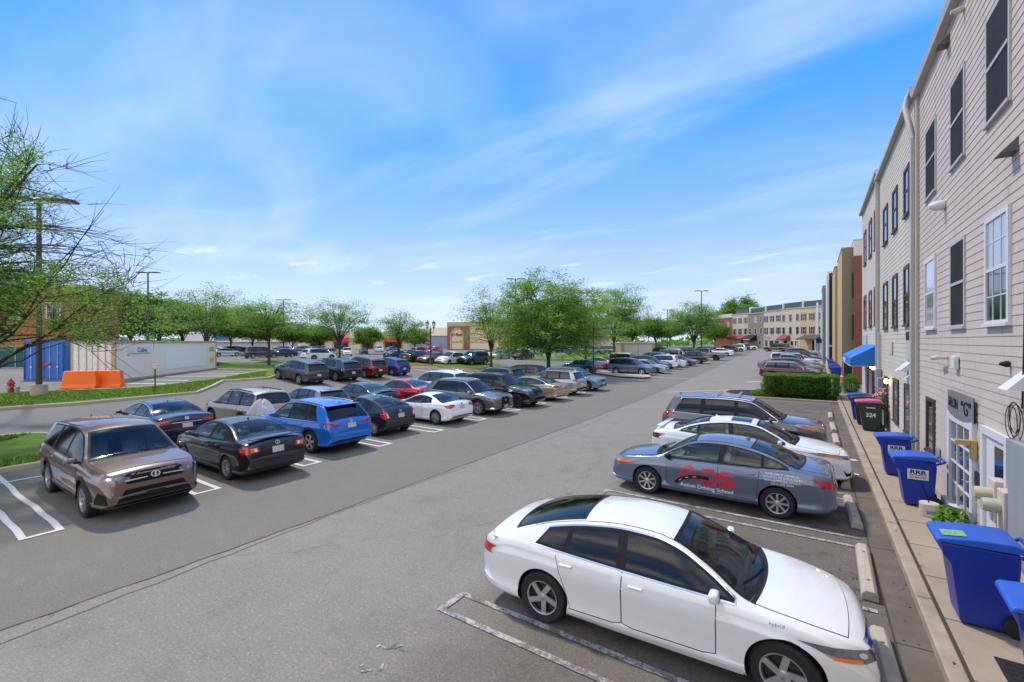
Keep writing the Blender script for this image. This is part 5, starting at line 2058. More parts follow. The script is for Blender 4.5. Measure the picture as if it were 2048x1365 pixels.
def terrace():
    g = "terrace houses along the pavement"
    # ---- first house: taupe boards.  local x = world Y, local +y = towards the lane
    h = empty("terrace_house", (WALL_X, 0, .14), R(90), "taupe pink boarded three storey house with white window frames, nearest", "house", g)
    block(h, -6, 16.58, 10.3, 9.5, S_TAUPE, name="core")
    facade(h, -6, 16.58, 0.02, 10.28, S_TAUPE, joints=True)
    cur = M_CURTAIN
    thin = mat("grey_trim", (.44, .42, .415), rough=.55, noise=(2., .3, (.34, .325, .32)))
    for (a, b, z0, z1, p, lw, mu) in ((14.38, 15.56, 7.12, 8.87, M_SCREEN, None, False), (11.95, 13.03, 7.12, 8.87, M_SCREEN, None, False), (9.55, 10.68, 7.10, 8.86, M_SCREEN, None, False),
                                      (14.38, 15.58, 3.84, 5.57, cur, cur, False), (11.94, 13.03, 3.81, 5.55, M_SCREEN, None, False), (9.54, 10.66, 3.80, 5.54, cur, M_PANE, True),
                                      (7.15, 8.28, 3.80, 5.54, M_SCREEN, None, False), (7.15, 8.28, 7.10, 8.86, M_SCREEN, None, False), (4.7, 5.85, 3.80, 5.54, cur, None, True), (4.7, 5.85, 7.1, 8.86, M_SCREEN, None, False)):
        window(h, a, b, z0, z1, p, lower=lw, muntin=mu, frame=M_WHITE_TRIM if mu or p is cur else thin, fw=.085 if mu or p is cur else .06, d=.05 if mu or p is cur else .035)
    window(h, 14.48, 15.36, .80, 2.12, M_PANE, M_BROWNTRIM, mid=False)
    # glazed salon door with its frame
    d = MB()
    d.box(11.24, 11.40, -.02, .075, .02, 2.05)
    d.box(12.88, 13.05, -.02, .075, .02, 2.05)
    d.box(11.40, 12.88, -.02, .073, 1.90, 2.05)
    d.box(11.18, 13.10, -.02, .16, .02, .24)
    dr = d.build("door_frame", M_WHITE_TRIM, h)
    mesh_obj("door_glass", [(11.40, .03, .24), (12.88, .03, .24), (12.88, .03, 1.90), (11.40, .03, 1.90)], [(0, 1, 2, 3)], mat("door_glass", (.09, .12, .16), .04, coat=.6, noise=(1.6, .9, (.02, .03, .05))), dr)
    mb = MB()
    for k in (1, 2):
        u = 11.40 + 1.48 * k / 3
        mb.box(u - .018, u + .018, .031, .05, .24, 1.90)
    for k in (1, 2, 3):
        z = .24 + 1.66 * k / 4
        mb.box(11.40, 12.88, .0315, .049, z - .015, z + .015)
    mb.build("glazing_bar", M_WHITE_TRIM, dr)
    MB().tube([(11.46, .06, .95), (11.46, .13, .95), (11.55, .14, .95)], .018, 8).build("door_handle", M_CHROME, dr, smooth=True)
    d = MB()
    d.box(9.52, 9.62, -.02, .075, .02, 2.10)
    d.box(10.62, 10.76, -.02, .075, .02, 2.10)
    d.box(9.62, 10.62, -.02, .073, 1.98, 2.10)
    dr = d.build("door_frame", M_WHITE_TRIM, h)
    MB().box(9.62, 10.62, -.02, .030, .02, 1.98).build("door", M_WHITE_TRIM, dr)
    mesh_obj("door_glass", [(9.74, .034, 1.0), (10.2, .034, 1.0), (10.2, .034, 1.86), (9.74, .034, 1.86)], [(0, 1, 2, 3)], M_PANE, dr)
    # gutter, parapet, roof
    mb = MB()
    mb.add([(u, y, z) for u in (-6, 16.62) for y, z in ((.02, 10.26), (.16, 10.28), (.19, 10.42), (.17, 10.42), (.15, 10.30), (.02, 10.29))],
           [(0, 6, 7, 1), (1, 7, 8, 2), (2, 8, 9, 3), (3, 9, 10, 4), (4, 10, 11, 5), (0, 1, 2, 3, 4, 5), (11, 10, 9, 8, 7, 6)])
    mb.box(-6, 16.60, -.3, .02, 10.26, 10.44)
    mb.build("gutter", M_GUT, h)
    MB().box(-6, 16.58, -9.5, -.3, 10.26, 10.40).build("roof", M_ROOF, h)
    mb = MB().box(16.30, 16.85, -4.5, -.75, 10.3, 11.75)
    mb.build("party_wall", S_WHITE, h)
    MB().box(13.2, 16.30, -4.2, -.80, 10.3, 11.62).build("roof_screen", S_DARK, h)
    # corner board and square leader at the joint of the houses
    MB().cbox(16.44, 16.66, .0, .075, .02, 10.25, .01).build("corner_board", mat("leader_paint", (.40, .35, .28), .55, noise=(2, .5, (.30, .26, .21))), h)
    MB().cbox(16.70, 16.86, .03, .16, .05, 9.2, .015).build("downspout", M_GUT, h)
    pipe(h, [(16.78, .10, 9.2), (16.92, .16, 9.7), (17.2, .22, 10.3), (17.25, .15, 10.62)], .07, M_GUT)
    # wall fittings: vents, camera, lamps
    def hood(u, z, s=1.0, m=None):
        MB().add([(u - .12 * s, .0, z + .14 * s), (u + .12 * s, .0, z + .14 * s), (u - .15 * s, .20 * s, z - .08 * s), (u + .15 * s, .20 * s, z - .08 * s), (u - .15 * s, 0, z - .08 * s), (u + .15 * s, 0, z - .08 * s)],
                 [(0, 1, 3, 2), (0, 2, 4), (1, 5, 3), (2, 3, 5, 4)]).build("vent_hood", m or M_WHITE_TRIM, h)
    hood(9.40, 6.30, 1.0, mat("vent_dark", (.10, .09, .09), .6))
    hood(13.25, 9.95, 1.0, mat("vent_dark", (.10, .09, .09), .6))
    MB().lathe([(.10, 0), (.115, .05), (.10, .18), (.05, .26), (.001, .27)], 14, 'Y', M=Matrix.Translation((13.55, .02, 6.52))).build("security_lamp", M_WHITE_TRIM, h, smooth=True)
    MB().lathe([(.05, 0), (.06, .04), (.035, .18), (.001, .19)], 12, 'Y', M=Matrix.Translation((12.05, .02, 9.92))).build("vent_pipe", mat("old_white", (.52, .46, .36), .6), h, smooth=True)
    MB().tube([(13.3, .02, 3.16), (13.34, .16, 3.16), (13.75, .18, 3.14)], [.03, .045, .05], 10).build("security_lamp", mat("old_white", (.52, .46, .36), .6), h, smooth=True)
    MB().cbox(12.35, 12.62, .02, .10, 2.95, 3.22, .02).build("junction_box", M_WHITE_TRIM, h)
    MB().lathe([(.045, 0), (.05, .03), (.02, .10), (.001, .11)], 12, 'Y', M=Matrix.Translation((9.60, .02, 3.18))).build("wall_stud", M_CLAD, h, smooth=True)
    hood(8.98, 2.95, 1.25)
    # meters and conduits by the second door
    mm = mat("meter_casing", (.44, .42, .30), .5, noise=(3, .5, (.32, .30, .22)))
    for u, z in ((9.78, 1.12), (9.38, 1.06)):
        b = MB().cbox(u - .15, u + .15, .02, .17, z - .34, z + .30, .02).build("meter_box", S_TAUPE, h)
        MB().lathe([(.10, 0), (.10, .14), (.085, .19), (.001, .19)], 18, 'Y', M=Matrix.Translation((u, .17, z + .06))).build("meter_dial", mm, b, smooth=True)
    MB().cbox(8.5, 9.2, .02, .14, .5, 2.15, .02).build("meter_cabinet", S_GREY, h)
    for u in (9.78, 9.62, 9.3):
        pipe(h, [(u, .08, .02), (u, .08, .80)], .035, M_GUT, "conduit")
    gp = mat("gas_pipe", (.15, .145, .14), .6, noise=(4, .6, (.08, .075, .07)))
    pipe(h, [(11.15, .16, .02), (11.15, .16, .42), (11.02, .16, .48), (10.9, .13, .40), (10.9, .13, .02)], .04, gp, "gas_pipe")
    MB().cbox(10.92, 11.22, .10, .30, .20, .42, .05).build("gas_meter", gp, h, smooth=True, angle=60)
    # light bracket, plaque, notice strip, cable coil
    wd = mat("yellow_wood", (.42, .30, .11), .7)
    MB().box(11.16, 11.28, .02, .10, 1.42, 1.75).cbox(11.17, 11.27, .10, .30, 1.66, 1.75, .01).build("door_bracket", wd, h)
    MB().cbox(10.90, 11.20, .02, .05, .98, 1.22, .005).build("plaque", M_CLAD, h)
    MB().cbox(13.92, 14.30, .02, .045, .75, 1.05, .005).build("plaque", S_GREY, h)
    mb = MB()
    rr = random.Random(2)
    for k in range(4):
        r0 = .20 + .05 * rr.random()
        cx, cz = 9.12 + rr.uniform(-.05, .05), 2.42 + rr.uniform(-.05, .05)
        mb.tube([(cx + r0 * math.cos(t), .06 + .02 * k, cz + r0 * 1.02 * math.sin(t)) for t in [2 * math.pi * i / 28 for i in range(29)]], .0055, 5)
    mb.tube([(8.95, .06, 2.6), (8.93, .05, 3.4), (8.9, .04, 5)], .01, 5)
    mb.build("cable_coil", M_BLACK, h)
    sg = mat("sign_metal", (.42, .42, .41), .38, metal=.7, noise=(5, .4, (.22, .22, .22)))
    vs, fs = [], []
    n = 10
    for i in range(n + 1):
        u = 11.18 + 1.86 * i / n
        y = .05 + .035 * math.sin(math.pi * i / n)
        for q, zz in ((0, 2.045), (1, 2.50)):
            vs += [(u, y, zz - (.03 if q == 0 else -.03) * math.sin(math.pi * i / n)), (u, y + .012, zz - (.03 if q == 0 else -.03) * math.sin(math.pi * i / n))]
    for i in range(n):
        a, b = i * 4, i * 4 + 4
        fs += [(a + 1, b + 1, b + 3, a + 3), (a, a + 2, b + 2, b), (a + 2, a + 3, b + 3, b + 2), (a, b, b + 1, a + 1)]
    s = tag(mesh_obj("salon_sign", [(WALL_X - y, u, z + .14) for u, y, z in vs], fs, sg), "curved sheet metal sign lettered SALON G above the glazed door", "sign")

    def sign_text(body, u, z, size, sx, bold):
        me = text_mesh(body, size, ext=.003, font_scale_x=sx, bold=bold)
        for v in me.vertices:
            uu = u - v.co.x
            yy = .05 + .035 * math.sin(math.pi * (uu - 11.18) / 1.86) + .016 + v.co.z
            v.co = (WALL_X - yy, uu, z + .14 + v.co.y)
        me.materials.append(M_BLACK)
        link(bpy.data.objects.new("lettering", me), s)
    sign_text("SALON", 12.90, 2.19, .28, .95, .003)
    sign_text("\u201cG\u201d", 11.84, 2.14, .36, .95, .003)

    # ---- second house: cream boards, dark shutters
    h2 = empty("terrace_house", (WALL_X, 0, .14), R(90), "cream boarded three storey house with dark brown window frames, second in the terrace", "house", g)
    block(h2, 16.88, 25.55, 10.6, 9.5, S_CREAM, name="core")
    facade(h2, 16.88, 25.55, .02, 10.56, S_CREAM, joints=True)
    for a, b in ((17.85, 18.80), (20.22, 21.28), (22.66, 23.88)):
        window(h2, a, b, 4.02, 5.86, M_PANE, M_BROWNTRIM, fw=.11)
        window(h2, a, b, 7.42, 8.90, M_PANE, M_BROWNTRIM, fw=.11)
    for a, b in ((17.7, 18.7), (19.95, 21.1)):
        window(h2, a, b, .72, 2.2, M_CURTAIN, M_BROWNTRIM, mid=True, fw=.13)
    MB().box(22.5, 23.7, -.01, .03, .02, 2.12).build("door", mat("door_dark", (.03, .036, .04), .4), h2)
    mb = MB().box(16.9, 25.6, .02, .17, 10.58, 10.74).box(16.9, 25.6, -.3, .02, 10.58, 10.76)
    mb.build("gutter", M_GUT, h2)
    MB().box(16.88, 25.55, -9.5, -.3, 10.56, 10.72).build("roof", M_ROOF, h2)
    MB().box(25.2, 25.75, -4.5, -.75, 10.6, 12.1).build("party_wall", S_WHITE, h2)
    MB().cbox(25.42, 25.58, .03, .15, .02, 10.6, .01).build("downspout", M_GUT, h2)
    MB().cbox(21.35, 21.85, .02, .05, 3.05, 3.5, .01).build("wall_notice", mat("paper_pink", (.50, .40, .40), .8), h2)
    b = MB().cbox(17.65, 18.35, .02, .05, 2.95, 3.85, .01).build("wall_notice", mat("paper_grey", (.42, .43, .44), .8), h2)
    MB().cbox(17.72, 18.28, .051, .058, 3.55, 3.80, .002).build("notice_heading", M_CLAD, b)
    for u, z, s in ((17.55, 2.78, .9), (18.3, 2.72, .9), (17.75, 2.45, .5)):
        MB().add([(u - .2 * s, .0, z + .2 * s), (u + .2 * s, .0, z + .2 * s), (u - .2 * s, .33 * s, z - .14 * s), (u + .2 * s, .33 * s, z - .14 * s), (u - .2 * s, 0, z - .14 * s), (u + .2 * s, 0, z - .14 * s)],
                 [(0, 1, 3, 2), (0, 2, 4), (1, 5, 3), (2, 3, 5, 4)]).build("vent_hood", M_WHITE_TRIM, h2)
    lampg = mat("lamp_glow", (.9, .75, .5), .4, emit=(1.0, .62, .22), es=9.0)
    def wall_lamp(hh, u, z):
        b = MB().lathe([(.03, 0), (.06, .02), (.05, .05), (.001, .06)], 10, 'Z', M=Matrix.Translation((u, .12, z + .09))).box(u - .03, u + .03, .0, .12, z + .10, z + .13).build("lamp_bracket", M_BLACK, hh)
        MB().lathe([(.001, -.09), (.05, -.07), (.065, 0), (.05, .08), (.001, .09)], 12, 'Z', M=Matrix.Translation((u, .12, z))).build("lamp_globe", lampg, b, smooth=True)
    wall_lamp(h2, 22.2, 1.98)
    # electric risers on the second house
    pipe(h2, [(24.75, .09, .02), (24.75, .09, 3.9)], .055, M_GUT, "conduit")
    MB().cbox(24.4, 24.95, .03, .22, 1.55, 2.35, .03).build("meter_box", S_GREY, h2)
    MB().cbox(23.8, 24.25, .03, .22, 1.25, 2.0, .03).build("meter_box", S_GREY, h2)
    pipe(h2, [(24.05, .10, .02), (24.05, .10, 1.25)], .06, M_GUT, "conduit")

    # ---- third house: pale boards, maroon frames
    h3 = empty("terrace_house", (WALL_X, 0, .14), R(90), "three storey house with pale lapped boards and maroon window frames, beside the alley", "house", g)
    block(h3, 25.62, 33.9, 11.0, 9.5, S_PALE, name="core")
    facade(h3, 25.62, 33.9, .02, 10.96, S_PALE)
    for a, b in ((25.95, 27.2), (28.4, 29.7), (31.2, 32.5)):
        window(h3, a, b, 4.25, 6.05, M_PANE, M_MAROON, fw=.14)
        window(h3, a, b, 7.8, 9.65, M_PANE, M_MAROON, fw=.14)
    mb = MB().box(25.62, 33.95, .02, .17, 10.98, 11.14).box(25.62, 33.95, -.3, .02, 10.98, 11.16)
    mb.build("gutter", M_GUT, h3)
    MB().box(25.62, 33.9, -9.5, -.3, 10.96, 11.1).build("roof", M_ROOF, h3)
    MB().box(33.3, 33.9, -4.5, -.6, 11.0, 12.3).build("party_wall", S_WHITE, h3)
    MB().cbox(30.8, 33.2, .02, .06, 2.95, 3.85, .01).build("wall_notice", mat("paper_grey", (.42, .43, .44), .8), h3)
    for u0 in (27.0, 29.6):
        MB().box(u0, u0 + 1.1, -.01, .05, .02, 2.1).build("door", M_MAROON, h3)
    MB().box(28.25, 29.4, -.01, .06, .02, 2.2).build("door_surround", S_CREAM, h3)
    wall_lamp(h3, 26.6, 2.28)
    wall_lamp(h3, 27.6, 2.30)
    # canvas awning over the shop door
    ab = mat("awning_canvas", (.012, .16, .52), .7, noise=(3, .25, (.01, .12, .42)))
    A = empty("shop_awning", (WALL_X, 29.0, 2.45), R(90), "bright blue canvas awning with white lettering over the maroon doors", "awning")
    mb = MB()
    a0, a1, pr = -3.3, 3.3, 1.02
    vs = [(a0, .03, 1.04), (a1, .03, 1.04), (a1, pr, .43), (a0, pr, .43), (a1, pr, .06), (a0, pr, .06), (a0, .03, .06), (a1, .03, .06)]
    mb.add(vs, [(0, 1, 2, 3), (3, 2, 4, 5), (0, 3, 5, 6), (1, 7, 4, 2)])
    cv = mb.build("canvas", ab, A)
    sd = cv.modifiers.new("thickness", 'SOLIDIFY')
    sd.thickness = .02
    MB().tube([(a0, pr, .07), (a1, pr, .07)], .02, 6).tube([(a0, .04, .07), (a0, pr, .07)], .02, 6).tube([(a1, .04, .07), (a1, pr, .07)], .02, 6).build("awning_frame", M_GUT, A)
    lettering("lettering", "ALTERATIONS", .27, mat("sign_white", (.7, .72, .75), .6), A, frame_m((a1 - .6, pr + .014, .14), (-1, 0, 0), (0, 0, 1)), ext=.003, font_scale_x=1.3, bold=.004)

    # ---- beyond the alley: stepped end walls
    h4 = empty("terrace_house", (2.75, 45.6, hgt(3, 45)), 0, "red brick house end wall with a pale boarded parapet beyond the alley", "house", g)
    MB().box(0, 9, 0, 10, -.5, 10.35).build("wall", M_BRICK, h4)
    MB().box(-.03, 9, -.03, 10, 10.35, 11.6).build("parapet", S_PALE, h4)
    MB().box(-.06, 9, -.06, 10, 11.6, 11.68).build("coping", M_GUT, h4)
    h5 = empty("terrace_house", (1.95, 46.2, hgt(2, 46)), 0, "olive boarded house with a dark door in its end wall, before the brick house", "house", g)
    MB().box(.0, .79, .01, 8, -.5, 11.1).build("core", S_TAN, h5)
    q = empty("end_wall", (0, 0, 0))
    bpy.data.objects.remove(q)
    w = facade(h5, .0, .80, .02, 11.1, S_OLIVE, lap=.16)
    w.rotation_euler = (0, 0, math.pi)
    w.location = (.80, .0, 0)
    MB().box(.12, .68, -.05, .0, .02, 2.35).build("door", mat("door_black", (.012, .014, .016), .35), h5)
    MB().box(.06, .12, -.07, .0, .02, 2.42).box(.68, .76, -.07, 0, .02, 2.42).build("door_frame", S_TAN, h5)
    for z0, z1 in ((3.6, 5.6), (7.0, 9.1)):
        MB().box(.66, .76, -.06, 0, z0, z1).build("window", M_PANE, h5)
    MB().box(-.04, .84, -.04, 8, 11.1, 11.2).build("coping", S_TAN, h5)
    h6 = empty("terrace_house", (1.75, 54.4, hgt(2, 54)), 0, "tan boarded house front behind the olive house", "house", g)
    MB().box(0, 9, 0, 7.5, -.5, 10.6).build("wall", S_TAN, h6)
    MB().box(-.05, 9, -.05, 7.5, 10.6, 10.7).build("coping", M_GUT, h6)
    h7 = empty("terrace_house", (1.35, 62.2, hgt(2, 62)), 0, "dark green house end framed in white between the tan house and the grey house", "house", g)
    MB().box(.1, 9, .04, 8, -.5, 10.9).build("wall", S_DARK, h7)
    MB().box(-.05, .12, 0, 8, -.5, 11.1).box(.12, 9, 0, 8, 10.9, 11.1).box(.98, 1.25, -.02, 8, -.5, 10.9).build("white_trim_board", S_WHITE, h7)
    MB().box(.12, .95, -.35, .0, 2.6, 2.75).build("canopy", S_WHITE, h7)
    h8 = empty("terrace_house", (1.0, 71, hgt(2, 71)), 0, "grey house with a dark side panel, farthest in line before the cross terrace", "house", g)
    MB().box(0, 9, 0, 9, -.5, 10.2).build("wall", S_GREY, h8)
    MB().box(.25, .8, -.03, 0, .5, 9.9).build("side_panel", mat("plum_panel", (.045, .035, .05), .6), h8)
    MB().box(-.05, 9, -.05, 9, 10.2, 10.35).build("coping", S_WHITE, h8)
    h9 = empty("terrace_house", (1.3, 82, hgt(2, 82)), 0, "cream house with dark ground floor canopies in line with the grey house", "house", g)
    MB().box(0, 9, 0, 40, -.5, 9.6).build("wall", S_CREAM, h9)
    for i in range(5):
        MB().box(-.9, .0, 2 + 7 * i, 4.5 + 7 * i, 2.6, 3.3).build("canopy", ab if i % 2 else M_CLAD, h9)
    MB().box(-.05, 9, -.05, 40, 9.6, 9.75).build("coping", S_WHITE, h9)


def cross_terrace():
    """the row that closes the far end of the lane"""
    g = "cross terrace at the far end of the lane"
    P0 = Vector((*at_depth(1648, 105.0), 0))
    P1 = Vector((*at_depth(1430, 150.0), 0))
    U = (P1 - P0).normalized()
    total = (P1 - P0).length
    ang = math.atan2(U.y, U.x)
    edges = [(1648, 1601), (1601, 1562), (1562, 1527), (1527, 1496), (1496, 1465), (1465, 1431)]

    def along(px):
        dx, dy = -SY * F_PX + CY * (px - 1024), CY * F_PX + SY * (px - 1024)
        # solve P0 + t U = k d
        det = U.x * (-dy) - U.y * (-dx)
        t = ((-P0.x) * (-dy) - (-P0.y) * (-dx)) / det
        return t
    dk = M_BROWNTRIM
    spec = [(S_YELLOW, 10.5, 'sh', "yellow boarded house with a brown roof canopy at the near end of the cross terrace"),
            (S_CREAM2, 10.5, 'pl', "cream house with a small maroon awning in the cross terrace"),
            (S_CREAM2, 10.3, 'sh', "cream house with dark shutters and a pink painted ground floor"),
            (S_KHAKI, 10.0, 'wh', "khaki house with narrow white windows in the cross terrace"),
            (S_CREAM2, 10.2, 'sh', "cream house with a long maroon awning beside the brick house"),
            (M_BRICK2, 10.2, 'br', "orange brick house with a white cornice at the far end of the cross terrace")]
    for (a, b), (m, H, st, lab) in zip(edges, spec):
        t0, t1 = along(a), along(b)
        w = t1 - t0
        o = P0 + U * t0
        z = hgt(o.x, o.y)
        h = empty("terrace_house", (o.x, o.y, z), ang, lab, "house", g)
        # local x runs along U; the front faces local +y
        Hh = H - (.9 if st == 'br' else 0)
        MB().box(.04, w - .04, -9, 0, -1.5, Hh).build("wall", m, h)
        MB().box(0, w, -.05, .12, Hh - .12, Hh + .10).build("cornice", S_WHITE if st in ('br',) else M_GUT, h)
        if st == 'br':
            MB().box(0, w, -.05, .2, Hh + .1, Hh + 1.2).build("parapet", S_WHITE, h)
        else:
            MB().box(.25, w - .25, -5, -.9, Hh, Hh + 1.55).build("roof_screen", mat("roof_screen", (.075, .082, .095), .6), h)
            MB().box(-.12, .16, -5, -.5, Hh, Hh + 1.75).build("party_wall", S_WHITE, h)
        rows = ((3.95, 5.75), (7.3, 9.0)) if st != 'br' else ((3.4, 5.0), (6.3, 7.9))
        n = 3 if st != 'br' else 2
        for z0, z1 in rows:
            for i in range(n):
                if st == 'sh' and m is S_YELLOW and i == 1 and z0 < 5 and False:
                    continue
                u = w * (i + .5) / n + (w * .02 * (i - 1))
                ww = .95
                if w < 4:
                    ww = .7
                if st == 'sh':
                    window(h, u - ww * .5, u + ww * .5, z0, z1, M_PANE, M_WHITE_TRIM, shutter=dk, fw=.08)
                elif st == 'pl':
                    window(h, u - ww * .55, u + ww * .55, z0, z1, M_PANE, S_GREY, fw=.14)
                else:
                    window(h, u - ww * .5, u + ww * .5, z0, z1, M_CURTAIN if (i == 1 and z0 > 6) or st == 'br' else M_PANE, M_WHITE_TRIM, fw=.10)
        # ground floor
        mar = mat("awning_maroon", (.22, .03, .035), .8)
        if m is S_YELLOW:
            mb = MB().add([(w * .05, .05, 3.75), (w * .78, .05, 3.75), (w * .86, 2.2, 2.75), (-.02, 2.2, 2.75), (-.02, 2.2, 2.55), (w * .86, 2.2, 2.55), (w * .05, .05, 2.55), (w * .78, .05, 2.55)], [(0, 1, 2, 3), (3, 2, 5, 4), (0, 3, 4, 6), (1, 7, 5, 2), (4, 5, 7, 6)])
            mb.build("canopy_roof", mat("brown_shingle", (.085, .062, .045), .9, noise=(6, .6, (.05, .037, .028))), h)
            for u in (.1, w * .8):
                MB().box(u, u + .15, 2.0, 2.15, -.2, 2.6).build("canopy_post", S_WHITE, h)
            MB().box(w * .3, w * .48, .0, .06, 0, 2.3).build("door", M_CLAD, h)
            MB().cbox(w * .22, w * .30, .0, .12, -.2, 11.3, .02).build("chimney_flue", S_WHITE, h)
        if st == 'pl':
            MB().add([(w * .52, .05, 3.7), (w * .98, .05, 3.7), (w * .98, 1.5, 2.7), (w * .52, 1.5, 2.7), (w * .52, 1.5, 2.4), (w * .98, 1.5, 2.4), (w * .52, .05, 2.4), (w * .98, .05, 2.4)], [(0, 1, 2, 3), (3, 2, 5, 4), (0, 3, 4, 6), (1, 7, 5, 2)]).build("awning", mar, h)
            MB().box(w * .68, w * .82, .0, .06, 0, 2.2).build("door", M_CLAD, h)
            for u in (.12, .34):
                window(h, w * u, w * (u + .16), 1.0, 2.2, M_PANE, M_WHITE_TRIM, mid=False)
        if m is S_CREAM2 and st == 'sh' and H > 10.25:
            MB().box(.1, w - .1, .004, .03, 2.2, 3.6).build("painted_band", mat("pink_paint", (.52, .40, .40), .8), h)
            lettering("lettering", "Dental", .9, mat("sign_red", (.45, .12, .12), .7), h, frame_m((w * .95, .045, 2.75), (-1, 0, 0), (0, 0, 1)), ext=.004)
            MB().box(w * .76, w * .9, 0, .06, 0, 2.3).build("door", mat("door_blue", (.05, .07, .13), .5), h)
            for u in (.12, .42):
                window(h, w * u, w * (u + .22), .9, 2.15, M_PANE, M_BROWNTRIM, mid=False)
        if m is S_KHAKI:
            window(h, w * .14, w * .3, .9, 2.3, M_PANE, M_WHITE_TRIM, mid=False)
            MB().add([(w * .42, .05, 3.75), (w * 1.0, .05, 3.75), (w * 1.0, 1.8, 2.7), (w * .42, 1.8, 2.7), (w * .42, 1.8, 2.2), (w * 1.0, 1.8, 2.2), (w * .42, .05, 2.2), (w * 1.0, .05, 2.2)], [(0, 1, 2, 3), (3, 2, 5, 4), (0, 3, 4, 6), (1, 7, 5, 2)]).build("awning", M_BLACK, h)
            MB().box(w * .5, w * .95, 1.815, 1.83, 2.36, 2.56).build("awning_lettering", S_WHITE, h)
        if st == 'sh' and H == 10.2:
            MB().add([(0, .05, 3.7), (w, .05, 3.7), (w, 2.0, 2.75), (0, 2.0, 2.75), (0, 2.0, 2.5), (w, 2.0, 2.5), (0, .05, 2.5), (w, .05, 2.5)], [(0, 1, 2, 3), (3, 2, 5, 4), (0, 3, 4, 6), (1, 7, 5, 2)]).build("awning", mar, h)
            MB().box(w * .3, w * .45, .0, .06, 0, 2.2).build("door", M_CLAD, h)


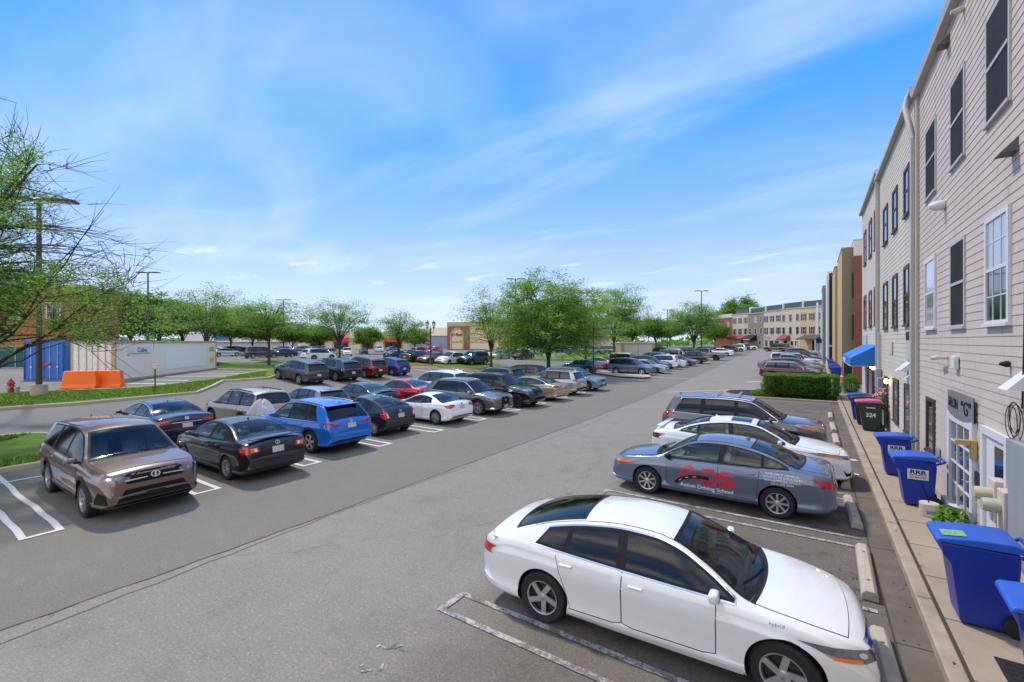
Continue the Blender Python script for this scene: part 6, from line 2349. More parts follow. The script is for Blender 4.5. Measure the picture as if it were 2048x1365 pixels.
def far_stores():
    # big beige store with a brick arch
    x0, y0 = at_depth(895, 147)
    x1, y1 = at_depth(1190, 128)
    U = Vector((x1 - x0, y1 - y0, 0))
    W = U.length
    ang = math.atan2(-U.y, -U.x)
    z = .55
    tan = mat("stucco_tan", (.46, .33, .20), .9, noise=(1, .2, (.40, .29, .18)))
    pale = mat("stucco_pale", (.66, .55, .39), .9, noise=(1, .2, (.58, .48, .34)))
    bb = mat("store_brick", (.22, .10, .075), .9)
    s = empty("store_building", (x1, y1, z), ang, "long beige store with a dark brick arch and red script sign beyond the trees", "building")
    MB().box(.05, W, -25, 0, -2, 9.0).build("wall", pale, s)
    MB().box(0, W + .05, -.2, .3, 7.9, 9.0).box(0, W + .05, -.2, .35, 9.0, 9.2).build("cornice", tan, s)
    a, b = W - .15, W - 8.2
    # brick panel with an arched recess
    mb = MB()
    cx, r = (a + b) / 2 + .5, 2.6
    arch = [(cx + r * math.cos(t), 4.9 + r * math.sin(t)) for t in [math.pi * i / 14 for i in range(15)]]
    poly = [(a, 0), (a, 7.9), (b, 7.9), (b, 0), (cx - r, 0)] + arch[::-1] + [(cx + r, 0)]
    mb.prism(poly, .02, .45, 'Y')
    mb.build("brick_arch", bb, s)
    arch2 = [(cx + (r - .55) * math.cos(t), 4.9 + (r - .55) * math.sin(t)) for t in [math.pi * i / 14 for i in range(15)]]
    MB().prism([(cx - r, 0), (cx - r, 4.9)] + arch[::-1][1:-1] + [(cx + r, 4.9), (cx + r, 0), (cx + r - .55, 0)] + arch2 + [(cx - r + .55, 0)], .02, .3, 'Y').build("arch_trim", tan, s)
    MB().box(cx - r + .55, cx + r - .55, .02, .16, 2.6, 3.1).build("band", tan, s)
    lettering("lettering", "A.C. Moore", 1.15, mat("sign_crimson", (.20, .01, .025), .5), s, frame_m((cx + 2.15, .25, 4.85), (-1, 0, 0), (0, 0, 1)), ext=.06, font_scale_x=.72, bold=.03)
    MB().box(.1, W, .02, .35, 0, .55).build("plinth", bb, s)
    MB().box(.1, b, .02, .14, 2.6, 3.1).build("band", tan, s)
    for k in range(1, 5):
        u = b * k / 5
        MB().box(u - .5, u + .5, .02, .3, .55, 7.9).build("pilaster", mat("pilaster_pink", (.42, .26, .19), .9), s)
    # far strip of shops with orange and red awnings
    x0, y0 = at_depth(600, 150)
    x1, y1 = at_depth(830, 168)
    U = Vector((x1 - x0, y1 - y0, 0))
    W = U.length
    ang = math.atan2(-U.y, -U.x)
    s = empty("shop_row", (x1, y1, hgt(x1, y1) - .2), ang, "low cream shop row with red awnings far behind the parked cars", "building")
    MB().box(0, W, -14, 0, -2, 6.2).build("wall", pale, s)
    org = mat("shop_orange", (.50, .17, .05), .8)
    for k, (a, b) in enumerate(((.80, .93), (.60, .74), (.38, .5), (.12, .3))):
        MB().box(W * a, W * b, 0, .3, 0, 7.2 if k % 2 == 0 else 6.6).build("shop_front", org if k % 2 == 0 else tan, s)
        MB().add([(W * a, .3, 4.2), (W * b, .3, 4.2), (W * b, 1.9, 2.8), (W * a, 1.9, 2.8), (W * a, .3, 2.8), (W * b, .3, 2.8)], [(0, 1, 2, 3), (0, 3, 4), (1, 5, 2)]).build("awning", mat("awning_red", (.50, .02, .02), .8), s)
        MB().box(W * a + .5, W * b - .5, .31, .34, .3, 2.6).build("shop_glass", M_PANE, s)
    # blue fronted store at the far left, pale gabled building right of the lamp post
    x, y = at_depth(450, 172)
    s = empty("store_building", (x, y, hgt(x, y) - .3), YAW + math.pi, "wide white store with a blue front seen over the container end", "building")
    MB().box(-26, 16, -14, 0, -2, 6.4).build("wall", mat("store_white", (.5, .5, .5), .8), s)
    MB().box(-2, 4, .02, .3, 3.6, 7.4).build("sign_panel", mat("store_blue", (.03, .12, .32), .6), s)
    MB().box(-24, 14, .02, 1.8, 3.0, 3.4).build("canopy", S_WHITE, s)
    x, y = at_depth(868, 165)
    s = empty("store_building", (x, y, .6), YAW + math.pi, "pale gabled building with a blue upper wall behind the lamp post", "building")
    MB().box(-8, 8, -14, 0, -2, 5.0).build("wall", mat("store_greyblue", (.24, .26, .34), .8), s)
    MB().add([(-8.5, .4, 5), (8.5, .4, 5), (5, -6, 8.2), (-5, -6, 8.2), (-8.5, -14, 5), (8.5, -14, 5)], [(0, 1, 2, 3), (1, 5, 2), (0, 3, 4), (3, 2, 5, 4)]).build("roof", mat("roof_beige", (.38, .31, .22), .9), s)
    MB().box(2, 7.5, -5, .1, 5, 7.4).build("gable_wall", pale, s)
    # brick building behind the containers
    x, y = at_depth(40, 55)
    s = empty("brick_building", (x, y, 1.0), YAW + math.pi, "large red brick building behind the blue container and the near tree", "building")
    MB().box(-8.6, 30, -4, 0, -2, 9.2).build("wall", M_BRICK2, s)
    MB().box(-8.55, 30, .0, .4, -2, 3.1).build("lower_wall", M_BRICK2, s)
    MB().box(-8.7, 30, -.1, .15, 9.2, 9.5).build("coping", tan, s)
    for k in range(5):
        window(s, -5 + k * 5, -3.2 + k * 5, 5.2, 7.4, M_PANE, M_WHITE_TRIM, fw=.12)
    # fence with a green screen
    x, y = at_depth(34, 42)
    s = empty("screen_fence", (x, y, hgt(x, y)), YAW + math.pi, "chain link fence with dark green screen cloth before the brick building", "fence")
    MB().box(-2.4, 18, -.02, .02, .1, 2.0).build("screen_cloth", mat("green_screen", (.012, .075, .068), .9, noise=(2, .6, (.02, .11, .14))), s)
    for k in range(9):
        MB().tube([(-2.4 + k * 2.5, .05, -.3), (-2.4 + k * 2.5, .05, 2.15)], .03, 6).build("fence_post", M_GUT, s)
    MB().tube([(-2.4, .05, 2.1), (18, .05, 2.1)], .022, 6).build("top_rail", M_GUT, s)
    # white domed cupola
    x, y = at_depth(1344, 210)
    c = empty("cupola", (x, y, 0), 0, "small white domed cupola showing over the trees between the light poles", "tower")
    MB().lathe([(1.6, 8), (1.6, 15.0), (1.9, 15.2), (1.2, 15.4), (1.2, 17.6), (1.5, 17.8), (1.3, 18.6), (.6, 19.4), (.12, 19.8), (.05, 21.2), (.001, 21.3)], 16).build("dome", S_WHITE, c, smooth=True, angle=35)


terrace()
cross_terrace()
far_stores()


# ------------------------------------------------------------------ street furniture
M_BINBLUE = mat("bin_blue", (.006, .028, .30), rough=.38, noise=(3, .25, (.005, .02, .22)))
M_BINLID = mat("bin_lid_blue", (.010, .085, .48), rough=.42, noise=(6, .55, (.03, .10, .38)), bump=(14, .15, .004))
M_BINGREEN = mat("bin_green", (.013, .026, .020), rough=.45)
M_BINGREY = mat("bin_grey", (.02, .021, .023), rough=.45)
M_PINK = mat("bin_lid_pink", (.52, .10, .24), rough=.45)
M_LABEL = mat("label_white", (.68, .67, .65), rough=.6)


def wheelie_bin(X, Y, rz, body, lid, label, group, scale=1.0, sticker=None, number=None, lid_sticker=None):
    """local +x is the front (street side), handle and wheels at -x"""
    o = empty("wheelie_bin", (X, Y, hgt(X, Y) + .15), rz, label, "bin", group)
    D, W, H = .56 * scale, .58 * scale, 1.0 * scale
    prof = [(-.26, .02), (.20, .02), (.285, .72), (.36, .82), (.375, .97), (-.30, .97), (-.30, .80)]
    prof = [(x * scale, z * scale) for x, z in prof]
    bm = MB()
    n = len(prof)
    vs = []
    for s in (-1, 1):
        for x, z in prof:
            t = .82 + .18 * min(1, z / (.9 * scale))
            vs.append((x, s * W / 2 * t, z))
    fs = [tuple(range(n)), tuple(range(n, 2 * n))[::-1]] + [(i, n + i, n + (i + 1) % n, (i + 1) % n) for i in range(n)]
    bm.add(vs, fs)
    b = bm.build("bin_body", body, o)
    bv = b.modifiers.new("soft", 'BEVEL')
    bv.width = .022
    bv.segments = 3
    bv.limit_method = 'ANGLE'
    b.data.polygons.foreach_set("use_smooth", [True] * len(b.data.polygons))
    b.data.set_sharp_from_angle(angle=R(50))
    lp = [(-.33, .985), (.40, .975), (.425, .955), (.43, 1.0), (.40, 1.03), (.05, 1.075), (-.25, 1.085), (-.33, 1.05)]
    lb = MB().prism([(x * scale, z * scale) for x, z in lp], -W / 2 - .025, W / 2 + .025, 'Y')
    l = lb.build("lid", lid, o)
    bv = l.modifiers.new("soft", 'BEVEL')
    bv.width = .018
    bv.segments = 3
    bv.limit_method = 'ANGLE'
    l.data.polygons.foreach_set("use_smooth", [True] * len(l.data.polygons))
    l.data.set_sharp_from_angle(angle=R(50))
    MB().tube([(-.30 * scale, -W * .46, .93 * scale), (-.43 * scale, -W * .46, 1.0 * scale), (-.43 * scale, W * .46, 1.0 * scale), (-.30 * scale, W * .46, .93 * scale)], .022, 8).build("handle", body, o, smooth=True, angle=60)
    for s in (-1, 1):
        MB().lathe([(.001, -.03), (.06, -.032), (.115, -.03), (.125, -.015), (.125, .015), (.115, .03), (.06, .032), (.001, .03)], 18, 'Y', M=Matrix.Translation((-.27 * scale, s * (W / 2 - .02), .125))).build("wheel", M_TYRE, o, smooth=True, angle=40)
    if sticker:
        yy = W / 2 * .955
        pl = MB().add([(-.17, yy + .012, .58), (.17, yy + .012, .58), (.17, yy + .030, .80), (-.17, yy + .030, .80)], [(0, 1, 2, 3)]).build("label_plate", M_LABEL, o)
        tilt = (0, .018, .22)
        lettering("lettering", "RRR", .115, mat("ink_navy", (.01, .015, .12), .6), pl, frame_m((0, yy + .0275, .70), (-1, 0, 0), tilt), ext=.001, align='CENTER', bold=.004, font_scale_x=1.25)
        lettering("lettering", "301-890-2022", .046, M_BLACK, pl, frame_m((0, yy + .0205, .615), (-1, 0, 0), tilt), ext=.001, align='CENTER')
        MB().add([(-.14, yy + .0265, .672), (.14, yy + .0265, .672), (.14, yy + .0272, .68), (-.14, yy + .0272, .68)], [(0, 1, 2, 3)]).build("label_rule", M_BLACK, pl)
    if number:
        yy = W / 2 * .93
        lettering("lettering", number, .19 * scale, M_LABEL, b, frame_m((0, yy + .014, .50 * scale), (-1, 0, 0), (0, .03, 1)), ext=.002, align='CENTER', bold=.006)
        MB().add([(-.14, yy + .042, .80 * scale), (.14, yy + .042, .80 * scale), (.14, yy + .045, .83 * scale), (-.14, yy + .045, .83 * scale)], [(0, 1, 2, 3)]).build("label_plate", M_LABEL, o)
    if lid_sticker:
        m, (a, c, e, f) = lid_sticker
        zz = lambda x: (1.03 + (.40 - x) / .35 * .045 + .006) if x > .05 else 1.084
        k_ = scale
        MB().add([(a * k_, e, zz(a) * k_ + .004), (c * k_, e, zz(c) * k_ + .004), (c * k_, f, zz(c) * k_ + .004), (a * k_, f, zz(a) * k_ + .004)], [(0, 1, 2, 3)]).build("lid_label", m, o)
    return o


def light_pole(X, Y, H, label, group, z0=None, heads=2, rz=0, scale=1.0, base=True):
    z = hgt(X, Y) if z0 is None else z0
    o = empty("light_pole", (X, Y, z), rz, label, "light pole", group)
    pm = mat("pole_bronze", (.045, .040, .038), .5, metal=.3)
    if base:
        MB().lathe([(.34, -.6), (.34, .62), (.31, .66), (.001, .66)], 20).build("concrete_base", M_CONC, o, smooth=True, angle=40)
    MB().tube([(0, 0, .0), (0, 0, H)], [.10 * scale, .07 * scale], 10).build("pole", pm, o, smooth=True, angle=60)
    for s in ((-1, 1) if heads == 2 else (1,)):
        MB().cbox(min(0, s * .35), max(0, s * .35), -.04, .04, H - .10, H - .02, .01).build("arm", pm, o)
        a, b = sorted((s * .30, s * 1.15 * scale))
        hd = MB().cbox(a, b, -.26 * scale, .26 * scale, H - .09, H + .03, .03).build("lamp_head", pm, o, smooth=True, angle=60)
        MB().box(a + .1, b - .1, -.18 * scale, .18 * scale, H - .098, H - .0905).build("lens", M_WHITELENS, hd)
    return o


def furniture():
    gb = "wheelie bins on the pavement by the terrace"
    stk = mat("sticker_green", (.06, .28, .05), .6, noise=(30, .9, (.35, .40, .30)))
    stk2 = mat("sticker_dark", (.05, .04, .06), .6, noise=(28, .9, (.02, .28, .50)))
    wheelie_bin(1.72, 7.98, PI, M_BINBLUE, M_BINLID, "blue wheelie bin with a small green sticker on its lid corner, before the second door", gb, 1.02, lid_sticker=(stk, (.14, .36, .02, .24)))
    wheelie_bin(1.98, 6.38, PI - .06, M_BINBLUE, M_BINLID, "blue wheelie bin with a dark printed notice on its lid, cut by the picture edge", gb, 1.0, lid_sticker=(stk2, (-.10, .30, .04, .26)))
    wheelie_bin(1.83, 12.95, PI, M_BINBLUE, M_BINLID, "blue wheelie bin with a white RRR label, the white tub at its wheel", gb, 1.0, sticker=True)
    wheelie_bin(1.78, 15.5, PI, M_BINBLUE, M_BINLID, "blue wheelie bin with an RRR label behind the one with the white tub", gb, .98, sticker=True)
    wheelie_bin(1.84, 22.5, PI, M_BINGREEN, M_PINK, "dark green wheelie bin numbered 324 with a pink lid", gb, 1.12, number="324")
    wheelie_bin(1.76, 23.9, PI, M_BINGREY, M_BINGREY, "black wheelie bin between the pink lidded bin and a blue one", gb, 1.1)
    wheelie_bin(1.70, 25.3, PI, M_BINBLUE, M_BINLID, "blue wheelie bin behind the black wheelie bin, near the blue awning", gb, 1.08)
    for i, y in enumerate((47.0, 48.8, 50.4, 52.2, 54.6, 57.2, 60.4, 64.0, 68.0)):
        wheelie_bin(1.62, y, PI, M_BINBLUE, (M_BINLID, M_BINGREY)[i % 3 == 1], ["blue bin beside an orange cone at the alley corner", "blue bin second beyond the alley corner", "blue bin third beyond the alley corner", "blue bin with a leafy plant behind it", "blue bin fifth beyond the alley corner", "blue bin before the tan house", "blue bin before the dark green house", "blue bin past the dark green house", "blue bin farthest along the far pavement"][i], gb, 1.05)
    # cone, plants
    c = empty("traffic_cone", (1.95, 46.1, hgt(2, 46) + .15), 0, "orange traffic cone by the blue bin at the alley corner", "cone")
    om = mat("cone_orange", (.62, .11, .03), .6)
    MB().box(-.2, .2, -.2, .2, 0, .04).lathe([(.15, .04), (.03, .72), (.001, .72)], 14).build("cone_body", om, c)
    MB().lathe([(.098, .34), (.074, .48)], 14).build("reflective_band", M_LABEL, c)
    # white tub with stick
    t = empty("plastic_tub", (1.93, 12.18, .15), 0, "cream plastic tub with a blue label and a black stick leaning in it", "tub")
    MB().lathe([(.001, 0), (.15, 0), (.165, .03), (.15, .22), (.158, .24), (.15, .26), (.001, .262)], 22, M=Matrix.Translation((0, 0, 0))).build("tub_body", mat("tub_plastic", (.60, .53, .42), .45), t, smooth=True, angle=50)
    MB().add([(-.06, -.164, .07), (.06, -.164, .07), (.06, -.160, .13), (-.06, -.160, .13)], [(0, 1, 2, 3)]).build("tub_label", mat("label_blue", (.05, .25, .55), .5), t)
    MB().tube([(.0, 0, .26), (-.10, -.02, .62)], .010, 6).build("stick", M_BLACK, t)
    # rubber mat
    m = MB().cbox(1.66, 2.38, 5.9, 7.12, .152, .168, .004)
    for i in range(8):
        for j in range(13):
            m.box(1.72 + i * .078, 1.77 + i * .078, 5.97 + j * .086, 6.03 + j * .086, .168, .172)
    tag(m.build("rubber_mat", M_CLAD), "black studded rubber mat on the pavement by the nearest bins", "mat")
    # wheel stops
    gw = "concrete wheel stops at the heads of the stalls"
    for i, (y, lab) in enumerate(((6.2, "concrete wheel stop before the nose of the nearest white sedan"), (8.95, "concrete wheel stop at the empty stall between the white and lettered sedans"), (11.9, "concrete wheel stop at the tail of the lettered sedan"), (14.7, "concrete wheel stop under the nose of the sunroof sedan"), (17.6, "concrete wheel stop before the dark grey SUV"), (20.2, "concrete wheel stop just beyond the dark grey SUV"), (23.0, "concrete wheel stop in the second empty stall from the hedge"), (26.4, "concrete wheel stop in the empty stall nearest the hedge"))):
        o = empty("wheel_stop", (.68, y, .012), random.Random(i).uniform(-.03, .03), lab, "wheel stop", gw)
        bm = MB().prism([(-.10, 0), (.10, 0), (.095, .09), (.05, .14), (-.05, .14), (-.095, .09)], -.92, .92, 'Y')
        b = bm.build("stop_block", mat("stop_concrete", (.46, .40, .32), .9, noise=(6, .7, (.30, .255, .20)), bump=(30, .4, .01)), o)
        bv = b.modifiers.new("soft", 'BEVEL')
        bv.width = .012
        bv.segments = 2
        for yy in (-.55, .55):
            MB().lathe([(.02, .139), (.02, .1425), (.001, .1425)], 10, M=Matrix.Translation((0, yy, 0))).build("fixing_pin", mat("rust", (.10, .05, .03), .9), o)
    # orange barriers
    gbar = "orange water filled barriers by the white container"
    om = mat("barrier_orange", (.90, .15, .008), .5, noise=(2, .2, (.80, .12, .008)))
    for i, (px, py, lab) in enumerate(((162, 781, "orange plastic barrier standing by the blue container"), (213, 777, "orange plastic barrier standing before the doors of the white container"))):
        x, y = spot(px, py)
        o = empty("road_barrier", (x, y, hgt(x, y)), YAW + R(14), lab, "barrier", gbar)
        pr = [(-.32, 0), (.32, 0), (.32, .12), (.20, .26), (.15, 1.05), (-.15, 1.05), (-.20, .26), (-.32, .12)]
        mb = MB()
        k = len(pr)
        vs = [((-.84 + (.09 if z > .5 else 0)), yy, z) for yy, z in pr] + [((-.0 + .84 - (.09 if z > .5 else 0)), yy, z) for yy, z in pr]
        mb.add(vs, [tuple(range(k))[::-1], tuple(range(k, 2 * k))] + [(q, (q + 1) % k, k + (q + 1) % k, k + q) for q in range(k)])
        b = mb.build("barrier_shell", om, o)
        bv = b.modifiers.new("soft", 'BEVEL')
        bv.width = .035
        bv.segments = 2
        MB().box(-.14, .14, -.157, -.149, .86, .95).build("recess", mat("barrier_recess", (.30, .05, .006), .7), o)
        for u in (-.5, .5):
            MB().box(u - .16, u + .16, -.335, -.30, .0, .07).build("fork_slot", mat("barrier_recess", (.30, .05, .006), .7), o)
    # containers
    bm_ = mat("container_blue", (.02, .14, .50), .5, noise=(1.5, .5, (.015, .10, .38)))
    wm_ = mat("container_white", (.80, .75, .64), .55, noise=(1.2, .5, (.70, .62, .48)))
    rust = mat("container_rust", (.42, .25, .12), .8, noise=(4, .7, (.55, .46, .33)))

    def container(xa, ya, xb, yb, H, Wd, m, label, zb, doorm, writing=None, corr=False):
        """long side from A (door end) to B, seen from the camera's side"""
        U = Vector((xb - xa, yb - ya, 0))
        Ln = U.length
        o = empty("shipping_container", (xa, ya, zb), math.atan2(U.y, U.x), label, "container")
        # local x along the side, local -y faces the camera, body goes to +y
        mb = MB()
        if corr:
            n = int(Ln / .28)
            pts = []
            for i in range(n):
                x = Ln * i / n
                pts += [(x, 0), (x + .09, 0), (x + .13, .04), (x + .22, .04)]
            pts += [(Ln, 0), (Ln, Wd), (0, Wd)]
            mb.prism(pts, .16, H - .12, 'Z')
        else:
            mb.box(0.03, Ln - .03, .03, Wd - .03, .14, H - .06)
        mb.build("container_body", m, o)
        fr = MB()
        for x in (0, Ln - .16):
            for y in (0, Wd - .16):
                fr.box(x, x + .16, y - .012, y + .16 + .012, 0, H)
        for z in (0, H - .14):
            fr.box(.16, Ln - .16, -.008, .12, z, z + .16)
            fr.box(.16, Ln - .16, Wd - .12, Wd + .008, z, z + .16)
            fr.box(-.006, .14, .17, Wd - .17, z, z + .16)
        fr.build("corner_frame", rust if writing else m, o)
        for y0, y1 in ((.17, Wd / 2 - .02), (Wd / 2 + .02, Wd - .17)):
            d = MB().box(-.035, .03, y0, y1, .17, H - .16)
            for z in [.3 + (H - .6) * q / 4 for q in range(5)]:
                d.box(-.05, -.035, y0 + .06, y1 - .06, z - .12, z + .12)
            dd = d.build("door", doorm, o)
            for yy in (y0 + .3, y1 - .3):
                MB().tube([(-.075, yy, .14), (-.075, yy, H - .12)], .022, 6).box(-.10, -.05, yy - .05, yy + .05, .9, 1.0).build("locking_bar", M_RIM, dd)
        if not writing:
            MB().box(-.13, -.07, Wd * .36, Wd * .6, 1.05, 1.17).build("door_lock", mat("lock_red", (.45, .02, .02), .5), o)
        if writing:
            MB().box(1.2, 3.6, -.004, .022, H - .85, H - .40).build("sign_panel", M_LABEL, o)
            lettering("lettering", "Cube", .46, mat("ink_blue", (.02, .09, .45), .6), o, frame_m((2.15, -.012, H - .74), (1, 0, 0), (0, 0, 1)), ext=.003, bold=.008)
            lettering("lettering", "my", .46, mat("ink_palegreen", (.50, .66, .50), .6), o, frame_m((1.25, -.012, H - .74), (1, 0, 0), (0, 0, 1)), ext=.003)
            MB().box(1.3, 3.5, -.012, -.006, H - .84, H - .80).build("sign_underline", mat("ink_green", (.10, .42, .16), .6), o)
            MB().box(5.4, 11.3, -.002, .022, .5, H - .55).build("repaint_patch", mat("patch_white", (.76, .76, .76), .6), o)
            MB().box(Ln - 1.1, Ln - .6, -.006, .024, .75, 1.15).build("warning_label", mat("label_yellow", (.62, .48, .04), .6), o)
            for k, (a, b) in enumerate(((.5, H - .6), (.5, H - .8))):
                MB().box(Ln - 1.25, Ln - .45, -.005, .022, b - .05, b + .05).build("stencil_code", mat("stencil_grey", (.25, .25, .26), .7), o)
        return o
    xa, ya = at_depth(229, 28.6)
    xb, yb = at_depth(433, 41.5)
    zc = 1.02
    U = Vector((xb - xa, yb - ya, 0)).normalized()
    container(xa, ya, xb, yb, 2.62, 2.44, wm_, "long white shipping container with a Cube sign on its side behind the orange barriers", zc, mat("container_door_white", (.76, .73, .68), .5, noise=(3, .5, (.60, .55, .47))), True)
    bx_, by_ = at_depth(133, 29.6)
    container(bx_, by_, bx_ + U.x * 12.2, by_ + U.y * 12.2, 2.66, 2.44, bm_, "blue shipping container with its doors shut beside the white container", zc, bm_, None, True)
    # tall light poles
    gp = "tall twin headed light poles in the car park"
    x, y = spot(78, 797)
    light_pole(x, y, 10.3, "tall dark light pole on a round concrete base, rising through the near tree", gp, rz=YAW + .3, scale=1.35)
    for px, d, ytop, lab in ((1403, 96, 582, "tall light pole above the round tree by the cross terrace"), (1335, 122, 620, "light pole between the bare tree and the round tree"), (567, 92, 600, "light pole behind the spreading tree on the lawn"), (296, 62, 545, "light pole above the far end of the white container"), (1031, 74, 558, "light pole half hidden in the largest tree")):
        x, y = at_depth(px, d)
        H = CAM_H + (682.5 - ytop) * d / F_PX - hgt(x, y)
        light_pole(x, y, H, lab, gp, rz=YAW, scale=1.3, base=False)
    # ornamental lamp post with two lanterns
    x, y = at_depth(861, 50)
    z = hgt(x, y)
    o = empty("lamp_post", (x, y, z), YAW, "black ornamental lamp post with two glass lanterns on the brick walk", "lamp post")
    H = CAM_H + (682.5 - 657) * 50 / F_PX - z
    bk = mat("lamp_black", (.012, .013, .015), .4)
    MB().lathe([(.26, -.1), (.26, .25), (.16, .40), (.13, .9), (.09, 1.0), (.075, H - .2), (.10, H - .1), (.05, H), (.03, H + .28), (.001, H + .34)], 14).build("post", bk, o, smooth=True, angle=40)
    for s in (-1, 1):
        MB().tube([(0, 0, H - .45), (s * .22, 0, H - .55), (s * .34, 0, H - .40), (s * .36, 0, H - .05)], .035, 8).build("arm", bk, o, smooth=True, angle=60)
        l = MB().lathe([(.03, H - .05), (.10, H + .02), (.13, H + .10), (.05, H + .14)], 12, M=Matrix.Translation((s * .36, 0, 0))).build("lantern_base", bk, o, smooth=True, angle=40)
        MB().lathe([(.10, H + .12), (.20, H + .45), (.19, H + .55), (.001, H + .57)], 12, M=Matrix.Translation((s * .36, 0, 0))).build("lantern_glass", mat("lantern_glass", (.45, .46, .44), .1, coat=.6), l, smooth=True, angle=40)
        MB().lathe([(.23, H + .55), (.16, H + .68), (.05, H + .78), (.03, H + .92), (.001, H + .95)], 12, M=Matrix.Translation((s * .36, 0, 0))).build("lantern_cap", bk, l, smooth=True, angle=40)
    x, y = at_depth(1187, 48)
    z = hgt(x, y)
    o = empty("lamp_post", (x, y, z), YAW, "slim black lamp post on the kerbed island before the drooping tree", "lamp post")
    MB().lathe([(.24, -.1), (.24, .2), (.12, .35), (.07, .9), (.06, 4.4), (.001, 4.45)], 12).build("post", bk, o, smooth=True, angle=40)
    MB().lathe([(.08, 4.4), (.2, 4.75), (.19, 4.85), (.001, 5.0)], 12).build("lantern", bk, o, smooth=True, angle=40)
    # no parking sign
    x, y = spot(310, 783)
    o = empty("parking_sign", (x, y, hgt(x, y)), YAW, "small white no parking sign with red print on a green post", "sign")
    d = math.hypot(x, y)
    dep = -SY * x + CY * y
    zt = CAM_H + (682.5 - 723) * dep / F_PX - hgt(x, y)
    zb = CAM_H + (682.5 - 738.5) * dep / F_PX - hgt(x, y)
    MB().box(-.03, .03, -.01, .03, -.3, zt).build("post", mat("post_green", (.02, .05, .03), .6), o)
    pw = .21
    pnl = MB().cbox(-pw, pw, -.03, -.012, zb, zt, .006).build("sign_panel", M_LABEL, o)
    rm = mat("sign_red_print", (.45, .03, .03), .6)
    hh = zt - zb
    MB().box(-pw + .02, pw - .02, -.034, -.031, zb + .02, zb + .035).box(-pw + .02, pw - .02, -.034, -.031, zt - .035, zt - .02).box(-pw + .02, -pw + .035, -.034, -.031, zb + .035, zt - .035).box(pw - .035, pw - .02, -.034, -.031, zb + .035, zt - .035).build("sign_border", rm, pnl)
    for k, tx in enumerate(("NO", "PARKING", "ANY TIME")):
        lettering("lettering", tx, .17 if k == 0 else .088, rm, pnl, frame_m((0, -.036, zt - hh * (.34 + .24 * k)), (1, 0, 0), (0, 0, 1)), ext=.001, align='CENTER')
    # hydrant
    x, y = spot(22, 792)
    o = empty("fire_hydrant", (x, y, hgt(x, y)), YAW, "red fire hydrant on the lawn edge beside the light pole", "hydrant")
    hm = mat("hydrant_red", (.30, .025, .02), .5, noise=(5, .4, (.20, .02, .015)))
    MB().lathe([(.20, 0), (.20, .05), (.13, .06), (.12, .55), (.16, .57), (.16, .61), (.14, .63), (.11, .74), (.04, .80), (.035, .86), (.001, .86)], 16).build("barrel", hm, o, smooth=True, angle=40)
    for s in (-1, 1):
        MB().lathe([(.07, 0), (.08, .10), (.08, .18), (.04, .20), (.001, .20)], 12, 'X', M=Matrix.Translation((s * .0, 0, .42)) @ Matrix.Scale(s, 4, (1, 0, 0))).build("outlet", hm, o, smooth=True, angle=40)
    MB().lathe([(.09, .0), (.10, .16), (.06, .18), (.001, .18)], 12, 'Y', M=Matrix.Translation((0, 0, .36)) @ Matrix.Rotation(math.pi, 4, 'Z')).build("pumper_outlet", mat("hydrant_grey", (.25, .25, .26), .5), o, smooth=True, angle=40)
    x2, y2 = spot(34, 792)
    o = empty("valve_post", (x2, y2, hgt(x2, y2)), 0, "short grey valve post beside the red hydrant", "valve")
    MB().lathe([(.10, -.1), (.10, .34), (.13, .36), (.11, .46), (.001, .48)], 14).build("valve_body", S_GREY, o, smooth=True, angle=40)
    # stop sign
    x, y = at_depth(856, 62)
    z = hgt(x, y)
    zc = CAM_H + (682.5 - 686) * 62 / F_PX
    o = empty("stop_sign", (x, y, z), YAW, "red octagonal stop sign left of the ornamental lamp post", "sign")
    MB().tube([(0, 0, -.2), (0, 0, zc - z + .3)], .03, 6).build("post", M_GUT, o)
    pn = MB().prism([(.38 * math.cos(R(22.5 + 45 * i)), zc - z + .38 * math.sin(R(22.5 + 45 * i))) for i in range(8)], -.05, -.035, 'Y').build("sign_panel", mat("stop_red", (.50, .02, .025), .5), o)
    lettering("lettering", "STOP", .27, M_LABEL, pn, frame_m((0, -.055, zc - z - .10), (1, 0, 0), (0, 0, 1)), ext=.001, align='CENTER')
    # enclosure in the far lot
    x, y = at_depth(1276, 84)
    o = empty("bin_enclosure", (x, y, hgt(x, y)), YAW, "pale walled bin enclosure with grey double gates in the far lot", "enclosure")
    MB().box(-3.2, 3.2, 0, 4, -.5, 2.45).build("wall", mat("enclosure_wall", (.34, .26, .20), .9), o)
    MB().box(-3.3, 3.3, -.1, 4.1, 2.45, 2.6).build("coping", S_PALE, o)
    for s in (-1, 1):
        a, b = sorted((s * .03, s * 2.6))
        MB().box(a, b, -.08, -.01, .1, 2.15).build("gate", mat("gate_grey", (.42, .41, .40), .7), o)
    # yellow machine by the store
    x, y = at_depth(1018, 118)
    o = empty("yellow_loader", (x, y, hgt(x, y) - .4), YAW, "yellow loading machine parked before the beige store", "loader")
    ym = mat("machine_yellow", (.75, .36, .01), .5)
    MB().prism([(-2.6, .9), (2.4, .9), (2.6, 2.3), (.6, 2.6), (.2, 3.5), (-1.4, 3.5), (-1.6, 2.4), (-2.6, 2.2)], -1.0, 1.0, 'Y').build("machine_body", ym, o)
    for xx in (-1.7, 1.7):
        MB().lathe([(.001, -1.15), (.75, -1.15), (.75, 1.15), (.001, 1.15)], 18, 'Y', M=Matrix.Translation((xx, 0, .75))).build("wheel", M_TYRE, o)
    # motorcycle under a pale cover between the beige and the bright blue SUV
    x, y = -17.55, 9.0
    rr = random.Random(8)
    vs, fs = [], []
    n, mrow = 26, 9
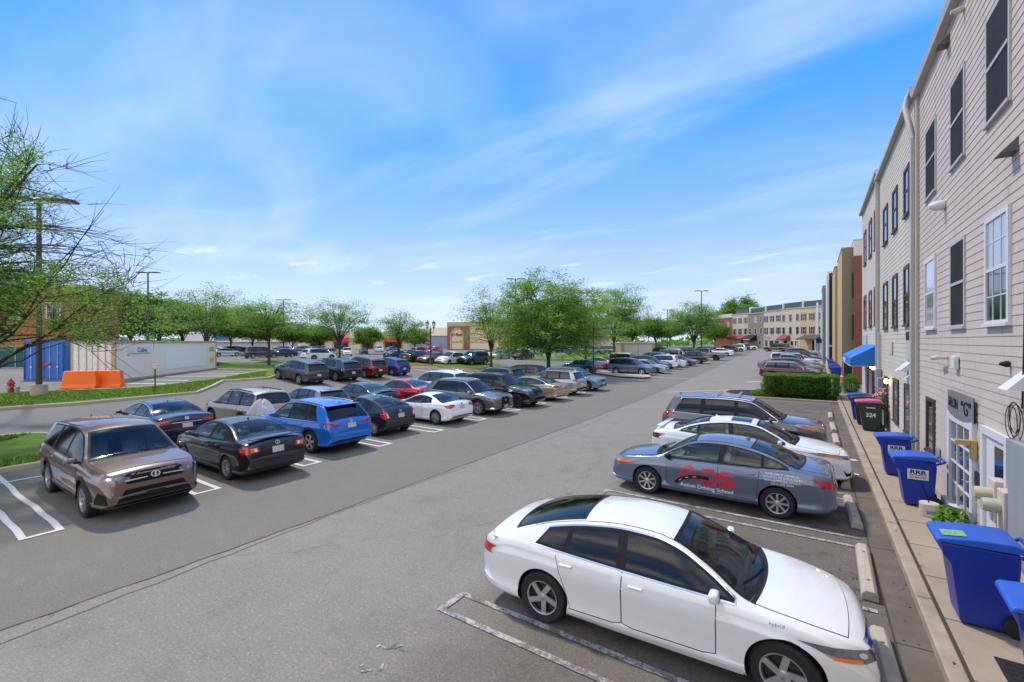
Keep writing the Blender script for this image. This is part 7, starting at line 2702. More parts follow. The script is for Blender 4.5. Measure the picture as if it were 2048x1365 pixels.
    for j in range(mrow):
        t = j / (mrow - 1)
        for i in range(n):
            a = 2 * math.pi * i / n
            r = .05 + (.95 - .05) * t ** .8
            rx_, ry_ = 1.05 * r, .48 * r
            fold = 1 + .10 * t * math.sin(a * 7 + 1.3 * math.sin(a * 2))
            z = 1.30 * (1 - t ** 1.6) + .04 + .12 * math.sin(a * 2) * (1 - t)
            z = max(z, .03)
            vs.append((rx_ * fold * math.cos(a), ry_ * fold * math.sin(a), z))
    for j in range(mrow - 1):
        for i in range(n):
            fs.append((j * n + i, (j + 1) * n + i, (j + 1) * n + (i + 1) % n, j * n + (i + 1) % n))
    fs.append(tuple(range(n)))
    o = mesh_obj("covered_motorcycle", vs, fs, mat("cover_cloth", (.42, .42, .47), .8), smooth=True)
    o.location = (x, y, 0)
    o.rotation_euler = (0, 0, R(20))
    tag(o, "motorcycle under a crumpled pale grey cover between the bright blue and beige SUVs", "motorcycle")
    # hedge
    rr = random.Random(4)
    o = empty("hedge", (-.72, 34.1, .1), 0, "dense clipped green hedge in the mulch bed", "hedge")
    hv, hf = [], []
    hx, hy, hz = 1.95, 1.45, 1.42
    for k in range(23000):
        f = rr.random()
        u, v, w = rr.uniform(-1, 1), rr.uniform(-1, 1), rr.random()
        d = 1 - abs(rr.gauss(0, .05))
        if f < .38:
            p = (u * hx, v * hy, hz * d)
        elif f < .66:
            p = (u * hx, -hy * d, w * hz)
        elif f < .78:
            p = (u * hx, hy * d, w * hz)
        else:
            p = (math.copysign(hx * d, u), v * hy, w * hz)
        if p[2] < .22 and rr.random() < .75:
            continue
        bulge = 1 + .04 * math.sin(p[1] * 6 + p[2] * 5) + .05 * math.sin(p[0] * 3.1 + 1) * math.sin(p[1] * 2.7) + .03 * math.sin(p[0] * 8)
        low = .90 + .10 * min(1, p[2] / .5)
        p = (p[0] * bulge * low, p[1] * bulge * low, p[2] * (1 + .02 * math.sin(p[0] * 5)))
        leaf(hv, hf, Vector(p), rr, .035, .06, flat=.3)
    mesh_obj("crown", hv, hf, LEAF_HEDGE, o)
    mb = MB()
    for k in range(26):
        x = -hx * .85 + 2 * hx * .85 * k / 25
        for y in (-hy * .6, 0, hy * .6):
            mb.tube([(x, y, -.1), (x + rr.uniform(-.1, .1), y + rr.uniform(-.1, .1), .5), (x + rr.uniform(-.2, .2), y, 1.1)], [.025, .02, .008], 5)
    mb.build("trunk", BARK, o)
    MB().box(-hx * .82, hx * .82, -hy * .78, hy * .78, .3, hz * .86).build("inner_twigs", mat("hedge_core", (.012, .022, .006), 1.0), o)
    # small bush at the alley corner, plants by the wall
    def bush(name, X, Y, z, rx, ry, rz_, n, label, cat, m, s0, s1):
        vs, fs = [], []
        r2 = random.Random(int(X * 10 + Y))
        for k in range(n):
            d = Vector((r2.gauss(0, 1), r2.gauss(0, 1), r2.gauss(0, 1))).normalized() * r2.uniform(.55, 1.0)
            leaf(vs, fs, Vector((d.x * rx, d.y * ry, rz_ * (1 + d.z))), r2, s0, s1, flat=.4)
        oo = empty(name, (X, Y, z), 0, label, cat)
        mesh_obj("foliage", vs, fs, m, oo)
        MB().tube([(0, 0, -.05), (.02, .01, rz_ * 1.2)], [.03, .012], 5).build("stem", BARK, oo)
        return oo
    bush("clipped_bush", 2.05, 37.2, .0, .55, .6, .75, 3800, "narrow green bush at the alley corner beside the maroon door posts", "bush", LEAF_HEDGE, .03, .055)
    bush("potted_plant", 2.05, 11.05, .15, .28, .35, .28, 420, "leafy green plant growing by the gas pipes under the glazed door", "plant", LEAF_LIGHT, .05, .09)
    bush("potted_plant", 2.0, 53.2, .45, .5, .5, .6, 500, "bright green plant among the far blue bins", "plant", LEAF_LIGHT, .08, .14)
    bush("weed_clump", -2.9, 33.0, .05, .5, .45, .28, 420, "tall weeds at the tip of the hedge bed", "weed", LEAF_LIGHT, .04, .09)
    bush("mulch_plant", -21.4, 1.0, .15, .40, .35, .16, 260, "low green plant in the mulch bed near the brown SUV", "plant", LEAF_LIGHT, .06, .10)
    # wreath with flowers at the second house door
    o = empty("flower_basket", (2.22, 22.95, 1.45), 0, "pink flower basket with green trailing leaves on the cream house wall", "flowers")
    for nm, m, zc, cnt in (("blossom", mat("petal_pink", (.55, .28, .26), .8), .12, 90), ("foliage", LEAF_LIGHT, -.32, 120)):
        vs, fs = [], []
        for k in range(cnt):
            leaf(vs, fs, Vector((rr.gauss(0, .10), rr.gauss(0, .12), zc + rr.gauss(0, .13))), rr, .05, .08, flat=.2)
        mesh_obj(nm, vs, fs, m, o)
    # dry leaves and litter by the kerb
    vs, fs = [], []
    for k in range(420):
        if rr.random() < .6:
            cx, cy = rr.choice(((.52, 8.4), (.52, 11.3), (.55, 6.9), (.55, 14.2)))
            p = Vector((cx + rr.gauss(0, .09), cy + rr.gauss(0, .35), .03))
        else:
            p = Vector((rr.choice((1.05, 1.34, .7)) + rr.gauss(0, .07), rr.uniform(5, 30), .03))
            if p.x > 1.17:
                p.z = .165
        leaf(vs, fs, p, rr, .012, .03, flat=.9)
    o = mesh_obj("leaf_litter", vs, fs, mat("dry_leaf", (.20, .11, .05), .9, noise=(40, .8, (.08, .045, .025))))
    o["kind"] = "stuff"
    for k, (x, y, s) in enumerate(((1.02, 17.2, .10), (.98, 15.4, .08))):
        pp = MB().box(-s, s, -s * .6, s * .6, 0, .012).build("paper_scrap", M_LABEL)
        pp.location = (x, y, .022)
        pp.rotation_euler = (.1, .05, .6 + k)
        tag(pp, ["crumpled white paper scrap lying in the gutter, the larger one", "small white paper scrap lying nearer in the gutter"][k], "litter")


# ------------------------------------------------------------------ trees
def leaf_mat(name, a, b, trans=.48):
    if name in MATS:
        return MATS[name]
    m = bpy.data.materials.new(name)
    m.use_nodes = True
    nt = m.node_tree
    nt.nodes.clear()
    N, Lk = nt.nodes.new, nt.links.new
    out = N("ShaderNodeOutputMaterial")
    mx = N("ShaderNodeMixShader")
    mx.inputs[0].default_value = trans
    p = N("ShaderNodeBsdfPrincipled")
    p.inputs["Roughness"].default_value = .55
    p.inputs["Specular IOR Level"].default_value = .3
    t = N("ShaderNodeBsdfTranslucent")
    g = N("ShaderNodeNewGeometry")
    r = N("ShaderNodeMixRGB")
    r.inputs[1].default_value = (*a, 1)
    r.inputs[2].default_value = (*b, 1)
    Lk(g.outputs["Random Per Island"], r.inputs[0])
    Lk(r.outputs[0], p.inputs["Base Color"])
    s = N("ShaderNodeMixRGB")
    s.blend_type = 'MULTIPLY'
    s.inputs[0].default_value = 1.0
    s.inputs[2].default_value = (1.5, 1.6, .7, 1)
    Lk(r.outputs[0], s.inputs[1])
    Lk(s.outputs[0], t.inputs["Color"])
    Lk(p.outputs[0], mx.inputs[1])
    Lk(t.outputs[0], mx.inputs[2])
    Lk(mx.outputs[0], out.inputs[0])
    MATS[name] = m
    return m


LEAF = leaf_mat("leaf_green", (.092, .185, .042), (.215, .345, .075))
LEAF_DARK = leaf_mat("leaf_dark", (.070, .155, .030), (.155, .275, .050))
LEAF_LIGHT = leaf_mat("leaf_light", (.085, .185, .028), (.20, .33, .055))
LEAF_HEDGE = leaf_mat("leaf_hedge", (.045, .125, .014), (.13, .28, .03), .28)
BARK = mat("bark", (.060, .048, .040), rough=.9, noise=(6, .7, (.030, .024, .020)), bump=(18, .8, .02))


def leaf(vs, fs, p, rr, s0, s1, flat=.5):
    """one diamond leaf spray"""
    s = rr.uniform(s0, s1)
    n = Vector((rr.gauss(0, 1) * (1 - flat), rr.gauss(0, 1) * (1 - flat), 1 if rr.random() > .25 else rr.gauss(0, 1)))
    if n.length < 1e-4:
        n = Vector((0, 0, 1))
    n.normalize()
    a = n.orthogonal().normalized()
    t = rr.uniform(0, 6.283)
    b = n.cross(a)
    d = a * math.cos(t) + b * math.sin(t)
    e = n.cross(d)
    i = len(vs)
    vs.extend([(p - d * s)[:], (p + e * s * .5 - n * s * .12)[:], (p + d * s)[:], (p - e * s * .5 - n * s * .12)[:]])
    fs.append((i, i + 1, i + 2, i + 3))


def make_tree(name, X, Y, H, rx, ry, trunk_h, seed, label, cat="tree", group=None, limbs=8, tips=120, per=45, s0=.10, s1=.2, flat=.5, m=None, cl=.55, tr=.17, zflat=.55, zc=None, rz_=None, bias=.45, gap=0.0, twigs=0, droop=0.0, z=None, lean=(0, 0), leafy=None, sweep=()):
    rr = random.Random(seed)
    o = empty(name, (X, Y, (hgt(X, Y) if z is None else z)), 0, label, cat, group)
    rzz = rz_ or (H - trunk_h) * .52
    cz = zc or (H - rzz)
    br = MB()
    top = Vector((lean[0], lean[1], trunk_h))
    br.tube([(0, 0, -.3), (0, 0, .15), tuple(top * .5 + Vector((rr.uniform(-.08, .08), rr.uniform(-.08, .08), 0))), tuple(top)], [tr * 1.5, tr * 1.1, tr * .95, tr * .82], 9)
    nodes = []

    def bez(a, c, b, n):
        return [a * (1 - t) ** 2 + c * 2 * t * (1 - t) + b * t * t for t in [i / n for i in range(n + 1)]]
    for k in range(limbs):
        az = 2 * math.pi * (k + rr.uniform(-.3, .3)) / limbs * (1 if k < limbs - 1 else 1)
        el = rr.uniform(.15, 1.3)
        q = Vector((math.cos(az) * math.cos(el) * rx, math.sin(az) * math.cos(el) * ry, math.sin(el) * rzz)) * rr.uniform(.62, .85)
        e = Vector((lean[0] * 1.5, lean[1] * 1.5, cz)) + q
        s = top * rr.uniform(.82, 1.0)
        c = s + Vector((q.x * .25, q.y * .25, (e.z - s.z) * .65))
        p = bez(s, c, e, 8)
        r0 = tr * rr.uniform(.42, .6)
        br.tube(p, [r0 * (1 - .78 * i / 8) for i in range(9)], 6)
        nodes += [(v, r0 * (1 - .78 * i / 8)) for i, v in enumerate(p) if i > 1]
    for e in sweep:
        e = Vector(e)
        s = top * rr.uniform(.75, .98)
        c = s + Vector(((e.x - s.x) * .45, (e.y - s.y) * .45, (e.z - s.z) * .30))
        p = bez(s, c, e, 9)
        r0 = tr * rr.uniform(.20, .30)
        p = [v + Vector((rr.gauss(0, .06), rr.gauss(0, .06), rr.gauss(0, .08))) if 0 < i < 9 else v for i, v in enumerate(p)]
        br.tube(p, [r0 * (1 - .93 * i / 9) for i in range(10)], 6)
        nodes += [(v, max(.012, r0 * (1 - .93 * i / 9))) for i, v in enumerate(p) if i > 1]
    lv, lf = [], []
    for k in range(tips):
        while True:
            d = Vector((rr.gauss(0, 1), rr.gauss(0, 1), rr.gauss(0, 1)))
            d.normalize()
            if d.z > -.55:
                break
        r = rr.random() ** bias
        jag = 1 + .16 * math.sin(d.x * 4 + seed) * math.cos(d.y * 5 + seed * 2) + .08 * math.sin(d.z * 9 + seed)
        t = Vector((lean[0] * 1.5 + d.x * rx * r * jag, lean[1] * 1.5 + d.y * ry * r * jag, cz + d.z * rzz * r * jag))
        t.z -= droop * (math.hypot(t.x / rx, t.y / ry)) ** 2
        b, rb = min(nodes, key=lambda n_: (n_[0] - t).length + max(0, n_[0].z - t.z + .3) * .9)
        c = (b + t) * .5 + Vector((0, 0, rr.uniform(.05, .35) * (t - b).length * .5))
        p = bez(b, c, t, 5)
        r1 = min(rb * .6, .035 * max(1, tr / .17))
        br.tube(p, [r1 * (1 - .85 * i / 5) for i in range(6)], 4, cap=False)
        for _ in range(twigs):
            i = rr.randint(2, 5)
            dd = (t - b).normalized()
            tw = p[i] + (dd * rr.uniform(.3, 1.1) + Vector((rr.gauss(0, .4), rr.gauss(0, .4), rr.gauss(.1, .4))))
            mid = (p[i] + tw) * .5 + Vector((rr.gauss(0, .08), rr.gauss(0, .08), rr.uniform(-.16, .10)))
            br.tube([p[i], mid, tw], [.010, .007, .003], 3, cap=False)
        if leafy is not None and not leafy(t, rr):
            continue
        if rr.random() < gap:
            continue
        for q in range(per):
            i = rr.random() ** .6 * 5
            a = p[int(i)].lerp(p[min(5, int(i) + 1)], i - int(i)) if q % 3 else t
            pp = a + Vector((rr.gauss(0, cl), rr.gauss(0, cl), rr.gauss(0, cl * zflat) - .02))
            leaf(lv, lf, pp, rr, s0, s1, flat)
    br.build("trunk", BARK, o, smooth=True, angle=70)
    mesh_obj("crown", lv, lf, m or LEAF, o)
    return o


def copy_tree(src, X, Y, rz, s, label, group=None, z=None):
    o = src.copy()
    COL.objects.link(o)
    o.location = (X, Y, hgt(X, Y) if z is None else z)
    o.rotation_euler = (0, 0, rz)
    o.scale = s
    tag(o, label, "tree", group)
    for c in kids(src):
        k = c.copy()
        COL.objects.link(k)
        k.parent = o
    return o


def vegetation():
    def clumps(t, rr):
        # leaves survive on the upper left limbs and on the low outer sprays; the rest of the tree is bare
        X, Y = -20.9 + t.x, 1.35 + t.y
        r, f = CY * X + SY * Y, -SY * X + CY * Y
        px, py = 1024 + F_PX * r / f, 682.5 - F_PX * (t.z - CAM_H) / f
        if py > 535:
            return rr.random() < (.92 if px < 250 else .5)
        if py > 450:
            return rr.random() < (.30 if px < 60 else .04)
        if py > 225:
            return rr.random() < (.88 if px < 110 else .55 if px < 190 else .02)
        return rr.random() < .06
    # near tree at the left edge: long bare limbs, patchy leaves
    make_tree("street_tree", -20.9, 1.35, 10.8, 5.9, 5.4, 2.2, 11, "half bare tree with long twiggy limbs and patchy leaves at the picture's left edge", limbs=9, tips=620, per=210, s0=.024, s1=.058, cl=.21, sweep=[(CY * r_ + SY * q_, SY * r_ - CY * q_, z_) for r_, q_, z_ in ((5.6, .6, 7.2), (5.0, -.6, 8.3), (4.3, 1.0, 9.2), (5.4, -1.2, 6.1), (3.0, .4, 10.2), (5.6, 1.6, 5.2), (4.6, -.2, 4.6), (5.2, .8, 3.9))], tr=.24, twigs=5, zflat=.7, bias=.5, zc=5.9, rz_=4.6, droop=.2, m=LEAF_LIGHT,
              leafy=clumps)
    gl = "spreading lawn and lot trees with see through crowns"

    def by_px(px, d, ytop, wpx, ybot=None):
        x, y = at_depth(px, d)
        g_ = hgt(x, y)
        top = (CAM_H + (682.5 - ytop) * d / F_PX - g_) * 1.06
        return x, y, top, wpx * d / F_PX / 2 * 1.1
    def T(px, d, ytop, wpx, name, label, seed, th=2.0, **kw):
        x, y, h, r = by_px(px, d, ytop, wpx)
        return make_tree(name, x, y, h, r, r, th, seed, label, group=kw.pop("group", gl), **kw)
    T(413, 47, 572, 168, "honeylocust_tree", "open crowned tree rising behind the far end of the white container", 21, limbs=11, tips=150, per=78, s0=.05, s1=.11, cl=.42, twigs=1, gap=.12, zflat=.4, bias=.55, tr=.13)
    T(538, 46, 602, 152, "honeylocust_tree", "spreading tree on the lawn with a mulch ring, above the grey SUV", 22, th=2.3, limbs=11, tips=170, per=84, s0=.05, s1=.11, cl=.45, gap=.05, zflat=.4, bias=.5, tr=.145)
    T(678, 52, 598, 138, "honeylocust_tree", "vase shaped tree behind the dark red SUV", 23, th=2.2, limbs=12, tips=165, per=74, s0=.05, s1=.11, cl=.42, twigs=1, gap=.10, zflat=.4, bias=.55, tr=.14)
    T(797, 58, 627, 96, "honeylocust_tree", "small round tree behind the black sedan left of the lamp post", 24, th=1.8, limbs=9, tips=120, per=74, s0=.055, s1=.12, cl=.42, gap=.08, zflat=.45, bias=.5)
    T(982, 51, 580, 136, "honeylocust_tree", "slim tree by the champagne car, left neighbour of the largest tree", 25, th=1.8, limbs=10, tips=170, per=86, s0=.05, s1=.11, cl=.45, zflat=.5, bias=.5, tr=.15)
    T(1097, 46, 543, 240, "honeylocust_tree", "largest tree, full drooping green crown above the blue compact car", 26, th=1.6, limbs=15, tips=540, per=150, s0=.055, s1=.13, cl=.38, droop=1.3, zflat=.5, bias=.55, tr=.22, m=LEAF, zc=5.25, rz_=5.3)
    T(1228, 80, 573, 135, "maple_tree", "tall pointed tree right behind the largest tree", 27, th=2.4, limbs=12, tips=240, per=84, s0=.08, s1=.17, cl=.55, zflat=.45, bias=.5, m=LEAF, tr=.2)
    T(1388, 92, 608, 96, "maple_tree", "round headed tree under the tall light pole", 28, th=2.0, limbs=12, tips=260, per=84, s0=.08, s1=.17, cl=.55, zflat=.5, bias=.45, m=LEAF, tr=.2)
    T(1312, 105, 634, 60, "maple_tree", "small tree with brownish top between the bare tree and the light pole", 29, th=1.8, limbs=8, tips=120, per=74, s0=.13, s1=.28, cl=.55, zflat=.6, bias=.45, m=LEAF_DARK)
    T(1172, 62, 592, 155, "honeylocust_tree", "low tree beside the bin enclosure behind the largest tree", 41, th=1.6, limbs=8, tips=120, per=78, s0=.07, s1=.15, cl=.5, zflat=.5, bias=.45)
    T(1480, 150, 606, 96, "oak_tree", "broad tree rising behind the roofs of the cross terrace", 30, th=3.0, limbs=10, tips=190, per=84, s0=.25, s1=.5, cl=.95, zflat=.7, bias=.4, m=LEAF_DARK, tr=.3, group="trees behind buildings")
    x, y, h, r = by_px(1297, 118, 606, 30)
    make_tree("bare_tree", x, y, h, r, r, 4.0, 31, "leafless grey tree standing between two leafy ones", limbs=7, tips=50, per=0, twigs=5, tr=.12, bias=.5)
    # far masses as single trees
    gm = "background trees beyond the containers"
    src = T(205, 72, 596, 130, "background_tree", "dark green tree behind the blue container", 33, th=2.5, limbs=8, tips=170, per=86, s0=.18, s1=.38, cl=.75, zflat=.6, bias=.4, m=LEAF_DARK, group=gm)
    spots = [(262, 70, 1.05, "dark tree right of the brick building"), (318, 78, 1.0, "dark tree under the light pole by the container"), (365, 84, 1.0, "dark tree left of the open crowned tree"), (462, 88, .95, "dark tree right of the open crowned tree"), (505, 96, .82, "low dark tree behind the spreading lawn tree"), (585, 104, .75, "low tree left of the shop row"), (640, 112, .72, "tree before the red awnings"), (735, 108, .66, "low tree right of the vase shaped tree"), (830, 116, .62, "small tree left of the lamp post head"),
             (1170, 120, .80, "tree behind the largest tree"), (1265, 124, .85, "tree behind the tall pointed tree"), (1340, 140, .8, "tree between the light poles"), (1430, 140, .72, "low tree beside the brick end house"), (120, 64, 1.0, "dark tree before the brick building")]
    for i, (px, d, s, lab) in enumerate(spots):
        x, y = at_depth(px, d)
        copy_tree(src, x, y, i * 1.3, (s, s, s), lab, gm)
    # woods on the horizon
    rr = random.Random(77)
    vs, fs = [], []
    for k in range(9000):
        px = rr.uniform(-700, 2300)
        d = rr.uniform(190, 235)
        x, y = at_depth(px, d)
        top = 5.0 + 1.8 * math.sin(px * .013) + 1.4 * math.sin(px * .041 + 1) + .8 * math.sin(px * .11)
        z = hgt(x, y) + rr.random() ** .8 * max(2.0, top)
        leaf(vs, fs, Vector((x, y, z)), rr, .8, 1.7, flat=.1)
    o = mesh_obj("far_woods", vs, fs, LEAF_DARK)
    o["kind"] = "stuff"


PI = math.pi
furniture()
vegetation()


# ------------------------------------------------------------------ the rest of the car park
def recolour(o, m):
    for c in kids(o):
        for q in [c] + kids(c):
            if q.material_slots and q.material_slots[0].material and q.material_slots[0].material.name.startswith("paint_"):
                q.material_slots[0].link = 'OBJECT'
                q.material_slots[0].material = m


def copy_car(src, m):
    o = src.copy()
    COL.objects.link(o)
    for c in kids(src):
        k = c.copy()
        COL.objects.link(k)
        k.parent = o
        for q in kids(c):
            z = q.copy()
            COL.objects.link(z)
            z.parent = k
    recolour(o, m)
    return o


PROTO = {}


def proto(kind):
    if kind in PROTO:
        return PROTO[kind]
    d = 1
    if kind == "sedan":
        c = Car("parked_car", "sedan", 4.75, 1.82, 1.45, 2.75, .95, .33, WHITE, d, "five", rear_glass=M_GLASS)
    elif kind == "suv":
        c = Car("parked_car", "suv", 4.70, 1.87, 1.70, 2.72, .94, .36, WHITE, d, "five", clad=.10, rails="flush", rail_mat=M_BLACK)
    elif kind == "bigsuv":
        c = Car("parked_car", "boxy", 4.95, 1.92, 1.84, 2.85, .92, .37, WHITE, d, "five", clad=.08, rails="raised", rail_mat=M_BLACK, dlo=(.05, .055, .70))
    elif kind == "hatch":
        c = Car("parked_car", "hatch", 4.10, 1.74, 1.52, 2.52, .82, .31, WHITE, d, "five")
    elif kind == "prius":
        c = Car("parked_car", "prius", 4.48, 1.75, 1.49, 2.70, .92, .31, WHITE, d, "steel", head=[(.50, .02), (.75, .09), (.94, .16), (.96, .10), (.75, .0), (.55, -.02)])
    elif kind == "coupe":
        c = Car("parked_car", "coupe", 4.45, 1.80, 1.36, 2.60, .92, .32, WHITE, d, "five", glass=M_GLASS_TEAL)
    elif kind == "van":
        c = Car("parked_car", "van", 5.10, 1.98, 1.78, 3.03, .97, .35, WHITE, d, "five")
    elif kind == "pickup":
        c = Car("parked_pickup", "pickup", 5.75, 2.02, 1.93, 3.60, .97, .40, WHITE, d, "five", M_RIM_DARK, clad=.06)
        f = c.fm
        c.shell("bed_opening", .012 * c.L, .325 * c.L, .10, .004, M_CLAD, n=3)
    elif kind == "jeep":
        c = Car("parked_car", "boxy", 4.70, 1.88, 1.86, 2.95, .78, .40, WHITE, d, "five", M_RIM_DARK, clad=.10, cuts=[(.50, .50, .03), (.28, .28, .05)], mirror_mat=M_BLACK,
                top=[(0, .42), (.004, .52), (.008, .62), (.014, .80), (.03, .95), (.05, .985), (.15, 1.0), (.45, 1.0), (.56, .985), (.59, .955), (.62, .80), (.645, .655), (.66, .64), (.90, .60), (.96, .565), (.985, .51), (.995, .44), (1, .36)], ws=(.585, .646), dlo=(.05, .055, .635))
    c.root.location = (0, 0, 0)
    PROTO[kind] = c
    c.used = False
    return c


def far_car(px, py, kind, m, deg, label, group, s=1.0, dist=None):
    c = proto(kind)
    if not c.used:
        c.used = True
        o = c.root
        recolour(o, m)
    else:
        o = copy_car(c.root, m)
    if dist:
        X, Y = at_depth(px, dist)
    else:
        X, Y = spot(px, py)
        d = math.hypot(X, Y)
        rz = R(deg)
        # step back from the near flank to the middle of the car
        back = abs(math.cos(rz) * (X / d) + math.sin(rz) * (Y / d))
        k = .85 * (1 - back) + 1.5 * back
        X, Y = X + X / d * k, Y + Y / d * k
    rz = R(deg)
    o.location = (X, Y, hgt(X, Y))
    a, q = math.cos(rz), math.sin(rz)
    hf, hb = hgt(X + a * 1.3, Y + q * 1.3), hgt(X - a * 1.3, Y - q * 1.3)
    hl, hr = hgt(X - q * .8, Y + a * .8), hgt(X + q * .8, Y - a * .8)
    o.rotation_euler = (math.atan2(hl - hr, 1.6), -math.atan2(hf - hb, 2.6), rz)
    o.scale = (s, s, s)
    tag(o, label, "pickup" if kind == "pickup" else "car", group)
    return o


def car_park():
    # row by the lawn, one can read these
    g3 = "row of four cars parked at the lawn end"
    sf = Car("parked_car", "suv", 4.79, 1.90, 1.70, 2.77, .95, .365, DKGREY, 2, "twist", M_RIM, rear_glass=M_GLASS, glass=M_GLASS_TEAL, clad=.08, rails="flush", rail_mat=M_RIM, spoiler=1, wiper=1, chrome_trim=True, tail_z=.60, tail=[(.35, .0), (.60, -.02), (.97, -.04), (.97, .05), (.40, .02)], tail_mat=M_TAILDARK,
             tail_trim=[([(-.6, .19), (.6, .19), (.6, .23), (-.6, .23)], M_RIM)])
    X, Y = spot(592, 768)
    sf.place(X - .9, Y + .85, PI, "dark grey SUV with silver bumper trim beside the lawn kerb", "car", g3)
    bl = Car("parked_car", "suv", 4.85, 1.92, 1.69, 2.85, .98, .37, BLACK, 2, "split", M_RIM, rear_glass=M_GLASS, glass=M_GLASS_TEAL, chrome_trim=True, dlo=(.20, .30, .735), tail_z=.60, tail=[(.0, .0), (.55, -.01), (.97, -.03), (.97, .05), (.60, .03), (.0, .015)], tail_mat=M_TAILDARK, spoiler=1, rails="flush", rail_mat=M_BLACK)
    bl.place(X - 1.0, Y + 3.85, PI, "black SUV with a full width tail lamp between the dark grey and dark red SUVs", "car", g3)
    rr_ = Car("parked_car", "suv", 4.60, 1.855, 1.69, 2.69, .93, .355, DKRED, 2, "five", M_RIM, rear_glass=M_GLASS, glass=M_GLASS_TEAL, clad=.11, rails="raised", rail_mat=M_BLACK, spoiler=1, rear_clad=.34, tail_z=.60, tail=[(.48, -.015), (.97, -.03), (.97, .05), (.70, .055), (.50, .02)])
    rr_.place(X - 1.2, Y + 6.75, PI, "dark red SUV between the black SUV and the small royal blue car", "car", g3)
    ft = Car("parked_car", "hatch", 4.10, 1.695, 1.525, 2.50, .85, .30, RBLUE, 2, "steel", M_RIM, glass=M_GLASS_TEAL, back_glass=M_GLASS_TEAL, spoiler=1, tail_z=.56, tail=[(.58, -.06), (.95, -.09), (.97, .05), (.66, .06)], rg=(.028, .10))
    ft.place(X - 1.2, Y + 9.65, PI, "small royal blue hatchback at the end of the row of four", "car", g3)

    # the block beyond the kerbed island
    gb = "cars parked in the block beyond the kerbed island"
    hb = Car("parked_car", "suv", 4.69, 1.825, 1.73, 2.715, .93, .36, HIBLUE, 2, "five", M_RIM, rear_glass=M_GLASS, rails="flush", rail_mat=M_BLACK, dlo=(.06, .085, .745), tail_z=.58, wiper=1)
    X, Y = spot(1256, 751)
    hb.place(X, Y + .9, 0, "dusty blue SUV facing the lane, first beyond the kerbed island", "car", gb)
    mini = Car("parked_car", "hatch", 4.02, 1.75, 1.46, 2.56, .80, .32, TEALBLUE, 2, "five", M_RIM, glass=M_GLASS_TEAL, clad=.07, roofw=.68, tail_z=.60, rg=(.028, .075), top=[(0, .43), (.005, .55), (.012, .63), (.022, .70), (.05, .85), (.075, .935), (.11, .965), (.2, .985), (.35, 1.0), (.48, .99), (.55, .965), (.61, .86), (.68, .72), (.69, .705), (.85, .66), (.93, .60), (.97, .54), (.99, .46), (1, .36)], ws=(.555, .685), dlo=(.09, .10, .67))
    X, Y = spot(1150, 745)
    mini.place(X + .2, Y + .8, PI, "teal blue compact car under the drooping branches of the largest tree", "car", gb)
    F = lambda *a, **k: far_car(*a, gb, **k)
    F(1195, 739, "sedan", SILVER, 180, "silver sedan just behind the slim lamp post")
    F(1290, 747.5, "sedan", SILVER, 0, "silver sedan behind the dusty blue SUV")
    F(1297, 742.5, "suv", CHARBLK, 0, "black SUV third in the block beyond the kerbed island")
    F(1318, 739, "suv", WHITE, 180, "white SUV with its tall tail lamps to the lane, left of the grey sedan")
    F(1334, 735.5, "sedan", WHITE, 0, "white sedan hidden between the white SUV and the grey sedan")
    F(1356, 733, "sedan", GREY, 0, "grey sedan facing the lane in the block beyond the island")
    F(1380, 728, "suv", mat("paint_deep_green", (.025, .04, .042), .3, .4, 1.0), 180, "dark green SUV with its tail to the lane beside the sage pickup")
    F(1410, 721.5, "pickup", SAGE, 180, "sage green pickup truck with its tailgate to the lane")
    F(1439, 713, "sedan", WHITE, 180, "white saloon with its tail to the lane past the sage pickup", s=1.03)
    F(1452, 707.5, "suv", MAROON, 180, "maroon SUV past the white saloon in the far block")
    F(1470, 704, "suv", WHITE, 180, "white SUV with its tail to the lane near the far end")
    F(1478, 702, "sedan", CHARBLK, 180, "black sedan at the very end of the far block")
    F(1256, 737, "jeep", WHITE, 0, "white square off-road car behind the dusty blue SUV")
    F(1246, 742, "sedan", RED, 180, "red sedan showing only its roof behind the dusty blue SUV")
    F(1300, 730, "suv", HIBLUE, 180, "blue SUV in the back rank with its tail lamps this way")
    F(1328, 729.5, "sedan", WHITE, 180, "white sedan in the back rank beside the blue SUV")
    F(1329, 724.5, "bigsuv", STEEL, 180, "silver square SUV in the back rank")
    F(1357, 719, "suv", WHITE, 0, "white SUV in the back rank behind the dark green SUV")
    F(1382, 715, "suv", STEEL, 0, "grey SUV in the back rank above the sage pickup cab")
    F(1326, 714, "suv", BLACK, 0, "black SUV near the small brownish topped tree")
    F(1402, 711, "suv", DKGREY, 180, "dark grey SUV far back under the tall light pole")
    F(1424, 708.5, "sedan", RBLUE, 0, "blue sedan far back right of the tall light pole")
    F(1210, 709, "van", GOLD, 180, "tan van behind the tall pointed tree's trunk")
    F(1188, 710, "suv", STEEL, 0, "grey SUV under the largest tree's outer branches")
    F(1243, 707.5, "sedan", WHITE, 0, "white sedan left of the bin enclosure")
    F(1153, 709, "bigsuv", SAGE, 200, "grey green SUV seen through the largest tree's low branches")
    F(1131, 706, "sedan", HIBLUE, 180, "blue sedan beyond the largest tree's trunk")
    F(1318, 706, "suv", BLACK, 0, "black SUV right of the bin enclosure, far back")

    # right side, past the hedge
    gr = "cars parked past the hedge, noses to the far pavement"
    cr = Car("parked_car", "suv", 4.59, 1.855, 1.68, 2.66, .93, .36, MAROON, 2, "five", M_RIM, rear_glass=M_GLASS, glass=M_GLASS_TEAL, chrome_trim=True, spoiler=1, tail_z=.66, tail=[(.62, -.10), (.95, -.04), (.95, .12), (.80, .12), (.82, -.0)], clad=.08)
    X, Y = spot(1560, 760)
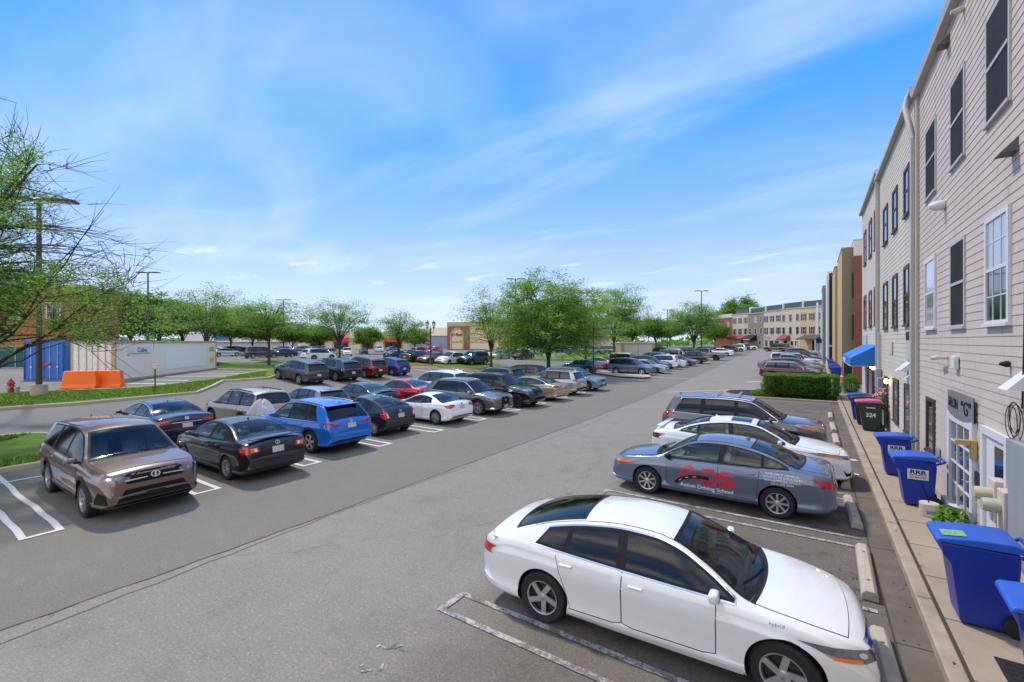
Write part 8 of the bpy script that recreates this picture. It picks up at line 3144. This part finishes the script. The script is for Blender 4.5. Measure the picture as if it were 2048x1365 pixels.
    cr.place(-1.75, 47.0, R(-2), "maroon SUV parked just past the hedge", "car", gr)
    Fr = lambda kind, m, x, y, deg, lab, s=1.0: place_at(far_car(1500, 740, kind, m, deg, lab, gr, s), x, y)

    def place_at(o, x, y):
        o.location = (x, y, hgt(x, y))
        return o
    Fr("suv", TAUPE, -1.7, 52.0, 0, "taupe SUV behind the maroon SUV past the hedge", 1.02)
    Fr("pickup", STEEL, -2.2, 56.5, 0, "silver pickup truck behind the taupe SUV")
    Fr("bigsuv", WHITE, -1.9, 63.0, 0, "white SUV behind the silver pickup truck")
    Fr("sedan", WHITE, -1.4, 67.5, 0, "white sedan past the white SUV on the far pavement side")
    Fr("suv", CHARBLK, -1.5, 73.0, 0, "black SUV past the white sedan on the far pavement side")
    Fr("sedan", SILVER, -1.7, 79.0, 0, "silver sedan far along the pavement side")
    Fr("suv", DKGREY, -1.7, 86.0, 0, "dark grey SUV farthest along the pavement side")
    far_car(1552, 704, "bigsuv", TAUPE, 165, "brown SUV crossing before the cross terrace", gr, s=1.0)
    far_car(1493, 701, "suv", WHITE, 30, "white SUV standing side-on before the black awning", gr)

    # left lot
    gl = "cars in the far lot beyond the lawn"
    L = lambda *a, **k: far_car(*a, gl, **k)
    L(450, 714, "sedan", SILVER, 90, "silver sedan emerging behind the white container's far end")
    L(476, 710, "van", NAVY, 90, "navy van behind the silver sedan at the container end")
    L(520, 717, "van", DKGREY, 90, "dark grey minivan left of the lawn tree's trunk")
    L(522, 711.5, "suv", SILVER, 90, "silver SUV behind the dark grey minivan")
    L(562, 716, "sedan", BLACK, 270, "black sedan right of the lawn tree's trunk")
    L(592, 713, "sedan", SILVER, 90, "silver sedan behind the black sedan, left of the white crossover")
    L(638, 722, "suv", WHITE, 90, "white crossover side-on above the black SUV's roof", s=.93)
    L(664, 713, "suv", DKGREY, -30, "dark grey SUV facing this way left of the vase shaped tree")
    L(694, 713, "bigsuv", WHITE, -35, "white square SUV facing this way right of the vase shaped tree's trunk")
    L(727, 708, "sedan", CHARBLK, -30, "black sedan facing this way beyond the dark red SUV")
    L(758, 705, "suv", WHITE, -30, "white SUV facing this way above the royal blue hatchback")
    L(785, 703, "sedan", HIBLUE, 90, "grey blue sedan behind the small round tree")
    L(626, 702.5, "sedan", CREAM, -20, "cream sedan far back near the red awnings")
    L(644, 703, "suv", CHARBLK, 20, "black SUV far back beneath the red awnings")
    L(612, 703, "suv", HIBLUE, 60, "blue SUV far back left of the cream sedan")
    rn = random.Random(9)
    cols = [(WHITE, "white"), (SILVER, "silver"), (DKGREY, "dark grey"), (BLACK, "black"), (GOLD, "tan"), (RBLUE, "blue"), (RED, "red"), (STEEL, "steel grey")]
    where = ["over the container end", "above the navy van", "above the dark grey minivan", "left of the lawn tree's crown stem", "just right of the lawn tree's stem", "above the black sedan", "above the silver sedan", "left of the blue SUV", "far left rank"]
    for i, px in enumerate((442, 458, 490, 508, 552, 572, 590, 602)):
        m, c = cols[i]
        k = ("sedan", "suv")[i % 2]
        L(px, 706 - (i % 3) * .8, k, m, (90, 20, -30, 90)[i % 4], "%s %s in the rear rank, %s" % (c, "SUV" if k == "suv" else "sedan", where[i]))
    L(796, 719, "sedan", BLACK, 90, "black sedan side-on at the foot of the small round tree")
    L(818, 713, "sedan", SILVER, 90, "silver sedan behind the black sedan by the small round tree")
    L(836, 727, "sedan", CHARBLK, 95, "black sedan with its tail this way left of the lamp post")
    L(867, 729.5, "coupe", DKRED, -88, "dark red coupe at the lamp post's foot")
    L(902, 731, "prius", WHITE, -88, "white hatchback between the dark red coupe and the black SUV")
    L(946, 732, "suv", BLACK, -88, "black SUV facing this way left of the slim tree")
    L(1002, 719, "sedan", GOLD, -85, "champagne sedan behind the slim tree's trunk")
    L(975, 715, "sedan", WHITE, -60, "white sedan left of the champagne sedan", s=.95)
    L(1016, 711, "sedan", DKRED, 90, "dark red sedan right of the champagne sedan")
    L(1047, 720, "suv", CHARBLK, 90, "black SUV shaded by the largest tree")
    L(841, 709.5, "suv", RED, 90, "red SUV left of the lamp post in the back rank")
    L(868, 710, "sedan", RED, 90, "red sedan right of the lamp post in the back rank")
    L(876, 706.5, "suv", NAVY, 120, "navy SUV before the beige store's arch")
    L(858, 706, "sedan", SILVER, 90, "silver sedan far behind the lamp post")
    L(1068, 708, "suv", WHITE, 90, "white SUV half seen through the largest tree")
    L(1100, 707, "sedan", STEEL, 90, "grey sedan half seen past the largest tree's trunk")


# ------------------------------------------------------------------ lettering on the slate blue car
def side_text(car, body, x, z, size, m, sg, name="lettering", sx=1.0, bold=0.0, align='CENTER', off=.011, skew=0.0):
    """x measured from the tail; text lies on the +y (sg=1) or -y flank"""
    me = text_mesh(body, size, ext=.0, font_scale_x=sx, bold=bold, align=align)
    bm = bmesh.new()
    bm.from_mesh(me)
    bmesh.ops.subdivide_edges(bm, edges=[e for e in bm.edges if e.calc_length() > .06], cuts=2)
    for v in bm.verts:
        u = x - sg * (v.co.x + skew * v.co.y)
        zz = z + v.co.y
        v.co = (u - car.L / 2, sg * (car.fm.yside(u, zz) + off), zz)
    bm.to_mesh(me)
    bm.free()
    me.materials.append(m)
    o = link(bpy.data.objects.new(name, me), car.root)
    car.fixn(o, (0, sg, 0))
    return o


def decals():
    red = mat("decal_red", (.62, .012, .05), rough=.4, coat=.5)
    wht = mat("decal_white", (.72, .73, .75), rough=.4)
    c = corolla
    fm = c.fm
    L = c.L
    # big letters drawn as open strokes
    def stroke(pts, w):
        out = []
        n = len(pts)
        for i, p in enumerate(pts):
            a, b = Vector(pts[max(i - 1, 0)]), Vector(pts[min(i + 1, n - 1)])
            d = (b - a).normalized()
            out.append((Vector(p), Vector((-d.y, d.x)) * w / 2))
        return [tuple(p + q) for p, q in out] + [tuple(p - q) for p, q in out[::-1]]

    def put(pts, w, m, off=.012, nm="decal_letter", sg=1):
        vs, fs = [], []
        P = []
        for a, b in zip(pts, pts[1:]):
            k = max(1, int(math.hypot(b[0] - a[0], b[1] - a[1]) / .05))
            P += [(a[0] + (b[0] - a[0]) * i / k, a[1] + (b[1] - a[1]) * i / k) for i in range(k)]
        P.append(pts[-1])
        poly = stroke(P, w)
        n = len(P)
        for u, v in poly:
            x, z = 2.42 - u, .40 + v
            vs.append((x - L / 2, sg * (fm.yside(x, z) + off), z))
        for i in range(n - 1):
            fs.append((i, i + 1, 2 * n - 2 - i, 2 * n - 1 - i))
        return vs, fs
    root = c.root
    letters = {"A": [[(-.50, .10), (-.36, .38), (-.30, .40), (-.24, .38), (-.10, .10)]], "D": [[(-.02, .36), (.20, .36), (.27, .30), (.27, .16), (.20, .10), (.02, .10), (.02, .26)]], "S": [[(.62, .36), (.40, .36), (.36, .31), (.36, .27), (.40, .23), (.56, .23), (.61, .19), (.61, .14), (.56, .10), (.33, .10)]]}
    for k, strokes in letters.items():
        V, Fc = [], []
        for st in strokes:
            vs, fs = put(st, .085, red)
            o = len(V)
            V += vs
            Fc += [tuple(i + o for i in f) for f in fs]
        o = mesh_obj("lettering", V, Fc, red, root)
        c.fixn(o, (0, 1, 0))
    vs, fs = put([(-.60, .0), (-.45, .12), (-.25, .19), (.0, .21), (.12, .20)], .075, M_BLACK, .0145)
    c.fixn(mesh_obj("road_emblem", vs, fs, M_GLOSSBLACK, root), (0, 1, 0))
    V, Fc = [], []
    for st in ([(-.52, .06), (-.46, .105)], [(-.38, .145), (-.31, .168)], [(-.22, .19), (-.14, .20)]):
        vs, fs = put(st, .012, wht, .017)
        o = len(V)
        V += vs
        Fc += [tuple(i + o for i in f) for f in fs]
    c.fixn(mesh_obj("road_emblem_line", V, Fc, wht, root), (0, 1, 0))
    side_text(c, "Action Driving School", 2.42 - .06, .345, .115, wht, 1, sx=1.08, bold=.002)
    for i, (t, s) in enumerate((("HABLAMOS ESPA\u00d1OL", .082), ("SERVICIO DE INTERPRETE", .078), ("actionds320@gmail.com", .082), ("(301) 500-2044", .085))):
        side_text(c, t, .90, .895 - i * .062, s * .74, wht, 1, sx=1.05, bold=.001)
    # small emblem script on the nearest white sedan
    side_text(honda, "hybrid", 3.62, .80, .045, mat("badge_blue", (.01, .05, .42)), -1, sx=1.2)


car_park()
decals()
